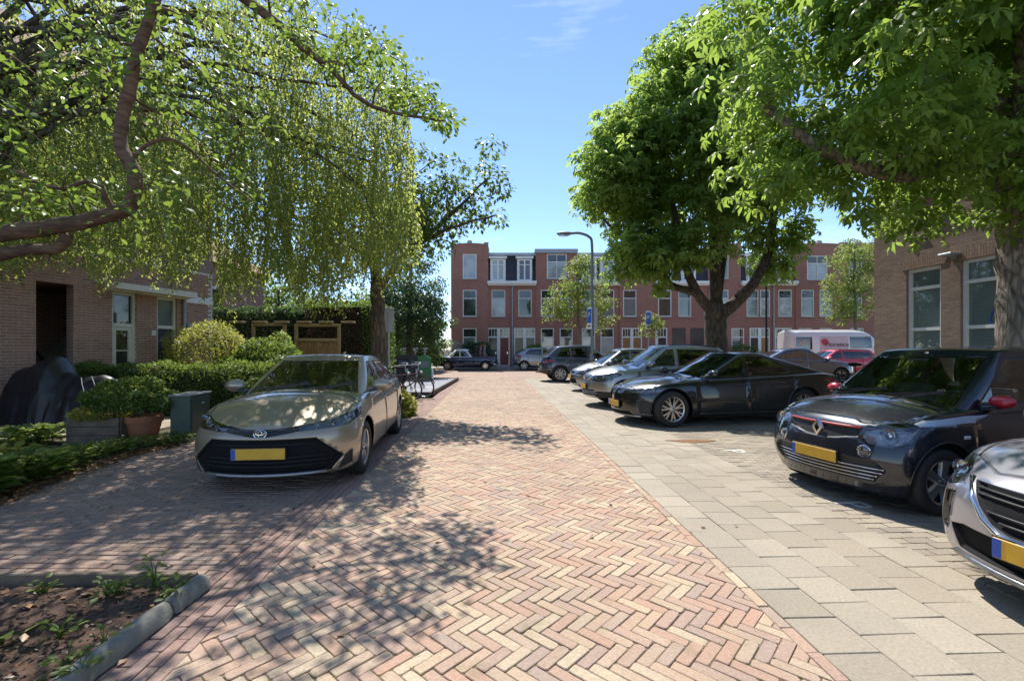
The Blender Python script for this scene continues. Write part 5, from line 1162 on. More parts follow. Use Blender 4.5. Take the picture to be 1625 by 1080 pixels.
class Car:
    def __init__(s, S, name, label, loc, heading, group, cat='car', detail=2):
        s.S = S; s.root = empty(name, (loc[0], loc[1], loc[2] if len(loc) > 2 else 0.0), heading, label, cat, group)
        s.low = body_cage(S); s.up = cabin_cage(S) if 'gh' in S else None; s.parts = []; s.detail = detail
        s.bl = BVHTree.FromBMesh(s.low); s.bu = BVHTree.FromBMesh(s.up) if s.up else None
        for bm in (s.low, s.up):
            if bm: bm.faces.layers.int.new('part')
        s.parts = [('body', [S['paint'], M['gap'], M['blackplastic']])]
    def fx(s, y, z, sgn=1):                              # surface x at the front (sgn 1) or rear (-1)
        h = s.bl.ray_cast(Vector((sgn * 6, y, z)), Vector((-sgn, 0, 0))); return h[0].x if h[0] else sgn * s.S['L'] / 2
    def sy(s, x, z, up=False):
        h = (s.bu if up else s.bl).ray_cast(Vector((x, 4, z)), Vector((0, -1, 0))); return h[0].y if h[0] else s.S['Wm']
    def tz(s, x, y, up=False):
        h = (s.bu if up else s.bl).ray_cast(Vector((x, y, 5)), Vector((0, 0, -1))); return h[0].z if h[0] else 1.0
    def cut(s, name, mat, poly, view, bm=None, mirror=False, inset=0.0, depth=0.0, rim=1, extra=None, sides=False, lens=None, mats=None):
        bm = bm or s.low; lay_ = bm.faces.layers.int['part']
        polys = [poly] + ([[(-p[0], p[1]) for p in poly]] if mirror else [])
        if view == 'top' and mirror: polys = [poly, [(p[0], -p[1]) for p in poly]]
        res = []
        for q in polys:
            fs = cutpoly(bm, q, view, (lambda c, n: (extra is None or extra(c, n))))
            fs = [f for f in fs if f[lay_] == 0]
            groups = [fs]
            if sides: groups = [[f for f in fs if f.calc_center_median().y > 0], [f for f in fs if f.calc_center_median().y < 0]]
            for g in groups:
                if not g: continue
                if lens:
                    vm = {}; mb = MB(); mb.no = []
                    for f in g:
                        for v in f.verts:
                            if v not in vm: vm[v] = len(mb.v); mb.v.append(tuple(v.co + v.normal * .0015)); mb.no.append(tuple(v.normal))
                        mb.f.append(tuple(vm[v] for v in f.verts)); mb.m.append(0)
                    res.append((mb, lens))
                s.parts.append((name, mats or [mat, M['gap'], mat])); pid = len(s.parts) - 1
                for f in g: f[lay_] = pid; f.material_index = 0
                if inset:
                    rr = bmesh.ops.inset_region(bm, faces=g, thickness=inset, depth=depth, use_even_offset=True, use_boundary=True)
                    for f in rr['faces']: f[lay_] = pid; f.material_index = rim
        return res
    def drop(s, poly, view, bm=None, extra=None):
        bm = bm or s.low; fs = cutpoly(bm, poly, view, extra); bmesh.ops.delete(bm, geom=fs, context='FACES')
    def finish(s):
        objs = {}
        for bm in (s.low, s.up):
            if not bm: continue
            bm.normal_update(); lay_ = bm.faces.layers.int['part']; by = {}
            for f in bm.faces: by.setdefault(f[lay_], []).append(f)
            for pid, fl in by.items():
                nm, mats = s.parts[pid]
                if bm is s.up and pid == 0: nm = 'roof'; mats = [s.S.get('roofpaint', mats[0])] + mats[1:]
                vm = {}; co = []; no = []; fs = []; mi = []
                for f in fl:
                    for v in f.verts:
                        if v not in vm: vm[v] = len(co); co.append(tuple(v.co)); no.append(tuple(v.normal))
                    fs.append([vm[v] for v in f.verts]); mi.append(f.material_index)
                me = bpy.data.meshes.new(nm); me.from_pydata(co, [], fs)
                for m_ in mats: me.materials.append(m_)
                me.polygons.foreach_set('material_index', mi); me.polygons.foreach_set('use_smooth', [True] * len(fs))
                me.update(); me.normals_split_custom_set_from_vertices(no)
                objs.setdefault(nm, []).append(link(nm, me, s.root))
            bm.free()
        return objs
def circle_poly(cx, cz, r, n=28): return [(cx + r * math.cos(2 * math.pi * i / n), cz + r * math.sin(2 * math.pi * i / n)) for i in range(n)]
WHEELS = {}
def wheel_set(R_, wd, rim, style, rimmat):
    key = (R_, wd, rim, style, rimmat)
    if key in WHEELS: return WHEELS[key]
    t = MB(); h = wd / 2
    t.lathe([(rim, -h * .82), (rim + .012, -h * .95), (R_ - .035, -h), (R_ - .012, -h * .86), (R_, -h * .62), (R_, -.01), (R_ - .006, -.006), (R_ - .006, .006), (R_, .01), (R_, h * .62), (R_ - .012, h * .86), (R_ - .035, h), (rim + .012, h * .95), (rim, h * .82)], 40, axis='y')
    for yy in (-h * .35, h * .35): t.lathe([(R_ + .0006, yy - .004), (R_ - .004, yy - .003), (R_ - .004, yy + .003), (R_ + .0006, yy + .004)], 40, axis='y')
    tm = t.mesh('tyre', M['rubber'], True)
    b = MB(); b.lathe([(.001, h * .25), (rim * .93, h * .25), (rim * .95, -h * .7)], 32, axis='y'); b.lathe([(.001, h * .42), (rim * .62, h * .42), (rim * .62, h * .2)], 32, axis='y'); bm_ = b.mesh('wheel', M['alu_dark'], True)
    r = MB(); o = h * .78
    r.lathe([(rim * .90, o * .55), (rim * .91, o * .98), (rim * .985, o * 1.08), (rim * 1.0, o * .98), (rim * .99, o * .55)], 40, axis='y')
    r.lathe([(.001, o * .98), (rim * .12, o * .98), (rim * .21, o * .86), (rim * .22, o * .4)], 24, axis='y')
    ns, kind = style
    for i in range(ns):
        a0 = 2 * math.pi * i / ns
        offs = {'double': (-.15, .15), 'wide': (0,), 'single': (0,), 'vee': (-.11, .11), 'steel': (0,)}[kind]
        for q in offs:
            wi, wo_ = {'double': (.10, .105), 'wide': (.26, .44), 'single': (.12, .16), 'vee': (.11, .12), 'steel': (.30, .5)}[kind]
            ai, ao = a0 + q * (1.15 if kind == 'double' else .5), a0 + q * (1.0 if kind == 'double' else 1.7)
            pts = []
            for (rad, an, wdt, yy) in ((rim * .17, ai, wi, o * .90), (rim * .55, (ai + ao) / 2, (wi + wo_) / 2, o * .97), (rim * .94, ao, wo_, o * .92)):
                for sg in (-1, 1):
                    for dy in (0, -.028):
                        c_, s_ = math.cos(an), math.sin(an); wv = wdt * rim / 2 * sg * (1 if dy == 0 else 1.25); pts.append((rad * c_ - wv * s_, yy + dy, rad * s_ + wv * c_))
            r.add(pts, [(0, 2, 6, 4), (4, 6, 10, 8), (1, 0, 4, 5), (5, 4, 8, 9), (2, 3, 7, 6), (6, 7, 11, 10)])
    for i in range(5): a = 2 * math.pi * i / 5; r.lathe([(.008, o * 1.0), (.008, o * .8)], 6, c=(rim * .15 * math.cos(a), 0, rim * .15 * math.sin(a)), axis='y')
    rm = r.mesh('rim', rimmat, True)
    WHEELS[key] = (bm_, tm, rm); return WHEELS[key]
def ellipse_ring(mb, c, ry, rz, t, n=28, nx=1):
    mb.tube([(c[0], c[1] + ry * math.cos(2 * math.pi * i / n), c[2] + rz * math.sin(2 * math.pi * i / n)) for i in range(n)], t, 6, closed=True)
def make_car(S, label, loc, heading, group=None, name='parked_car', cat='car', detail=2):
    """x forward, y left; detail 2 near, 1 far"""
    S = dict(S); S['Wm'] = max(k[1] for k in S['W']); L, Wm = S['L'], S['Wm']
    C = Car(S, name, label, loc, heading, group, cat, detail); rt = C.root; g = S.get('gh'); P = cabin_fn(S) if g else None
    Rw, ra = S['R'], S['R'] + S.get('archgap', .05); xa = S['axles']
    lenses = []
    # wheel arches
    for ax in xa:
        C.drop(circle_poly(ax, Rw + .01, ra), 'side', extra=lambda c, n: abs(c.y) > Wm - .36)
    bm = C.low; kill = [f for f in bm.faces if any((f.calc_center_median().x - ax) ** 2 + (f.calc_center_median().z - Rw - .01) ** 2 < (ra * .985) ** 2 and abs(f.calc_center_median().y) > Wm - .32 for ax in xa)]
    bmesh.ops.delete(bm, geom=kill, context='FACES')
    # cabin opening in the lower shell
    if g:
        x0, x1 = g['rb'] + .22, g['cowl'] - .30
        C.drop([(x0, -g['wb'] + .10), (x1, -g['wb'] + .16), (x1, g['wb'] - .16), (x0, g['wb'] - .10)], 'top', extra=lambda c, n: n.z > .5)
    # panels
    for f in S.get('front', []): lenses += C.cut(**f)
    for f in S.get('rear', []): lenses += C.cut(**f)
    if 'hood' in S: C.cut('hood', S['paint'], S['hood'], 'top', inset=.004, depth=-.006, extra=lambda c, n: n.z > .3)
    if detail > 1 or S.get('doors'):
        for d in S.get('doors', []): C.cut('door', S['paint'], d, 'side', inset=.0045, depth=-.007, sides=True, extra=lambda c, n: abs(c.y) > Wm * .6)
    for c_ in S.get('clad', []): C.cut('cladding', S.get('cladmat', M['blackplastic']), c_, 'side', inset=.004, depth=.004, rim=0, sides=True, extra=lambda c, n: abs(c.y) > Wm * .6)
    for st in S.get('stripe', []): C.cut('stripe', st[0], st[1], 'side', sides=True, extra=lambda c, n: abs(c.y) > Wm * .5)
    # glass
    gm = S.get('glass', M['carglass']); gr = S.get('rglass', M['tintglass'])
    if g:
        zl = g['zbf'] + S.get('dlo_lo', .055)
        def A(w): return P(1, 1, w)
        def side_pt(u, w): return P(u, 1, w)
        ws0, ws1 = .10, S.get('dlo_hi', .84)
        xB = S.get('xB', (xa[0] + xa[1]) / 2 - .05)
        def zat(x, w):
            u = (x - P(0, 1, w)[0]) / (P(1, 1, w)[0] - P(0, 1, w)[0]); return P(u, 1, w)[2]
        fA0, fA1 = A(ws0)[0] - S.get('apil', .13), A(ws1)[0] - .09
        rC0, rC1 = P(0, 1, ws0)[0] + S.get('cpil', (.30, .16))[0], P(0, 1, ws1)[0] + S.get('cpil', (.30, .16))[1]
        bp = S.get('bpil', .045); gl_ = []
        tm = S.get('trim', M['blackplastic'])
        fw = [(xB + bp, zat(xB, ws0)), (fA0, zat(fA0, ws0)), (fA1, zat(fA1, ws1)), (xB + bp, zat(xB, ws1))]
        C.cut('side_window', gm if S.get('clearfront', 1) else gr, fw, 'side', bm=C.up, sides=True, inset=.012, depth=-.006, mats=[gm if S.get('clearfront', 1) else gr, tm, tm])
        rw = S['rwin'] if 'rwin' in S else [(rC0, zat(rC0, ws0)), (xB - bp, zat(xB, ws0)), (xB - bp, zat(xB, ws1)), (rC1, zat(rC1, ws1))]
        if rw:
            C.cut('side_window', gr, rw, 'side', bm=C.up, sides=True, inset=.012, depth=-.006, mats=[gr, tm, tm])
        for q in S.get('qwin', []): C.cut('quarter_window', gr, q, 'side', bm=C.up, sides=True, inset=.01, depth=-.005, mats=[gr, tm, tm])
        yb, yt = P(1, 1, .1)[1] * .93, P(1, 1, .9)[1] * .90
        zwb = S.get('wsz', C.tz(g['cowl'] + .05, 0) - .0); zwt = P(1, 0, 1)[2] - .085
        C.cut('windscreen', gm, [(-yb, zwb - .06), (yb, zwb - .06), (yt, zwt), (-yt, zwt)], 'front', bm=C.up, inset=.014, depth=-.003, mats=[gm, M['gloss_black'], tm], extra=lambda c, n: c.x > 0)
        yb, yt = P(0, 1, .2)[1] * .84, P(0, 1, .85)[1] * .86
        zrb, zrt = P(0, 0, .2)[2] + S.get('rwz', .03), P(0, 0, .86)[2]
        C.cut('rear_window', gr, [(-yb, zrb), (yb, zrb), (yt, zrt), (-yt, zrt)], 'rear', bm=C.up, inset=.014, depth=-.003, mats=[gr, M['gloss_black'], tm], extra=lambda c, n: c.x < 0)
    for q in S.get('bodywin', []): C.cut(**q)
    C.finish()
    for mb, lm in lenses: mb.build('lamp_lens', lm, rt, smooth='all', fix=False).data.normals_split_custom_set_from_vertices(mb.no)
    # wheels and wells
    bmh, tym, rmm = wheel_set(Rw, S.get('tw', .205), S['rim'], S['spokes'], S.get('rimmat', M['alu']))
    for ax in xa:
        for sg in (1, -1):
            yc = sg * (Wm - S.get('tw', .205) / 2 - S.get('tuck', .035))
            st = S.get('steer', 0.0) if ax > 0 else 0.0
            wh = link('wheel', bmh, rt, (ax, yc, Rw), (0, random.uniform(0, 6), (0 if sg > 0 else math.pi) + st))
            link('tyre', tym, wh); link('rim', rmm, wh)
            w_ = MB(); an_ = [R(-12) + R(204) * i / 20 for i in range(21)]; rr_w = ra * 1.02
            w_.add([(rr_w * math.cos(a), yy, rr_w * math.sin(a)) for yy in (0, -.26) for a in an_] + [(0, -.26, 0)], [(i, i + 1, i + 22, i + 21) for i in range(20)] + [(21 + i, 22 + i, 42) for i in range(20)])
            yl = Wm - .13
            w_.build('wheel_well', M['underbody'], rt, True, loc=(ax, sg * yl, Rw + .01), rot=(0, 0, 0 if sg > 0 else math.pi))
            lip = MB(); pts = []
            for i in range(25):
                a = R(-8) + R(196) * i / 24; x, z = ax + (ra + .004) * math.cos(a), Rw + .01 + (ra + .004) * math.sin(a)
                if z > kp(S['zb'], x) + .03: pts.append((x, sg * (C.sy(x, min(z, kp(S['zsh'], x) - .02)) - .006), z))
            if len(pts) > 4: lip.tube(pts, S.get('lip', .010), 6); lip.build('arch_lip', S.get('lipmat', S['paint']), rt, smooth='all')
    # underbody slab
    u_ = MB(); u_.box((0, 0, kp(S['zb'], 0) + .05), (L - 1.5, 2 * Wm - .5, .08)); u_.build('underbody', M['underbody'], rt)
    # cabin: tub, dashboard, seats, steering wheel
    if g:
        x0, x1, hw, zf, zt = g['rb'] + .18, g['cowl'] - .12, g['wb'] - .06, .42, g['zbf'] - .01
        t_ = MB(); t_.add([(x0, -hw, zf), (x1, -hw, zf), (x1, hw, zf), (x0, hw, zf), (x0, -hw, zt), (x1, -hw, zt), (x1, hw, zt), (x0, hw, zt)], [(0, 1, 2, 3), (0, 4, 5, 1), (1, 5, 6, 2), (2, 6, 7, 3), (3, 7, 4, 0)]); t_.build('cabin_tub', M['cabin'], rt, fix=False)
        d_ = MB(); d_.box((g['cowl'] - .34, 0, zt - .10), (.46, 2 * hw - .02, .22), top=.92, bev=.05); d_.build('dashboard', M['cabin'], rt)
        for xx in ((xa[0] + xa[1]) / 2 + .12, (xa[0] + xa[1]) / 2 - .72):
            for sg in (1, -1):
                s_ = MB(); s_.box((xx + .2, sg * .36, zt - .38), (.5, .46, .16), bev=.05); s_.build('seat', M['seat'], rt)
                s_ = MB(); s_.box((xx - .1, sg * .36, zt - .08), (.15, .44, .56), top=.85, bev=.05); s_.tube([(xx - .12, sg * .36 - .06, zt + .15), (xx - .12, sg * .36 - .06, zt + .27)], .008, 5); s_.box((xx - .12, sg * .36, zt + .30), (.10, .26, .15), bev=.04); s_.build('seat_back', M['seat'], rt)
        if detail > 1:
            s_ = MB(); cx = g['cowl'] - .68; s_.tube([(cx - .07 * math.sin(a), S.get('drv', 1) * .36 + .18 * math.cos(a), zt - .0 + .17 * math.sin(a)) for a in [2 * math.pi * i / 24 for i in range(24)]], .014, 6, closed=True); s_.box((cx + .03, S.get('drv', 1) * .36, zt - .0), (.06, .32, .05)); s_.build('steering_wheel', M['cabin'], rt)
            s_ = MB(); s_.box((g['rf'] + .12, 0, g['zrf'] - .12), (.03, .22, .07), bev=.01); s_.build('rear_view_mirror', M['blackplastic'], rt)
            for sg in (-.42, .18):                      # wipers
                s_ = MB(); zw = C.tz(g['cowl'] + .02, 0) + .015; s_.bar((g['cowl'] + .015, sg + .1, zw), (g['cowl'] - .16, sg + .52 if sg < 0 else sg + .45, zw + .10), .02, .018); s_.bar((g['cowl'] - .02, sg - .08, zw + .028), (g['cowl'] - .13, sg + .56 if sg < 0 else sg + .48, zw + .085), .012, .02); s_.build('wiper', M['blackplastic'], rt)
    # mirrors
    if 'mir' in S:
        mx_, mz, ms = S['mir']
        for sg in (1, -1):
            yb = C.sy(mx_, mz - .06) if not g else max(C.sy(mx_, kp(S['zsh'], mx_) - .03), P(.8, 1, .1)[1])
            m_ = MB(); c = (mx_ - .02, sg * (yb + .10 * ms), mz + .03)
            m_.ball(c, .1 * ms, 16, 10, (.72, 1.18, .70)); mo = m_.build('wing_mirror', S.get('mirmat', S['paint']), rt, smooth='all')
            m_ = MB(); m_.bar((mx_, sg * (yb - .05), mz - .05), (mx_ - .01, sg * (yb + .07), mz - .02), .09, .035); m_.build('mirror_arm', M['blackplastic'], mo)
            m_ = MB(); m_.lathe([(.001, 0), (.07 * ms, 0)], 16, axis='x'); m_.build('mirror_glass', M['chrome'], mo, loc=(c[0] - .066 * ms, c[1], c[2]), rot=(0, 0, 0))
    # door handles
    for (hx, hz) in S.get('handles', []):
        for sg in (1, -1):
            y = C.sy(hx, hz); m_ = MB(); m_.tube(smooth_path([(hx - .10, sg * (y - .004), hz), (hx - .07, sg * (y + .028), hz + .003), (hx + .06, sg * (y + .03), hz + .002), (hx + .10, sg * (y - .004), hz)], 3), .011, 6); m_.build('door_handle', S.get('handmat', S['paint']), rt, smooth='all')
    # number plates
    for (sgn, z, tilt) in S.get('plates', []):
        x = max(C.fx(0, z, 1), C.fx(.2, z, 1)) if sgn > 0 else min(C.fx(0, z, -1), C.fx(.2, z, -1)); x += sgn * .012
        p_ = MB(); p_.box((0, 0, 0), (.010, .52, .11), bev=.003); po = p_.build('number_plate', M['plate_y'], rt, loc=(x, 0, z), rot=(0, tilt, 0))
        q_ = MB(); q_.box((sgn * .0056, -sgn * .238, 0), (.002, .043, .104)); q_.build('plate_band', M['plate_b'], po)
        q_ = MB(); q_.box((-sgn * .012, 0, 0), (.014, .535, .125)); q_.build('plate_holder', M['blackplastic'], po)
    if S.get('roofrail'):
        for sg in (1, -1):
            pts = [(x, sg * (g['wr'] - .03), C.tz(x, g['wr'] - .03, True) + .02) for x in np.linspace(g['rr'] + .2, g['rf'] - .2, 9)]; m_ = MB(); m_.tube(pts, .013, 6); m_.build('roof_rail', M['blackplastic'], rt, smooth='all')
    if S.get('antenna'):
        x = S['antenna']; z = C.tz(x, 0, True); m_ = MB(); m_.prism([(x - .08, z - .01), (x + .09, z - .01), (x - .06, z + .065), (x - .08, z + .06)], -.018, .018); m_.build('antenna', S['paint'], rt)
    for fn in S.get('extra', []): fn(C, rt, S)
    C.S = S
    return C
# ---------------------------------------------------------------- car shapes (x forward, metres)
def mir(poly): return poly + [(-a, b) for a, b in poly[::-1]]
def F(name, mat, poly, mirror=False, inset=.008, depth=-.02, rim=2, lens=None, view='front', x=0, z=None):
    s = 1 if view == 'front' else -1
    return dict(name=name, mat=mat, poly=poly, view=view, mirror=mirror, inset=inset, depth=depth, rim=rim, lens=lens, extra=(lambda c, n: c.x * s > x))
def lamp(poly, x=.8, **k): return F('headlight', M['lampbowl'], poly, True, .010, -.045, 1, M['lens'], x=x, **k)
def tail(poly, x=.8): return F('tail_light', M['redlamp'], poly, True, .006, -.004, 1, None, 'rear', x)
def slot(poly, x=.8, mat='grilleblack', depth=-.03, name='grille', inset=.012): return F(name, M[mat], poly, False, inset, depth, 0, x=x)
def bars(zs, hw, t=.008, mat='blackplastic', push=.004, name='grille_bar', n=9):
    def fn(C, rt, S):
        for z, w_ in zip(zs, hw):
            m = MB(); m.tube([(C.fx(y, z) - .012 + push, y, z) for y in np.linspace(-w_, w_, n)], t, 6); m.build(name, M[mat], rt, smooth='all')
    return fn
def projector(y, z, r, back=.028, mat='chrome'):
    def fn(C, rt, S):
        for sg in (1, -1):
            x = C.fx(y, z) - back; m = MB(); m.lathe([(r, .02), (r * .92, -.01), (r * .5, -.03), (.001, -.034)], 18, axis='x'); m.build('lamp_reflector', M[mat], rt, True, loc=(x, sg * y, z))
            m = MB(); m.ball((x + .005, sg * y, z), r * .45, 12, 8, (.6, 1, 1)); m.build('lamp_bulb', M['chrome'], rt, smooth='all')
    return fn
def roundlamp(y, z, r):
    def fn(C, rt, S):
        for sg in (1, -1):
            x = C.fx(y, z); m = MB(); m.lathe([(r * 1.15, -.02), (r * 1.15, .004), (r, .010), (r * .93, .002), (r * .3, -.012), (.001, -.012)], 24, axis='x'); o = m.build('fog_lamp', M['chrome'], rt, True, loc=(x, sg * y, z), rot=(0, 0, sg * .35))
            m = MB(); m.ball((0, 0, 0), r * .93, 16, 8, (.28, 1, 1)); m.build('lamp_lens', M['lens'], o, smooth='all')
    return fn
def side_lamp(x, z):
    def fn(C, rt, S):
        for sg in (1, -1): m = MB(); m.box((x, sg * (C.sy(x, z) + .003), z), (.07, .016, .03), bev=.006); m.build('side_repeater', M['white'], rt)
    return fn
def emblem(kind, z, s=1.0, mat='chrome', x=None):
    def fn(C, rt, S):
        xx = C.fx(0, z) + .008 if x is None else x; m = MB()
        if kind == 'ovals':
            ellipse_ring(m, (xx, 0, z), .062 * s, .042 * s, .0058); ellipse_ring(m, (xx, 0, z + .006), .046 * s, .015 * s, .0045); ellipse_ring(m, (xx, 0, z - .003), .018 * s, .036 * s, .0045)
        elif kind == 'diamond':
            w1, h1, w2, h2 = .072 * s, .10 * s, .030 * s, .044 * s
            o = [(w1, 0), (0, h1), (-w1, 0), (0, -h1)]; i = [(w2, 0), (0, h2), (-w2, 0), (0, -h2)]
            vs = [(xx - .012, a, z + b) for a, b in o] + [(xx + .018, a * .78 + c * .22, z + b * .78 + d * .22) for (a, b), (c, d) in zip(o, i)] + [(xx + .018, c * 1.1, z + d * 1.1) for c, d in i] + [(xx - .012, c, z + d) for c, d in i]
            m.add(vs, [(L * 4 + k, L * 4 + (k + 1) % 4, L * 4 + 4 + (k + 1) % 4, L * 4 + 4 + k) for L in range(3) for k in range(4)])
        elif kind == 'ring':
            ellipse_ring(m, (xx, 0, z), .05 * s, .05 * s, .007); m.box((xx + .002, 0, z), (.012, .125 * s, .026 * s))
        elif kind == 'roundel':
            m.lathe([(.001, .004), (.040 * s, .004), (.041 * s, -.004)], 24, c=(xx, 0, z), axis='x')
        elif kind == 'wings':
            ellipse_ring(m, (xx, 0, z), .075 * s, .055 * s, .007); m.tube([(xx, -.06 * s, z + .02), (xx, 0, z - .02), (xx, .06 * s, z + .02)], .007, 6)
        b = m.build('emblem', M[mat], rt, smooth=kind != 'diamond')
        if kind == 'roundel':
            q = MB(); [q.add([(xx + .006, 0, z)] + [(xx + .006, .026 * s * math.cos(a + k * .314), z + .026 * s * math.sin(a + k * .314)) for k in range(6)], [(0, i + 1, i + 2) for i in range(5)]) for a in (0, math.pi)]; q.build('emblem_quarter', M['plate_b'], b, fix=False)
    return fn
PT = {}
PT['bronze'] = paint_mat('bronze_green_paint', (0.37, 0.31, 0.225), .55, .34, .2, .10)
PT['black'] = paint_mat('black_paint', (0.008, 0.008, 0.009), .0, .25, 0, .05)
PT['darkblue'] = paint_mat('blue_black_paint', (0.010, 0.012, 0.022), .25, .26, .2, .025)
PT['lavender'] = paint_mat('silver_lavender_paint', (0.33, 0.325, 0.365), .7, .32, .2, .06)
PT['silver'] = paint_mat('silver_paint', (0.40, 0.385, 0.36), .8, .34, .2, .10)
PT['silver2'] = paint_mat('grey_silver_paint', (0.33, 0.335, 0.345), .8, .34, .2, .10)
PT['graphite'] = paint_mat('graphite_paint', (0.085, 0.10, 0.135), .75, .32, .2, .08)
PT['navy'] = paint_mat('navy_paint', (0.012, 0.018, 0.06), .1, .22, 0, .04)
PT['red'] = paint_mat('red_paint', (0.58, 0.012, 0.022), .1, .28, .1, .04)
PT['white'] = paint_mat('white_van_paint', (0.66, 0.63, 0.60), 0, .4, 0, .12)
PT['pinkpanel'] = simple('pale_lilac_panel', (0.55, 0.47, 0.48), .45)
PT['redcap'] = paint_mat('red_mirror_paint', (0.50, 0.012, 0.03), 0, .3, 0, 0)
M['stripe'] = simple('silver_stripe', (0.42, 0.47, 0.55), .35, .5)
M['redtrim'] = simple('red_trim', (0.45, 0.05, 0.045), .35)
COROLLA = dict(L=4.37, paint=PT['bronze'], R=.316, rim=.215, tw=.2, spokes=(5, 'double'), axles=(1.255, -1.385), planF=.34, planR=.25,
    W=[(-2.2, .78), (-1.9, .86), (-1.3, .892), (0, .885), (1.25, .9), (1.7, .89), (2.0, .86), (2.2, .80)],
    zb=[(-2.2, .30), (-1.9, .22), (0, .17), (1.7, .18), (2.0, .165), (2.2, .18)],
    zsh=[(-2.2, .93), (-1.8, .99), (-1, .965), (0, .93), (1.0, .90), (1.5, .845), (1.9, .76), (2.1, .70), (2.2, .655)],
    ztop=[(-2.2, .95), (-1.8, 1.02), (0, .99), (.9, 1.02), (1.2, .985), (1.5, .93), (1.9, .82), (2.1, .735), (2.2, .68)],
    nose=[(.15, -.10), (.25, -.02), (.45, 0), (.62, -.02), (.72, -.10), (.85, -.2)], tail=[(.2, -.1), (.5, 0), (.9, -.08)],
    gh=dict(cowl=1.20, rf=.20, rr=-1.25, rb=-2.0, zbf=.90, zbr=.97, zrf=1.385, zrr=1.33, wb=.79, wr=.575, arch=.035, pb=.30, pt=.14),
    hood=[(2.02, -.36), (2.02, .36), (1.72, .73), (1.30, .79), (1.12, .62), (1.16, 0), (1.12, -.62), (1.30, -.79), (1.72, -.73)],
    doors=[[(.93, .24), (-.06, .22), (-.06, .89), (.62, .87), (.86, .84), (.96, .6)], [(-.08, .22), (-.82, .24), (-1.05, .5), (-1.12, .93), (-.08, .89)]],
    front=[lamp([(.36, .645), (.62, .655), (.79, .67), (.86, .75), (.875, .835), (.80, .80), (.62, .735), (.37, .70)], x=1.2),
           slot(mir([(.36, .645), (.37, .70), (.10, .675), (.09, .60), (.12, .60)][:0] + [(.36, .645), (.36, .70), (.13, .672)]) + [(-.08, .60), (.08, .60)], x=1.2, mat='gloss_black', depth=-.008),
           slot([(-.52, .575), (.52, .575), (.76, .36), (.64, .215), (-.64, .215), (-.76, .36)], depth=-.035),
           F('fog_trim', M['blackplastic'], [(.77, .36), (.83, .40), (.82, .25), (.70, .20)], True, .006, -.02, 2, x=.8)],
    plates=[(1, .44, 0)], mir=(.70, .99, 1.12), handles=[(.10, .80), (-.92, .83)], antenna=-1.0, steer=.0,
    extra=[emblem('ovals', .635), bars([.30, .345, .39, .52], [.60, .65, .64, .50], .005), projector(.76, .745, .045), projector(.64, .70, .035), projector(.50, .675, .028), bars([.205], [.60], .018, 'galv', .012, 'bumper_lip'), side_lamp(1.52, .62)])
TWINGO = dict(L=3.6, paint=PT['darkblue'], R=.30, rim=.205, tw=.17, spokes=(5, 'wide'), axles=(1.18, -1.31), planF=.20, planR=.25,
    W=[(-1.8, .74), (-1.5, .81), (0, .82), (1.2, .83), (1.5, .83), (1.7, .805), (1.8, .77)],
    zb=[(-1.8, .3), (0, .18), (1.5, .16), (1.8, .14)], zsh=[(-1.8, .93), (-1, .96), (0, .93), (.9, .925), (1.3, .885), (1.6, .83), (1.8, .77)],
    ztop=[(-1.8, .95), (0, .98), (.9, 1.03), (1.15, 1.0), (1.45, .945), (1.65, .885), (1.8, .80)],
    nose=[(.2, -.10), (.28, -.01), (.45, 0), (.60, -.03), (.8, -.12), (.9, -.2)], tail=[(.2, -.1), (.5, 0), (.9, -.05)],
    gh=dict(cowl=1.13, rf=.28, rr=-1.42, rb=-1.72, zbf=.90, zbr=.99, zrf=1.475, zrr=1.45, wb=.745, wr=.60, arch=.04, pb=.26, pt=.12),
    hood=[(1.60, -.42), (1.60, .42), (1.42, .66), (1.05, .70), (1.0, 0), (1.05, -.70), (1.42, -.66)],
    doors=[[(.80, .26), (-.22, .24), (-.22, .91), (.55, .90), (.80, .84), (.84, .55)]], xB=-.26, rwz=.05, cpil=(.34, .24),
    front=[lamp([(.40, .66), (.50, .60), (.66, .60), (.755, .66), (.765, .78), (.62, .815), (.42, .755)], x=.9),
           slot(mir([(.40, .665), (.40, .745), (.10, .735)]) + [(-.12, .61), (.12, .61)], mat='blackplastic', depth=-.015, x=.9),
           F('bumper_grille', M['blackplastic'], mir([(.54, .27), (.64, .40), (.56, .47)]), False, .012, -.022, 0, x=.8)],
    plates=[(1, .445, 0)], mir=(.60, .985, .86), mirmat=PT['redcap'], handles=[(-.02, .82)], stripe=[(M['stripe'], [(1.42, .845), (.9, .885), (-.3, .905), (-1.2, .93), (-1.2, .85), (-.3, .825), (.9, .825), (1.40, .80)])],
    extra=[emblem('diamond', .695, .95), bars([.29, .325, .36, .395], [.53, .56, .60, .62], .006, 'chrome'), bars([.75], [.40], .011, 'redtrim', .02, 'red_trim'), projector(.61, .70, .078), roundlamp(.47, .545, .05), side_lamp(.95, .70)])
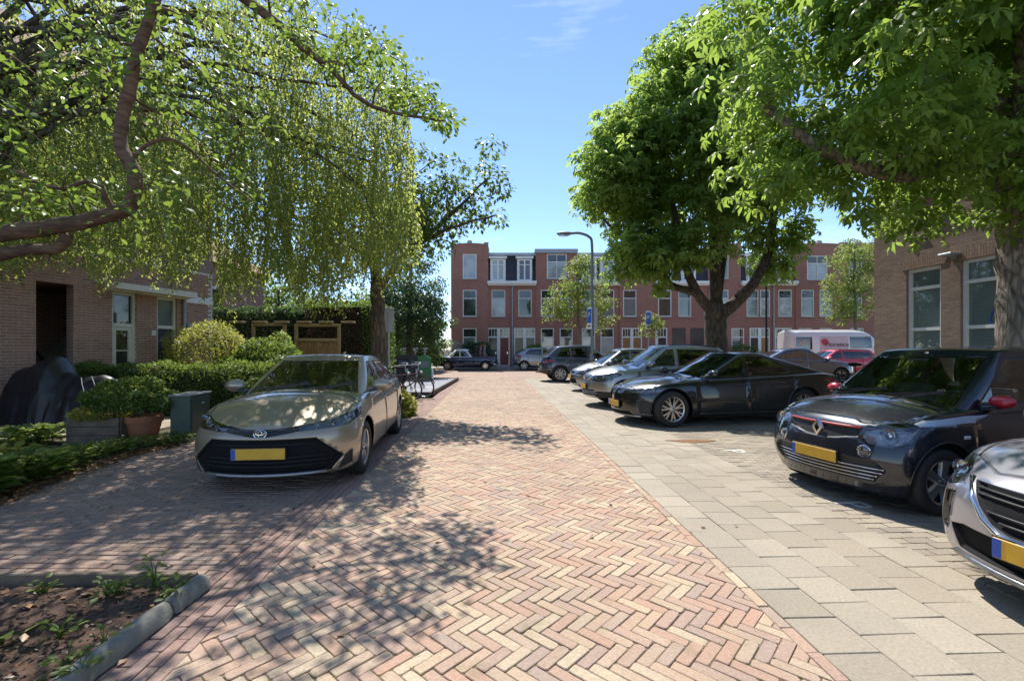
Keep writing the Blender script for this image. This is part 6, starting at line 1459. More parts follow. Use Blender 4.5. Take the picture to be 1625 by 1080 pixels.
MICRA = dict(L=4.0, paint=PT['lavender'], R=.31, rim=.215, tw=.2, spokes=(5, 'double'), axles=(1.16, -1.365), planF=.30, planR=.25,
    W=[(-2, .75), (-1.7, .84), (0, .865), (1.2, .875), (1.6, .87), (1.85, .84), (2, .79)],
    zb=[(-2, .3), (0, .17), (1.6, .19), (2, .18)], zsh=[(-2, .94), (-1, .96), (0, .92), (.9, .90), (1.4, .845), (1.75, .77), (2, .67)],
    ztop=[(-2, .96), (0, .98), (.9, 1.03), (1.2, .985), (1.5, .93), (1.8, .845), (2, .72)],
    nose=[(.15, -.10), (.25, -.01), (.45, 0), (.62, -.03), (.75, -.12), (.9, -.22)], tail=[(.2, -.1), (.5, 0), (.9, -.08)],
    gh=dict(cowl=1.12, rf=.15, rr=-1.2, rb=-1.8, zbf=.89, zbr=.97, zrf=1.40, zrr=1.35, wb=.77, wr=.57, arch=.035, pb=.3, pt=.14),
    hood=[(1.74, -.40), (1.74, .40), (1.50, .70), (1.2, .76), (1.05, .6), (1.08, 0), (1.05, -.6), (1.2, -.76), (1.50, -.70)],
    doors=[[(.85, .24), (-.15, .22), (-.15, .88), (.55, .86), (.82, .83)]],
    front=[lamp([(.56, .66), (.72, .61), (.83, .66), (.865, .80), (.80, .815), (.62, .735)], x=.9),
           slot(mir([(.50, .70), (.40, .58), (.30, .50), (.20, .47)]), x=.9, depth=-.02), slot(mir([(.55, .27), (.62, .40), (.5, .43)]), depth=-.03),
           F('fog_trim', M['gloss_black'], [(.60, .60), (.72, .58), (.76, .36), (.66, .34)], True, .008, -.02, 2, x=.8)],
    plates=[(1, .40, 0)], mir=(.66, .98, 1.1), handles=[(0, .80)],
    extra=[emblem('ring', .58), bars([.52, .56, .64, .67], [.27, .35, .44, .46], .007), projector(.74, .71, .05),
           lambda C, rt, S: [MB().tube([(C.fx(y, z) + .004, sg * y, z) for y, z in ((.54, .705), (.45, .60), (.36, .51), (.26, .455), (.12, .45))], .016, 8).build('chrome_trim', M['chrome'], rt, smooth='all') for sg in (1, -1)], bars([.225], [.6], .02, 'lampbowl', .015, 'bumper_lip')])
BMW = dict(L=4.785, paint=PT['black'], R=.345, rim=.245, tw=.235, spokes=(7, 'vee'), axles=(1.54, -1.316), planF=.42, planR=.28, glass=M['carglass'], clearfront=0, rimmat=M['alu'],
    W=[(-2.4, .80), (-2.0, .89), (-1.3, .925), (0, .905), (1.5, .922), (2.0, .885), (2.25, .84), (2.4, .76)],
    zb=[(-2.4, .32), (-2, .2), (0, .16), (2, .17), (2.4, .16)], zsh=[(-2.4, .95), (-1.8, 1.0), (-1, .96), (0, .915), (1, .885), (1.6, .845), (2.1, .765), (2.4, .68)],
    ztop=[(-2.4, .98), (-1.9, 1.06), (0, .97), (1, .995), (1.3, .955), (1.8, .89), (2.2, .80), (2.4, .72)],
    nose=[(.15, -.10), (.22, -.01), (.4, 0), (.6, -.01), (.75, -.10), (.9, -.2)], tail=[(.2, -.12), (.6, -.02), (.95, 0), (1.1, .02)],
    gh=dict(cowl=1.16, rf=.10, rr=-.85, rb=-2.12, zbf=.885, zbr=.99, zrf=1.38, zrr=1.36, wb=.80, wr=.575, arch=.045, pb=.3, pt=.14, rtaper=.10), cpil=(.72, .22), xB=-.10, trim=M['gloss_black'],
    hood=[(2.16, -.40), (2.16, .40), (1.9, .74), (1.4, .80), (1.12, .64), (1.15, 0), (1.12, -.64), (1.4, -.80), (1.9, -.74)],
    doors=[[(1.02, .24), (-.10, .22), (-.10, .90), (.75, .875), (1.0, .84)], [(-.12, .22), (-.86, .25), (-1.08, .55), (-1.12, .94), (-.12, .90)]],
    front=[lamp([(.42, .645), (.66, .625), (.84, .665), (.90, .745), (.80, .755), (.44, .705)], x=1.3),
           F('kidney_grille', M['gloss_black'], [(.03, .30), (.05, .70), (.24, .70), (.30, .62), (.26, .33)], True, .016, -.02, 2, x=1), 
           F('air_inlet', M['blackplastic'], [(.62, .26), (.58, .48), (.68, .52), (.83, .44), (.80, .24)], True, .01, -.03, 2, x=1), slot([(-.5, .2), (.5, .2), (.46, .275), (-.46, .275)], depth=-.02)],
    rear=[tail([(.30, .78), (.84, .80), (.86, .90), (.32, .88)], x=1.2)],
    plates=[(1, .40, 0)], mir=(.78, .985, 1.1), handles=[(.05, .79), (-.88, .82)], antenna=-.8,
    extra=[emblem('roundel', .745, 1.1, 'alu'), projector(.64, .685, .035), projector(.76, .70, .035), bars([.185], [.62], .018, 'alu', .01, 'bumper_lip'),
           lambda C, rt, S: [MB().tube([(x, sg * (C.sy(x, .26) + .004), .255) for x in np.linspace(-.85, 1.0, 9)], .02, 6).build('sill_strip', M['alu_dark'], rt, smooth='all') for sg in (1, -1)]])
QASHQAI = dict(L=4.33, paint=PT['silver'], R=.34, rim=.22, tw=.215, spokes=(5, 'double'), axles=(1.27, -1.36), planF=.40, planR=.28,
    W=[(-2.2, .78), (-1.9, .86), (0, .885), (1.3, .89), (1.7, .865), (2.0, .82), (2.2, .76)],
    zb=[(-2.2, .34), (0, .22), (1.6, .24), (2.2, .24)], zsh=[(-2.2, 1.0), (-1, 1.06), (0, 1.02), (.9, 1.0), (1.4, .955), (1.9, .88), (2.2, .80)],
    ztop=[(-2.2, 1.05), (0, 1.06), (.9, 1.10), (1.3, 1.06), (1.7, 1.0), (2.0, .93), (2.2, .85)],
    nose=[(.2, -.1), (.3, -.01), (.5, 0), (.7, -.02), (.85, -.1), (1, -.2)], tail=[(.2, -.1), (.6, 0), (1, -.08)],
    gh=dict(cowl=1.15, rf=.22, rr=-1.45, rb=-1.95, zbf=.985, zbr=1.06, zrf=1.56, zrr=1.52, wb=.785, wr=.60, arch=.04, pb=.28),
    hood=[(1.98, -.38), (1.98, .38), (1.7, .70), (1.3, .77), (1.1, .6), (1.12, 0), (1.1, -.6), (1.3, -.77), (1.7, -.70)],
    doors=[[(.95, .36), (-.05, .34), (-.05, .98), (.65, .96), (.92, .93)], [(-.07, .34), (-.84, .38), (-1.1, .7), (-1.12, 1.02), (-.07, .98)]],
    front=[lamp([(.36, .68), (.62, .665), (.80, .70), (.865, .86), (.80, .885), (.40, .80)], x=1), slot(mir([(.34, .80), (.22, .645)]), depth=-.02, x=1), slot(mir([(.5, .46), (.60, .31)]), depth=-.03),
           ],
    clad=[[(2.3, .10), (2.3, .42), (1.62, .42), (1.62, .10)]],
    plates=[(1, .52, 0)], mir=(.68, 1.08, 1.15), handles=[(.08, .91), (-.9, .94)], roofrail=True,
    extra=[emblem('ring', .73), bars([.67, .71, .75, .785], [.24, .27, .30, .32], .009, 'chrome'), projector(.66, .77, .05), projector(.5, .74, .04), bars([.36, .41], [.56, .53], .008, 'chrome')])
YARIS = dict(L=3.78, paint=PT['silver2'], R=.30, rim=.20, tw=.18, spokes=(5, 'wide'), axles=(1.13, -1.33), planF=.40, planR=.25,
    W=[(-1.9, .72), (-1.6, .82), (0, .848), (1.1, .85), (1.5, .83), (1.75, .77), (1.9, .70)],
    zb=[(-1.9, .3), (0, .18), (1.5, .2), (1.9, .2)], zsh=[(-1.9, .93), (-1, .99), (0, .95), (.8, .93), (1.2, .885), (1.6, .80), (1.9, .70)],
    ztop=[(-1.9, .95), (0, .98), (.9, 1.06), (1.2, 1.0), (1.5, .92), (1.75, .83), (1.9, .75)],
    nose=[(.2, -.1), (.3, -.01), (.45, 0), (.6, -.03), (.8, -.14), (.9, -.2)], tail=[(.2, -.1), (.5, 0), (.9, -.06)],
    gh=dict(cowl=1.15, rf=.22, rr=-1.3, rb=-1.72, zbf=.915, zbr=1.0, zrf=1.475, zrr=1.43, wb=.755, wr=.58, arch=.04, pb=.28),
    hood=[(1.62, -.36), (1.62, .36), (1.4, .64), (1.1, .72), (1.05, 0), (1.1, -.72), (1.4, -.64)],
    doors=[[(.85, .26), (-.1, .24), (-.1, .92), (.6, .9), (.82, .87)], [(-.12, .24), (-.8, .28), (-1.02, .6), (-1.05, .95), (-.12, .92)]],
    front=[lamp([(.42, .60), (.62, .58), (.76, .66), (.81, .81), (.72, .80), (.48, .70)], x=.9), slot(mir([(.34, .70), (.28, .62)]), depth=-.015), slot(mir([(.42, .46), (.46, .30)]), depth=-.03)],
    plates=[(1, .52, 0)], mir=(.66, 1.0, 1.0), handles=[(.05, .84), (-.85, .87)], extra=[emblem('ovals', .66, .8), projector(.64, .69, .05), roundlamp(.62, .38, .04)])
CX5 = dict(L=4.55, paint=PT['graphite'], R=.36, rim=.25, tw=.225, spokes=(7, 'vee'), axles=(1.33, -1.37), planF=.4, planR=.34, cladmat=M['blackplastic'], lipmat=simple('grey_cladding', (.09, .085, .082), .6), lip=.034,
    W=[(-2.3, .78), (-2.0, .87), (0, .92), (1.4, .925), (1.9, .88), (2.3, .76)], zb=[(-2.3, .40), (-1.9, .3), (0, .24), (2.3, .26)],
    zsh=[(-2.3, 1.03), (-1.8, 1.12), (-1, 1.09), (0, 1.05), (1, 1.02), (1.6, .96), (2.3, .82)], ztop=[(-2.3, 1.07), (0, 1.1), (.9, 1.13), (1.3, 1.09), (2.0, .98), (2.3, .9)],
    nose=[(.2, -.1), (.4, 0), (.8, -.04), (1, -.16)], tail=[(.3, -.10), (.5, 0), (.8, -.02), (1.1, -.14)],
    gh=dict(cowl=1.1, rf=.15, rr=-1.55, rb=-2.12, zbf=1.01, zbr=1.10, zrf=1.63, zrr=1.58, wb=.81, wr=.62, arch=.035), cpil=(.42, .25),
    doors=[[(.95, .40), (-.1, .38), (-.1, 1.02), (.65, 1.0), (.92, .97)], [(-.12, .38), (-.84, .42), (-1.08, .7), (-1.12, 1.06), (-.12, 1.02)]],
    rear=[tail([(.40, .90), (.86, .88), (.88, 1.0), (.42, .97)], x=1), F('rear_bumper', M['blackplastic'], [(-.9, .3), (.9, .3), (.9, .52), (-.9, .52)], False, .004, .004, 0, view='rear', x=1.2)],
    clad=[[(.98, .2), (-.98, .2), (-.98, .40), (.98, .40)]], plates=[(-1, .80, 0)], mir=(.66, 1.12, 1.1), handles=[(.05, .93), (-.9, .96)], antenna=-1.2,
    extra=[lambda C, rt, S: MB().tube([(-2.15, 0, .42), (-2.34, 0, .40), (-2.38, 0, .50)], .02, 8).ball((-2.38, 0, .52), .028).build('tow_hook', M['gap'], rt, smooth='all')])
HRV = dict(L=4.29, paint=PT['silver2'], R=.33, rim=.225, tw=.21, spokes=(5, 'double'), axles=(1.25, -1.36), planF=.4, planR=.3,
    W=[(-2.15, .76), (-1.8, .85), (0, .88), (1.3, .885), (1.8, .85), (2.15, .74)], zb=[(-2.15, .36), (0, .22), (2.15, .24)],
    zsh=[(-2.15, 1.0), (-1.6, 1.07), (0, 1.0), (1, .97), (1.6, .90), (2.15, .76)], ztop=[(-2.15, 1.03), (0, 1.04), (.9, 1.08), (1.4, 1.02), (2.15, .82)],
    nose=[(.2, -.1), (.4, 0), (.8, -.08), (1, -.2)], tail=[(.3, -.1), (.5, 0), (.8, 0), (1.05, -.1)],
    gh=dict(cowl=1.12, rf=.2, rr=-1.3, rb=-2.0, zbf=.96, zbr=1.08, zrf=1.55, zrr=1.48, wb=.78, wr=.59, arch=.045), cpil=(.5, .3),
    doors=[[(.93, .36), (-.08, .34), (-.08, .98), (.65, .95), (.9, .92)], [(-.1, .34), (-.84, .38), (-1.1, .7), (-1.12, 1.02), (-.1, .98)]],
    rear=[tail([(.45, .90), (.82, .86), (.86, 1.02), (.5, 1.0)], x=1), F('rear_bumper', M['blackplastic'], [(-.9, .3), (.9, .3), (.9, .48), (-.9, .48)], False, .004, .004, 0, view='rear', x=1.2)],
    clad=[[(.94, .2), (-.98, .2), (-.98, .34), (.94, .34)]], plates=[(-1, .72, 0)], mir=(.66, 1.08, 1.1), handles=[(.06, .88)])
AMAZON = dict(L=4.45, paint=PT['navy'], R=.32, rim=.20, tw=.165, spokes=(12, 'single'), rimmat=M['chrome'], axles=(1.36, -1.24), planF=.28, planR=.30, tuck=.07, crease=.6, wf=[.90, .955, 1.0, .985, .95, .87],
    W=[(-2.25, .66), (-1.9, .76), (-1.2, .81), (0, .81), (1.3, .80), (1.9, .75), (2.25, .66)], zb=[(-2.25, .34), (-1.8, .26), (0, .20), (1.8, .26), (2.25, .34)],
    zsh=[(-2.25, .80), (-1.9, .88), (-1.2, .91), (0, .90), (1, .90), (1.7, .87), (2.1, .82), (2.25, .77)], ztop=[(-2.25, .82), (-1.9, .92), (-1.2, .98), (0, .96), (1, .98), (1.5, .98), (2.0, .92), (2.25, .83)],
    nose=[(.3, -.06), (.5, 0), (.8, -.04), (.95, -.12)], tail=[(.3, -.08), (.5, 0), (.8, -.06), (.95, -.2)],
    gh=dict(cowl=.62, rf=.14, rr=-.82, rb=-1.42, zbf=.88, zbr=.89, zrf=1.40, zrr=1.38, wb=.69, wr=.54, arch=.06, pb=.2, pt=.12, crown=.05), xB=-.42, bpil=.03, cpil=(.30, .12), apil=.10, clearfront=1, trim=M['chrome'], roofpaint=M['white'],
    doors=[[(.55, .26), (-.55, .24), (-.55, .87), (.5, .87), (.58, .6)]],
    front=[slot([(.04, .48), (.06, .70), (.30, .70), (.32, .48)], mat='chrome', depth=-.015), slot([(-.04, .48), (-.06, .70), (-.30, .70), (-.32, .48)], mat='chrome', depth=-.015)],
    plates=[], handles=[(-.40, .78)], handmat=M['chrome'],
    extra=[roundlamp(.52, .66, .09), lambda C, rt, S: [MB().tube([(s * (2.23 - .35 * (abs(y) / .8) ** 2.4) + s * .03, y, .42) for y in np.linspace(-.8, .8, 13)], .055, 8).build('bumper', M['chrome'], rt, smooth='all') for s in (1, -1)],
           lambda C, rt, S: [MB().tube([(x, sg * (C.sy(x, .735 + .02 * (x < 0)) + .006), .735) for x in np.linspace(-2.0, 1.95, 20)], .011, 6).build('side_trim', M['chrome'], rt, smooth='all') for sg in (1, -1)],
           lambda C, rt, S: [MB().box((-2.12, sg * .56, .70), (.08, .09, .2), bev=.03).build('tail_light', M['redlamp'], rt) for sg in (1, -1)]])
ESTATE = dict(L=4.6, paint=PT['red'], R=.32, rim=.22, tw=.2, spokes=(5, 'double'), axles=(1.35, -1.33), planF=.4, planR=.26,
    W=[(-2.3, .78), (-2, .86), (0, .89), (1.3, .895), (1.9, .85), (2.3, .75)], zb=[(-2.3, .3), (0, .18), (2.3, .2)],
    zsh=[(-2.3, .95), (-1, 1.0), (0, .95), (1, .92), (1.6, .85), (2.3, .68)], ztop=[(-2.3, 1.0), (0, 1.0), (.9, 1.02), (1.4, .96), (2.0, .84), (2.3, .72)],
    nose=[(.2, -.08), (.4, 0), (.7, -.06), (.9, -.2)], tail=[(.2, -.1), (.5, 0), (.95, -.06)],
    gh=dict(cowl=1.15, rf=.2, rr=-1.85, rb=-2.15, zbf=.91, zbr=.99, zrf=1.42, zrr=1.40, wb=.79, wr=.585, arch=.035), cpil=(.30, .22), xB=-.1, clearfront=0,
    doors=[[(.98, .26), (-.12, .24), (-.12, .92), (.7, .9), (.95, .87)], [(-.14, .24), (-.86, .28), (-1.08, .6), (-1.12, .96), (-.14, .92)]],
    front=[lamp([(.4, .62), (.8, .64), (.87, .78), (.45, .70)], x=1.2), slot(mir([(.55, .55), (.62, .28)]), depth=-.03)], rear=[tail([(.5, .78), (.84, .76), (.86, .95), (.55, .93)], x=1)],
    plates=[(1, .42, 0)], mir=(.7, 1.0, 1.05), handles=[(.05, .82), (-.95, .86)], roofrail=True)
CROSS = dict(ESTATE, paint=PT['graphite'], L=4.4, axles=(1.28, -1.33), roofrail=False,
    gh=dict(cowl=1.1, rf=.1, rr=-1.1, rb=-1.95, zbf=.95, zbr=1.04, zrf=1.50, zrr=1.44, wb=.79, wr=.59, arch=.04), zsh=[(-2.3, .98), (-1, 1.05), (0, 1.0), (1, .96), (1.6, .90), (2.3, .72)], ztop=[(-2.3, 1.02), (0, 1.04), (.9, 1.08), (1.4, 1.01), (2.0, .89), (2.3, .76)])
VAN = dict(L=5.9, paint=PT['white'], R=.34, rim=.22, tw=.21, spokes=(6, 'wide'), axles=(1.95, -1.6), planF=.36, planR=.12, tuck=.06, crease=.3, crease_c=.1, wf=[.95, .985, 1.0, .99, .955, .86],
    W=[(-2.95, .98), (-2.5, 1.0), (0, 1.0), (1.6, 1.0), (2.3, .96), (2.7, .90), (2.95, .80)], zb=[(-2.95, .4), (0, .28), (2.95, .28)],
    zsh=[(-2.95, 2.45), (-2.5, 2.50), (1.5, 2.50), (1.95, 2.25), (2.2, 1.85), (2.45, 1.35), (2.7, 1.12), (2.95, .90)], ztop=[(-2.95, 2.6), (-2.5, 2.66), (1.4, 2.68), (1.8, 2.55), (2.1, 2.2), (2.4, 1.52), (2.7, 1.2), (2.95, 1.0)],
    nose=[(.3, -.08), (.5, 0), (.9, -.05), (1.2, -.2)], tail=[(.3, 0), (2.6, -.06)],
    doors=[[(2.4, .75), (1.85, .78), (1.85, 2.0), (2.1, 1.9), (2.4, 1.35)]],
    front=[lamp([(.52, .78), (.80, .80), (.88, 1.05), (.6, 1.0)], x=1.5), slot(mir([(.48, .95), (.5, .62)]), depth=-.03)], rear=[tail([(.84, .9), (.97, .9), (.97, 1.5), (.86, 1.5)], x=2)],
    plates=[(1, .5, 0)], mir=(2.3, 1.5, 1.7), mirmat=M['blackplastic'])
def bw(name, mat, poly, view='side', sides=True, x=None): return dict(name=name, mat=mat, poly=poly, view=view, sides=sides, inset=.015, depth=-.006, mats=[mat, M['blackplastic'], M['blackplastic']], extra=(lambda c, n: abs(c.y) > .5) if view == 'side' else (lambda c, n: c.x > 1 and n.x > .3))
VAN['bodywin'] = [bw('side_window', M['tintglass'], [(-2.75, 1.45), (-1.82, 1.45), (-1.82, 2.2), (-2.75, 2.2)]), bw('side_window', M['tintglass'], [(.42, 1.55), (1.72, 1.55), (1.72, 2.22), (.42, 2.22)]), bw('side_window', M['tintglass'], [(1.95, 1.42), (2.32, 1.42), (2.06, 1.9), (1.95, 1.95)]),
    dict(name='side_panel', mat=PT['pinkpanel'], poly=[(-1.38, .80), (.30, .80), (.30, 2.24), (-1.38, 2.24)], view='side', sides=True, inset=.02, depth=-.012, rim=0, extra=lambda c, n: abs(c.y) > .5), bw('windscreen', M['tintglass'], [(-.80, 1.5), (.80, 1.5), (.74, 2.3), (-.74, 2.3)], 'front', False)]
# ---------------------------------------------------------------- the parked cars
GP = 'cars parked along the street'
make_car(COROLLA, 'bronze beige hatchback facing the camera, parked on the left of the road', (-2.74, 6.85), R(-85), GP)
make_car(TWINGO, 'small dark city car with red mirrors and a silver side stripe', (4.84, 5.2), R(193), GP)
make_car(MICRA, 'silver lavender hatchback cut off by the right edge of the picture', (4.69, 2.62), R(188), GP)
make_car(BMW, 'long black fastback saloon with dark multi-spoke wheels', (4.43, 10.0), R(190), GP)
make_car(QASHQAI, 'silver crossover parked directly behind the black fastback saloon', (4.02, 12.6), R(186), GP)
make_car(YARIS, 'small grey silver hatchback between the silver crossover and the street lamp', (3.92, 16.9), R(185), GP, detail=2)
make_car(CX5, 'dark blue grey sport utility parked tail first towards the road with tow hook', (3.46, 21.9), R(5), GP)
make_car(HRV, 'silver grey crossover parked along the far kerb right of the dark red door', (2.2, 32.9), 0, GP, detail=1)
make_car(AMAZON, 'old navy blue saloon with chrome bumpers and pale roof on the far kerb', (-3.2, 32.9), 0, GP, detail=1)
make_car(CROSS, 'dark crossover half hidden behind the black fastback saloon', (13.3, 21.5), R(-4), GP, detail=1)
make_car(ESTATE, 'bright red estate car in front of the white van', (17.1, 25.0), R(180), GP, detail=1)
van = make_car(VAN, 'white high roof van with pale lilac logo panel and dark windows', (19.6, 28.6), 0, GP, name='parked_van', cat='van', detail=1)
M['logo_red'] = simple('logo_red', (.5, .03, .05), .5); M['logo_dark'] = simple('logo_dark', (.02, .015, .03), .5)
vy = -van.sy(-.5, 1.75) + .006
lt = letter('Florence', (-.34, vy - .012, 1.74), 0, .40, M['logo_dark'], 'van_lettering', van.root, extr=.002, rx=R(90))
mb = MB(); mb.lathe([(.001, 0), (.2, 0)], 28, axis='y'); mb.build('van_logo', M['logo_red'], van.root, loc=(-1.06, vy - .006, 1.90))
mb = MB(); [mb.box((-2.3, -van.sy(-2.3, 1.7) - .012, z), (w_, .004, .035)) for z, w_ in ((1.98, .3), (1.86, .62), (1.75, .5))]; mb.build('van_sticker', M['amber'], van.root)
# ================================================================ street furniture and small things
def bent(pts, k=4): return smooth_path(pts, k)
# ---- street lamp with its parking signs
M['polegrey'] = simple('lamp_pole_grey', (.20, .23, .26), .5, .3); M['signblue'] = simple('sign_blue', (.02, .12, .5), .4); M['signwhite'] = simple('sign_white', (.75, .76, .78), .4); M['signback'] = simple('sign_back_grey', (.34, .36, .37), .5, .4)
lx, ly = 3.26, 19.0
lamp_ = empty('street_lamp', (lx, ly, 0), label='tall grey street lamp with curved arm over the parked cars', cat='street lamp')
m = MB(); m.tube([(0, 0, 0), (0, 0, 1.2)], .085, 14); m.tube(bent([(0, 0, 1.2), (0, 0, 4.0), (0, 0, 5.7), (-.12, 0, 6.05), (-.5, 0, 6.2), (-.8, 0, 6.2)], 5), .055, 12); m.build('pole', M['polegrey'], lamp_, smooth=True)
m = MB(); m.ball((-1.1, 0, 6.19), .36, 18, 10, (1.0, .42, .20)); m.build('lamp_head', M['polegrey'], lamp_, smooth='all')
m = MB(); m.ball((-1.15, 0, 6.14), .26, 16, 8, (1.0, .45, .3)); m.build('lamp_glass', M['lens'], lamp_, smooth='all')
def sign_p(name, label, x, y, z, w_, h_, rz=0.0, pole=True, text=True):
    t = empty(name, (x, y, 0), rz, label, 'road sign')
    if pole: m = MB(); m.tube([(0, .03, 0), (0, .03, z + h_ / 2 + .05)], .03, 10); m.build('pole', M['galv'], t, smooth=True)
    m = MB(); m.box((0, 0, z), (w_, .014, h_), bev=.004); b = m.build('sign_plate', M['signwhite'], t)
    m = MB(); m.box((0, -.009, z + h_ * .12), (w_ * .88, .004, h_ * .66)); bl = m.build('sign_face', M['signblue'], t)
    if text:
        letter('P', (0, -.0135, z + h_ * .16), 0, w_ * .8, M['signwhite'], 'sign_letter', bl, rx=R(90)); m = MB(); m.box((0, -.009, z - h_ * .36), (w_ * .6, .004, h_ * .05)); m.build('sign_line', M['gap'], b)
    return t
sign_p('parking_sign', 'blue and white parking sign fixed on the tall street lamp', lx - .12, ly - .1, 2.72, .34, .86, R(-66), pole=False)
t = empty('sign_panel', (lx + .14, ly - .06, 0), R(65), 'grey sign panel seen edge on at the tall street lamp', 'road sign'); m = MB(); m.box((0, 0, 2.72), (.5, .016, .92), bev=.004); m.build('sign_plate', M['signback'], t); m = MB(); [m.box((0, .03, z), (.4, .04, .05)) for z in (2.5, 2.95)]; m.build('bracket', M['galv'], t)
x = (1029 - PCX) / FPX * 30.6; sign_p('parking_sign', 'blue parking sign on a post in front of the small young tree', x, 30.6, 3.35, .36, 1.2, 0)
x = (1216 - PCX) / FPX * 30; t = empty('lamp_post', (x, 30, 0), label='thin black lamp post beside the big chestnut trunk', cat='lamp post'); m = MB(); m.tube([(0, 0, 0), (0, 0, 1.0)], .09, 12); m.tube([(0, 0, 1.0), (0, 0, 8.6)], [.065, .045], 12); m.build('pole', M['gap'], t, smooth=True); m = MB(); m.ball((0, 0, 8.75), .2, 14, 8, (1, 1, .7)); m.build('lamp_head', M['polegrey'], t, smooth='all')
# back of a road sign by the dark trunk
p = G(617, 600); x, y = (617 - PCX) / FPX * 15.4, 15.4
t = empty('road_sign', (x, y, 0), R(10), 'grey back of a rectangular road sign beside the dark trunk', 'road sign'); m = MB(); m.tube([(0, -.03, 0), (0, -.03, 2.9)], .03, 10); m.build('pole', M['galv'], t, smooth=True)
m = MB(); m.box((0, 0, 2.45), (.34, .014, .8), bev=.004); b = m.build('sign_plate', M['signback'], t); m = MB(); [m.box((0, -.02, z), (.32, .025, .04)) for z in (2.2, 2.7)]; m.build('bracket', M['galv'], b)
# ---- container platform with three inlets
M['binplate'] = simple('ribbed_steel', (.20, .21, .235), .75, .1, bump=.3, bscale=40); M['bingreen'] = simple('container_green', (.02, .16, .045), .4); M['bingrey'] = simple('container_anthracite', (.035, .04, .05), .45)
pf = empty('container_platform', (-3.6, 18.4, 0), label='low steel platform of the underground waste containers by the road', cat='platform')
for k in range(4): m = MB(); m.box((0, -2.6 + k * 1.72, .05), (2.05, 1.69, .09), bev=.008); m.build('deck_plate', M['binplate'], pf)
m = MB(); m.box((1.06, 0, .07), (.07, 7.0, .17), bev=.01); m.build('edge_beam', M['bark_dark'], pf); m = MB(); m.box((0, -3.52, .06), (2.1, .06, .12), bev=.008); m.build('edge_beam', M['bark_dark'], pf)
def inlet(px, py, Y, mat, label):
    x = (px - PCX) / FPX * Y; t = empty('waste_container', (x, Y, .096), R(8), label, 'waste container', 'underground waste containers')
    m = MB(); m.prism([(-.28, 0), (.28, 0), (.28, 1.0), (.0, 1.14), (-.28, 1.06)], -.25, .25, 'x' if False else 'y'); m.build('column', mat, t)
    m = MB(); m.tube([(0, 0, 1.05), (0, 0, 1.42)], .035, 10); m.lathe([(.13, 1.38), (.14, 1.41), (.13, 1.44)], 18, cap=True); m.lathe([(.10, 1.27), (.11, 1.29), (.10, 1.31)], 18, cap=True); m.build('lifting_mast', M['galv'], t, smooth=True)
    for s in (-1, 1): m = MB(); m.tube([(s * .33, -.16, 0), (s * .33, -.16, .52)], .05, 10); m.build('guard_post', M['signwhite'], t, smooth=True)
    m = MB(); m.box((0, -.258, .72), (.34, .02, .26), bev=.006); m.build('flap', M['binplate'], t)
inlet(674, 603, 20.6, M['bingreen'], 'green waste container inlet with lifting mast beside the road')
inlet(659, 600, 20.9, M['bingrey'], 'anthracite waste container inlet left of the green one')
inlet(640, 598, 21.2, M['bingrey'], 'third dark waste container inlet nearest the road sign post')
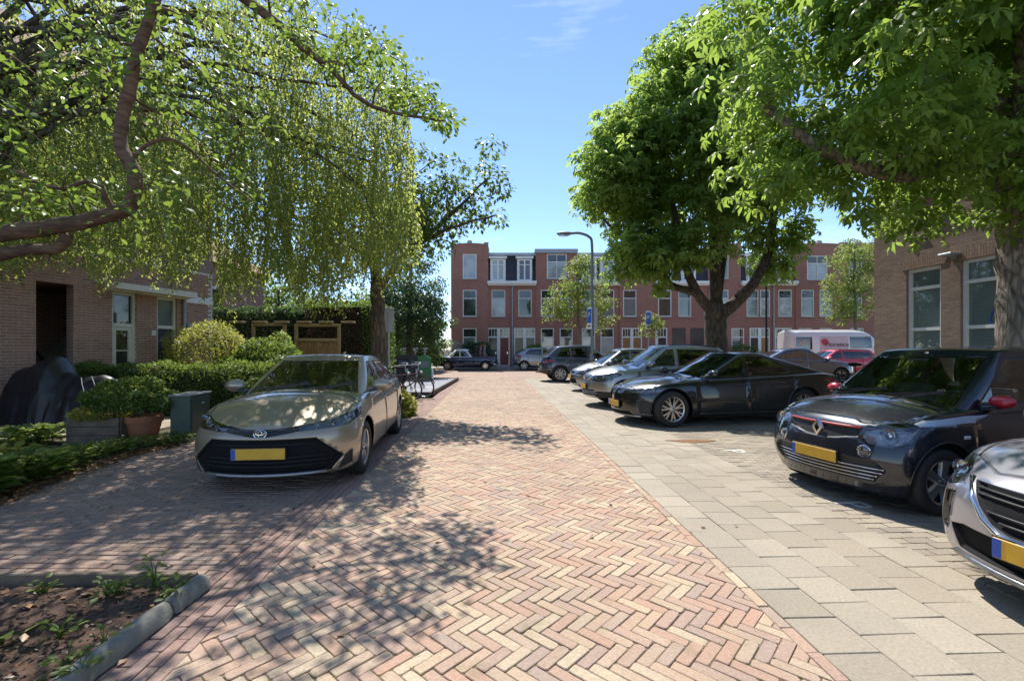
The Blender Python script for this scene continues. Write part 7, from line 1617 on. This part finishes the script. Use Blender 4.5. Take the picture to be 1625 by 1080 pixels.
# ---- bicycles
def bicycle(loc, rz, lean, label, frame, group, basket=False, seed=0):
    rr = random.Random(seed); t = empty('bicycle', loc, rz, label, 'bicycle', group); t.rotation_euler = (lean, 0, rz); Rr = .33; wb = 1.08
    for nm, cx in (('rear_wheel', 0), ('front_wheel', wb)):
        m = MB(); n = 28; m.tube([(cx + (Rr - .02) * math.cos(2 * math.pi * i / n), 0, Rr + (Rr - .02) * math.sin(2 * math.pi * i / n)) for i in range(n)], .02, 7, closed=True); w_ = m.build('wheel', M['rubber'], t, smooth='all')
        m = MB(); m.tube([(cx + (Rr - .045) * math.cos(2 * math.pi * i / n), 0, Rr + (Rr - .045) * math.sin(2 * math.pi * i / n)) for i in range(n)], .010, 5, closed=True); m.tube([(cx, -.05, Rr), (cx, .05, Rr)], .025, 8); m.build('rim', M['alu'], w_, smooth='all')
        m = MB(); [m.tube([(cx + .02 * math.cos(a + .6), .03 * (-1) ** i, Rr + .02 * math.sin(a + .6)), (cx + (Rr - .05) * math.cos(a), 0, Rr + (Rr - .05) * math.sin(a))], .0014, 3, cap=False) for i, a in enumerate(2 * math.pi * k / 24 for k in range(24))]; o = m.build('spokes', M['alu'], w_)
        m = MB(); m.tube([(cx + (Rr + .03) * math.cos(a), 0, Rr + (Rr + .03) * math.sin(a)) for a in np.linspace(R(20), R(190 if cx == 0 else 150), 12)], .018, 5); m.build('mudguard', M['gap'], t, smooth='all')
    bb = (.44, 0, .29); st = (.30, 0, .78); hd = (.92, 0, .84); hb = (.98, 0, .62)
    m = MB()
    for a, b, r_ in ((bb, st, .017), (bb, hb, .019), ((.33, 0, .68), (.94, 0, .76), .016), ((0, .05, Rr), bb, .010), ((0, -.05, Rr), bb, .010), ((0, .05, Rr), (.32, 0, .70), .009), ((0, -.05, Rr), (.32, 0, .70), .009), (hd, hb, .02), (hb, (wb, .045, Rr), .012), (hb, (wb, -.045, Rr), .012), (st, (.285, 0, .90), .013)): m.tube([a, b], r_, 8)
    m.build('frame', frame, t, smooth=True)
    m = MB(); m.ball((.25, 0, .93), .13, 14, 8, (1.0, .62, .32)); m.ball((.36, 0, .925), .06, 10, 6, (1.5, .55, .5)); m.build('saddle', M['gap'], t, smooth='all')
    m = MB(); m.tube([hd, (.90, 0, 1.02)], .013, 8); m.tube(bent([(.68, .29, 1.04), (.84, .27, 1.06), (.93, .12, 1.05), (.92, 0, 1.02), (.93, -.12, 1.05), (.84, -.27, 1.06), (.68, -.29, 1.04)], 3), .012, 8); m.build('handlebar', M['alu'], t, smooth=True)
    m = MB(); m.lathe([(.09, -.004), (.09, .004)], 20, c=(bb[0], -.05, bb[2]), axis='y', cap=True); m.tube([(bb[0], -.07, bb[2]), (bb[0] + .12, -.07, bb[2] - .12)], .011, 6); m.tube([(bb[0], .07, bb[2]), (bb[0] - .12, .07, bb[2] + .12)], .011, 6); m.box((bb[0] + .12, -.11, bb[2] - .12), (.09, .08, .02)); m.box((bb[0] - .12, .11, bb[2] + .12), (.09, .08, .02)); m.build('crank', M['gap'], t)
    m = MB(); [m.tube([(-.2, s * .06, .72), (.2, s * .06, .72), (.3, s * .02, .74)], .007, 5) for s in (-1, 1)]; [m.tube([(x_, -.06, .72), (x_, .06, .72)], .006, 5) for x_ in (-.18, 0, .16)]; [m.tube([(-.1, s * .06, .72), (0, s * .06, Rr)], .006, 5) for s in (-1, 1)]; m.build('rack', M['gap'], t)
    m = MB(); m.ball((1.0, 0, .80), .05, 12, 8, (1.1, .9, .9)); m.build('lamp', M['chrome'], t, smooth='all')
    if basket: m = MB(); [m.box((-.02, s * .15, .50), (.36, .13, .36), top=1.05, bev=.03) for s in (-1, 1)]; m.build('pannier_bag', simple('mustard_canvas', (.45, .24, .04), .8), t)
    return t
M['framered'] = simple('frame_red', (.12, .015, .02), .35); M['framegrey'] = simple('frame_grey', (.06, .06, .07), .35); M['framewhite'] = simple('frame_white', (.5, .5, .5), .35); M['frameblue'] = simple('frame_blue', (.02, .06, .2), .35)
bicycle((-3.95, 13.75, .0), R(-12), R(6), 'dark bicycle with mustard pannier bags next to the grass tuft', M['framegrey'], 'bicycles beside the platform', True, 1)
bicycle((-3.72, 14.45, .0), R(-12), R(6), 'red framed bicycle standing behind the one with mustard bags', M['framered'], 'bicycles beside the platform', False, 2)
for k, (x_, y_, fr, a, lab) in enumerate(((8.15, 11.6, 'framegrey', 70, 'dark bicycle leftmost in the row against the brown building'), (8.55, 11.4, 'framewhite', 74, 'pale bicycle second from left in the row against the brown building'), (8.95, 11.2, 'frameblue', 66, 'blue bicycle third in the row below the first tall window'), (9.3, 10.9, 'framegrey', 72, 'dark bicycle nearest the chestnut trunk below the tall windows'))):
    bicycle((x_, y_, 0), R(a - 90 + 20), R(5 - 3 * k), lab, M[fr], 'bicycles against the brown building', False, 5 + k).scale = (1.12, 1.12, 1.2)
# ---- covered motorbike
def cover():
    t = empty('covered_motorcycle', (-9.15, 9.55, 0), R(-3), 'motorcycle under a black draped cover in front of the stair porch', 'motorcycle')
    keys = [(-1.12, .55, .20), (-1.0, .98, .30), (-.86, 1.10, .36), (-.55, 1.18, .40), (-.22, 1.36, .40), (-.10, 1.34, .38), (.06, 1.02, .32), (.25, .92, .29), (.55, .93, .27), (.85, .97, .25), (1.02, .90, .22), (1.14, .55, .14)]
    n, V = 26, []; mb = MB(); rr = random.Random(2); ns = 44
    for i in range(ns + 1):
        x = -1.12 + 2.26 * i / ns; h = float(np.interp(x, [k[0] for k in keys], [k[1] for k in keys])); w_ = float(np.interp(x, [k[0] for k in keys], [k[2] for k in keys]))
        for k in range(n + 1):
            a = math.pi * k / n; s = math.cos(a); z = h * (math.sin(a) ** .55 if math.sin(a) > 0 else 0); flare = 1 + .32 * (1 - z / h) ** 1.3
            y = -s * w_ * flare * (1 if abs(s) < .999 else 1); fold = .038 * math.sin(x * 17 + 2.2 * math.sin(z * 4 + x * 3)) * (1 - z / h) ** .7 + .016 * math.sin(x * 31 + z * 9) + .018 * math.sin(z * 14 + x * 6)
            V.append((x + .02 * math.sin(z * 9 + k) * (1 - z / h), y + math.copysign(fold, y), max(.03 + .02 * math.sin(x * 9), z + fold * .3)))
    F_ = [(i * (n + 1) + k, (i + 1) * (n + 1) + k, (i + 1) * (n + 1) + k + 1, i * (n + 1) + k + 1) for i in range(ns) for k in range(n)]
    F_ += [tuple(range(n, -1, -1)), tuple(ns * (n + 1) + k for k in range(n + 1))]
    mb.add(V, F_); mb.build('cover', simple('black_tarpaulin', (.018, .018, .022), .42, var=.4, scale=3, bump=.25, bscale=14), t, smooth=True)
    for x in (-.75, .72): m = MB(); m.tube([(x + .28 * math.cos(a), 0, .29 + .26 * math.sin(a)) for a in [2 * math.pi * i / 24 for i in range(24)]], .045, 8, closed=True); m.build('tyre', M['rubber'], t, smooth='all')
    m = MB(); m.tube([(.62, -.27, .93), (.70, -.33, .80), (.78, -.36, .62)], .006, 5); m.tube([(.82, -.25, .95), (.92, -.3, .82), (.98, -.32, .68)], .006, 5); m.build('strap', M['signwhite'], t)
cover()
# ---- cabinet, planter, pot
M['cabinet'] = simple('cabinet_green_grey', (.06, .088, .07), .45, var=.12, scale=3)
t = empty('utility_cabinet', (-5.44, 7.9, 0), R(9), 'dark grey green utility cabinet left of the parked hatchback', 'cabinet')
m = MB(); m.box((0, 0, .37), (.30, .66, .70), bev=.008); m.build('body', M['cabinet'], t); m = MB(); m.box((0, 0, .735), (.35, .71, .035), bev=.008); m.build('lid', simple('cabinet_lid', (.16, .18, .18), .45), t)
m = MB(); m.box((.153, 0, .38), (.012, .58, .60), bev=.004); d_ = m.build('door', M['cabinet'], t); m = MB(); m.box((.163, .06, .58), (.012, .10, .016)); m.build('lock', M['signwhite'], d_); m = MB(); m.box((0, 0, .015), (.32, .68, .05)); m.build('plinth', M['concrete'], t)
p = G(211, 702); t = empty('terracotta_pot', (p.x, p.y + .22, 0), 0, 'round terracotta pot under the spreading shrub', 'plant pot')
m = MB(); m.lathe([(.001, .0), (.17, .0), (.185, .02), (.245, .30), (.262, .30), (.27, .33), (.268, .40), (.24, .405), (.225, .37), (.001, .36)], 28); m.build('pot', simple('terracotta', (.38, .15, .075), .8, var=.15, scale=8, bump=.2), t, smooth=True)
m = MB(); m.lathe([(.001, .362), (.222, .366)], 20); m.build('potting_soil', M['soil'], t)
p = G(148, 704); t = empty('wooden_planter', (p.x, p.y + .22, 0), R(4), 'weathered wooden planter box left of the terracotta pot', 'planter')
M['oldwood'] = simple('weathered_wood', (.17, .125, .09), .85, var=.3, scale=7, bump=.4)
for k in range(3):
    for s in (-1, 1): m = MB(); m.box((0, s * .24, .07 + k * .135), (.78, .035, .128), bev=.004); m.build('plank', M['oldwood'], t); m = MB(); m.box((s * .39, 0, .07 + k * .135), (.035, .445, .128), bev=.004); m.build('plank', M['oldwood'], t)
m = MB(); m.box((0, 0, .36), (.74, .44, .03)); m.build('potting_soil', M['soil'], t)
shrub('trailing_plant', 'straggly yellow green plant trailing over the wooden planter', 'plant', (p.x - .02, p.y + .15, .42), (.46, .32, .17), 1500, (.03, .06), M['leaf_yellow'], 71, stems=6)
# ---- reed fence with pergola tops
t = empty('reed_fence', (-7.0, 15.2, 0), 0, 'bamboo reed fence panels with wooden posts below the tall hedges', 'fence')
M['fencewood'] = simple('fence_wood', (.33, .235, .12), .8, var=.25, scale=6); M['reed'] = simple('reed', (.36, .24, .11), .8, var=.4, scale=16)
xs = [(px - PCX) / FPX * 15.2 - (-7.0) for px in (402, 452, 470, 538)]
for x_ in xs: m = MB(); m.box((x_, 0, 1.15), (.09, .09, 2.3), bev=.006); m.build('post', M['fencewood'], t)
for a, b, z in ((xs[0], xs[1], 2.28), (xs[0], xs[1], 1.62), (xs[2], xs[3], 2.26), (xs[2], xs[3], 1.78)): m = MB(); m.box(((a + b) / 2, .0, z), (b - a - .1, .07, .09), bev=.006); m.build('rail', M['fencewood'], t)
for a, b, zt in ((xs[0], xs[1], 1.56), (xs[2], xs[3], 1.72)):
    m = MB(); rr = random.Random(4); k = a + .05
    while k < b - .05: m.tube([(k, rr.uniform(-.008, .008), .02), (k + rr.uniform(-.006, .006), rr.uniform(-.01, .01), zt + rr.uniform(-.03, .02))], .008, 5); k += .0165
    o = m.build('reed_panel', M['reed'], t, fix=False); o['kind'] = 'stuff'
for k in range(6): x_ = xs[0] - .5 + k * .72; m = MB(); m.box((x_, -.02, 2.36), (.42, .22, .06), bev=.01); m.build('pergola_slat', M['fencewood'], t)
# ---- kerbs and edging of the soil bed
M['kerbstone'] = simple('mossy_kerb', (.20, .195, .165), .9, var=.35, scale=6, bump=.5, bscale=50)
kb = empty('bed_kerb', (-1.94, 2.0, 0), 0, 'rounded weathered kerb along the soil bed in the foreground', 'kerb')
def half_round(y0, y1, name='kerb_stone', r=.062, h=.085):
    m = MB(); n = 9; k = 14; V = []
    for j in range(k + 1):
        y = y0 + (y1 - y0) * j / k; e = .012 if j in (0, k) else 0
        for i in range(n + 1): a = math.pi * i / n; V.append((-(r - e) * math.cos(a) + .004 * math.sin(j * 1.7), y, .012 + (h - e) * math.sin(a) + .003 * math.sin(j * 2.3)))
    m.add(V, [(j * (n + 1) + i, j * (n + 1) + i + 1, (j + 1) * (n + 1) + i + 1, (j + 1) * (n + 1) + i) for j in range(k) for i in range(n)] + [tuple(range(n + 1)), tuple(k * (n + 1) + i for i in range(n, -1, -1))]); return m.build(name, M['kerbstone'], kb, smooth=True)
half_round(.62, .93); half_round(-.25, .61); half_round(-1.2, -.27); half_round(-2.1, -1.22); half_round(-2.9, -2.12)
bd = empty('edging_board', (-3.9, 2.91, 0), 0, 'pale wooden board edging the back of the soil bed', 'edging board'); m = MB(); m.box((0, 0, .04), (3.86, .045, .13), bev=.006); m.build('plank', M['oldwood'], bd)
# ---- ground plants, seedlings, litter
def plant(name, label, loc, n, ls, mat, seed, spread=.1, h=.12, cat='plant', group=None, tmpl=T_OVAL):
    rg = np.random.default_rng(seed); t = empty(name, loc, label=label, cat=cat, group=group); a = rg.uniform(0, 6.28, n); r = rg.uniform(.1, 1, n) * spread
    P = np.c_[r * np.cos(a), r * np.sin(a), rg.uniform(.15, 1, n) * h]; Dr = np.c_[np.cos(a), np.sin(a), rg.uniform(-.1, .6, n)]
    leaf_obj('leaves', P, Dr, nrm(np.c_[rg.normal(size=n) * .3 - np.cos(a) * .2, rg.normal(size=n) * .3, np.ones(n)]), rg.uniform(*ls, n), .5 + .2 * rg.normal(size=n), tmpl, mat, t, None)
    m = MB(); [m.tube([(0, 0, -.01), (p[0] * .5, p[1] * .5, p[2] * .7), tuple(p)], .0025, 4) for p in P[:14]]; m.build('stems', mat, t, fix=False); return t
pos = [(70, 940, 16, 'low clover like seedling at the back left of the soil bed'), (170, 945, 26, 'leafy seedling left of centre along the edging board'), (185, 940, 20, 'small weed beside the leafy seedling at the board'), (245, 935, 34, 'upright weed near the corner of the soil bed'), (280, 945, 26, 'pale seedling right at the kerb corner'), (95, 1008, 16, 'single small seedling in the middle of the soil bed'), (165, 1028, 9, 'tiny weed between seedlings in the soil bed'), (105, 1060, 18, 'small bright weed near the lower edge of the soil bed'), (128, 1072, 18, 'weed tuft at the bottom edge beside the kerb'), (5, 1018, 8, 'large round leaved weed at the left picture edge')]
for i, (px, py, n, lab) in enumerate(pos):
    p = G(px, py, .05); big = i == 9; plant('seedling', lab, (p.x, p.y, .045), n, (.10, .15) if big else (.03, .06), M['leaf_lime'], 80 + i, .10 if big else .07, .12 if big else (.2 if i == 3 else .09), group='seedlings in the soil bed')
# ivy and ferns along the left bed, dry leaves along its edge
edge_pts = [(-5.05, 4.4), (-5.25, 5.1), (-5.42, 5.9), (-5.45, 6.6), (-5.3, 7.2)]
rg = np.random.default_rng(9)
names = ['grassy weeds at the left picture edge beside the parking strip', 'bright fern like plant at the edge of the parking strip', 'dark leafy ground plant beside the dry leaves', 'low ivy patch in front of the wooden planter', 'low ivy patch in front of the terracotta pot', 'trailing ivy at the foot of the utility cabinet', 'straggly weed clump on the path side of the bed', 'narrow leaved weeds beside the garden path']
for i, (x_, y_, r_, h_, n, ls, mt) in enumerate(((-5.35, 4.55, .32, .38, 700, (.08, .2), 'leaf_hedge'), (-5.45, 5.25, .34, .32, 650, (.06, .13), 'leaf_lime'), (-5.65, 5.75, .36, .26, 700, (.05, .1), 'leaf_hedge'), (-5.85, 6.35, .40, .18, 700, (.04, .075), 'leaf_lime'), (-5.75, 6.85, .40, .18, 700, (.04, .075), 'leaf_hedge'), (-5.35, 7.35, .28, .16, 420, (.04, .07), 'leaf_lime'), (-6.2, 5.5, .4, .3, 500, (.08, .16), 'leaf_yellow'), (-7.4, 7.2, .35, .3, 420, (.08, .18), 'leaf_lime'))):
    plant('ground_plant', names[i], (x_, y_, 0), n, ls, M[mt], 100 + i, r_, h_, group='ground plants along the left bed', tmpl=T_OVAL)
sheet('leaf_bed', [(-8.5, 3.6), (-4.98, 4.2), (-5.2, 5.0), (-5.38, 5.9), (-5.42, 6.8), (-5.2, 7.5), (-6.6, 7.58), (-8.5, 7.58)], .006, M['earth'])
n = 2600; k = rg.integers(0, len(edge_pts) - 1, n); f = rg.uniform(0, 1, n); E = np.array(edge_pts); P = E[k] * (1 - f[:, None]) + E[k + 1] * f[:, None]; P = np.c_[P[:, 0] + np.abs(rg.normal(size=n)) * .13 - .05, P[:, 1] + rg.normal(size=n) * .1, np.full(n, .012) + rg.uniform(0, .015, n)]
P2 = np.c_[rg.uniform(-5.2, 2.2, 260), rg.uniform(2.2, 12, 260), np.full(260, .009)]; P2 = P2[(P2[:, 0] < -1.6) | (rg.uniform(0, 1, 260) < .35)]
P3 = np.c_[rg.uniform(-4.6, -2.0, 420), rg.uniform(1.6, 2.85, 420), rg.uniform(.05, .065, 420)]
nc = 2600; mu = np.c_[rg.uniform(-5.1, -2.02, nc), rg.uniform(1.5, 2.84, nc), rg.uniform(.035, .06, nc)]; ma = rg.uniform(0, 6.28, nc)
mulch = leaf_obj('wood_mulch', mu, np.c_[np.cos(ma), np.sin(ma), rg.normal(size=nc) * .25], nrm(np.c_[rg.normal(size=(nc, 2)) * .5, np.ones(nc)]), rg.uniform(.012, .045, nc), rg.uniform(0, .8, nc), T_RHOMB, M['leaf_brown']); tag(mulch, 'brown bark mulch chips covering the soil bed', 'mulch', kind='stuff')
P = np.vstack([P, P2, P3]); n = len(P); an = rg.uniform(0, 6.28, n)
lit = leaf_obj('dry_leaves', P, np.c_[np.cos(an), np.sin(an), rg.normal(size=n) * .15], nrm(np.c_[rg.normal(size=n) * .25, rg.normal(size=n) * .25, np.ones(n)]), rg.uniform(.025, .07, n), rg.uniform(0, 1, n), T_RHOMB, M['leaf_litter']); tag(lit, 'brown dry leaves scattered along the bed edge', 'leaves', kind='stuff')
# moss and tiny weeds in the joints of the road
Q = []
for cx, cy, an in road_rects:
    if cy > 7 or not (XL(cy) < cx < XR(cy)): continue
    m_ = math.sin(cx * 3.1 + 1) * math.sin(cy * 2.3) + .6 * math.sin(cx * 7.1 + cy * 5.3) + .5 * math.sin(cx * 1.1 - cy * 1.7)
    if m_ < .15: continue
    for _ in range(int(3 + 9 * min(1, m_))):
        e = random.uniform(-.5, .5) * BL; sd2 = random.choice((-1, 1)) * BW_ / 2 + random.gauss(0, .0025)
        if random.random() < .3: e, sd2 = random.choice((-1, 1)) * BL / 2 + random.gauss(0, .003), random.uniform(-.5, .5) * BW_
        Q.append((cx + e * math.cos(an) - sd2 * math.sin(an), cy + e * math.sin(an) + sd2 * math.cos(an), random.uniform(-.004, -.001)))
P = np.array(Q); n = len(P); an = rg.uniform(0, 6.28, n)
ms = leaf_obj('joint_weeds', P, np.c_[np.cos(an), np.sin(an), rg.uniform(.2, .9, n)], nrm(np.c_[rg.normal(size=(n, 2)), np.ones(n)]), rg.uniform(.005, .012, n), rg.uniform(0, .5, n), T_RHOMB, M['leaf_yellow']); tag(ms, 'tiny moss tufts growing in the brick joints', 'moss', kind='stuff')
# ---- two people behind the old saloon
def person(loc, rz, label, top, hair, legs):
    t = empty('person', loc, rz, label, 'person'); J = {'pel': (0, 0, .95, .125), 'wst': (0, .01, 1.12, .105), 'chs': (0, .01, 1.34, .135), 'nck': (0, .015, 1.50, .05), 'hd0': (.0, .02, 1.57, .07), 'hd1': (0, .03, 1.66, .085), 'hd2': (0, .02, 1.73, .06)}
    E = [('pel', 'wst'), ('wst', 'chs'), ('chs', 'nck'), ('nck', 'hd0'), ('hd0', 'hd1'), ('hd1', 'hd2')]
    for s, nm in ((1, 'l'), (-1, 'r')):
        st = .16 * s
        J.update({nm + 'hip': (.09 * s, 0, .90, .095), nm + 'kne': (.095 * s, .02 + st * .6, .50, .06), nm + 'ank': (.095 * s, st * 1.1, .09, .042), nm + 'toe': (.10 * s, st * 1.1 + .15, .03, .034), nm + 'sho': (.17 * s, .01, 1.41, .055), nm + 'elb': (.22 * s, -.02 - st * .5, 1.14, .042), nm + 'wri': (.22 * s, .08 - st * .8, .92, .032), nm + 'hnd': (.21 * s, .11 - st * .8, .84, .034)})
        E += [('pel', nm + 'hip'), (nm + 'hip', nm + 'kne'), (nm + 'kne', nm + 'ank'), (nm + 'ank', nm + 'toe'), ('chs', nm + 'sho'), (nm + 'sho', nm + 'elb'), (nm + 'elb', nm + 'wri'), (nm + 'wri', nm + 'hnd')]
        for q in range(5):
            f = nm + 'f%d' % q; J[f] = (.21 * s + (q - 2) * .012 * (1 if q else 2), .12 - st * .8 + (.02 if q == 0 else 0), .76 + (.03 if q in (0, 4) else 0), .009); E.append((nm + 'hnd', f))
    ks = list(J); me = bpy.data.meshes.new('body'); me.from_pydata([J[k_][:3] for k_ in ks], [(ks.index(a), ks.index(b)) for a, b in E], []); ob = bpy.data.objects.new('b', me); COL.objects.link(ob)
    ob.modifiers.new('s', 'SKIN'); sv = me.skin_vertices[0].data
    for i, k_ in enumerate(ks): sv[i].radius = (J[k_][3],) * 2; sv[i].use_root = (k_ == 'pel')
    ob.modifiers.new('u', 'SUBSURF').levels = 1
    dg = bpy.context.evaluated_depsgraph_get(); m2 = bpy.data.meshes.new_from_object(ob.evaluated_get(dg)); bpy.data.objects.remove(ob)
    m2.materials.clear(); [m2.materials.append(x_) for x_ in (M['skin'], top, legs, M['gap'])]
    for p in m2.polygons:
        c = p.center; p.use_smooth = True; p.material_index = 3 if c.z < .08 else (2 if c.z < .96 and abs(c.x) < .17 else (1 if .96 <= c.z < 1.47 and not (abs(c.x) > .19 and c.z < 1.2) else 0))
    link('body', m2, t)
    m = MB(); m.ball((0, .005, 1.69), .098, 16, 10, (.95, 1.0, 1.08)); m.ball((0, -.05, 1.62), .085, 12, 8, (.95, .7, 1.2)); m.build('hair', hair, t, smooth='all')
    m = MB(); m.ball((0, .118, 1.645), .016, 8, 6, (.8, 1, 1.4)); [m.ball((s * .032, .104, 1.672), .010, 8, 6) for s in (-1, 1)]; m.box((0, .105, 1.605), (.045, .012, .010)); m.build('face', M['skin'], t, smooth='all')
M['skin'] = simple('skin', (.52, .30, .22), .6); hb_ = simple('auburn_hair', (.16, .06, .025), .6); hb2 = simple('ginger_hair', (.28, .11, .03), .6)
person(((763 - PCX) / FPX * 34.9, 34.9, .075), R(-80), 'person with auburn hair and pink top walking behind the old saloon', simple('pink_top', (.45, .18, .17), .8), hb_, simple('dark_trousers', (.03, .03, .05), .8))
person(((769 - PCX) / FPX * 34.6, 34.6, .075), R(-80), 'person with ginger hair and grey blue top walking beside the other', simple('greyblue_top', (.22, .26, .32), .8), hb2, simple('blue_jeans', (.05, .08, .16), .8))
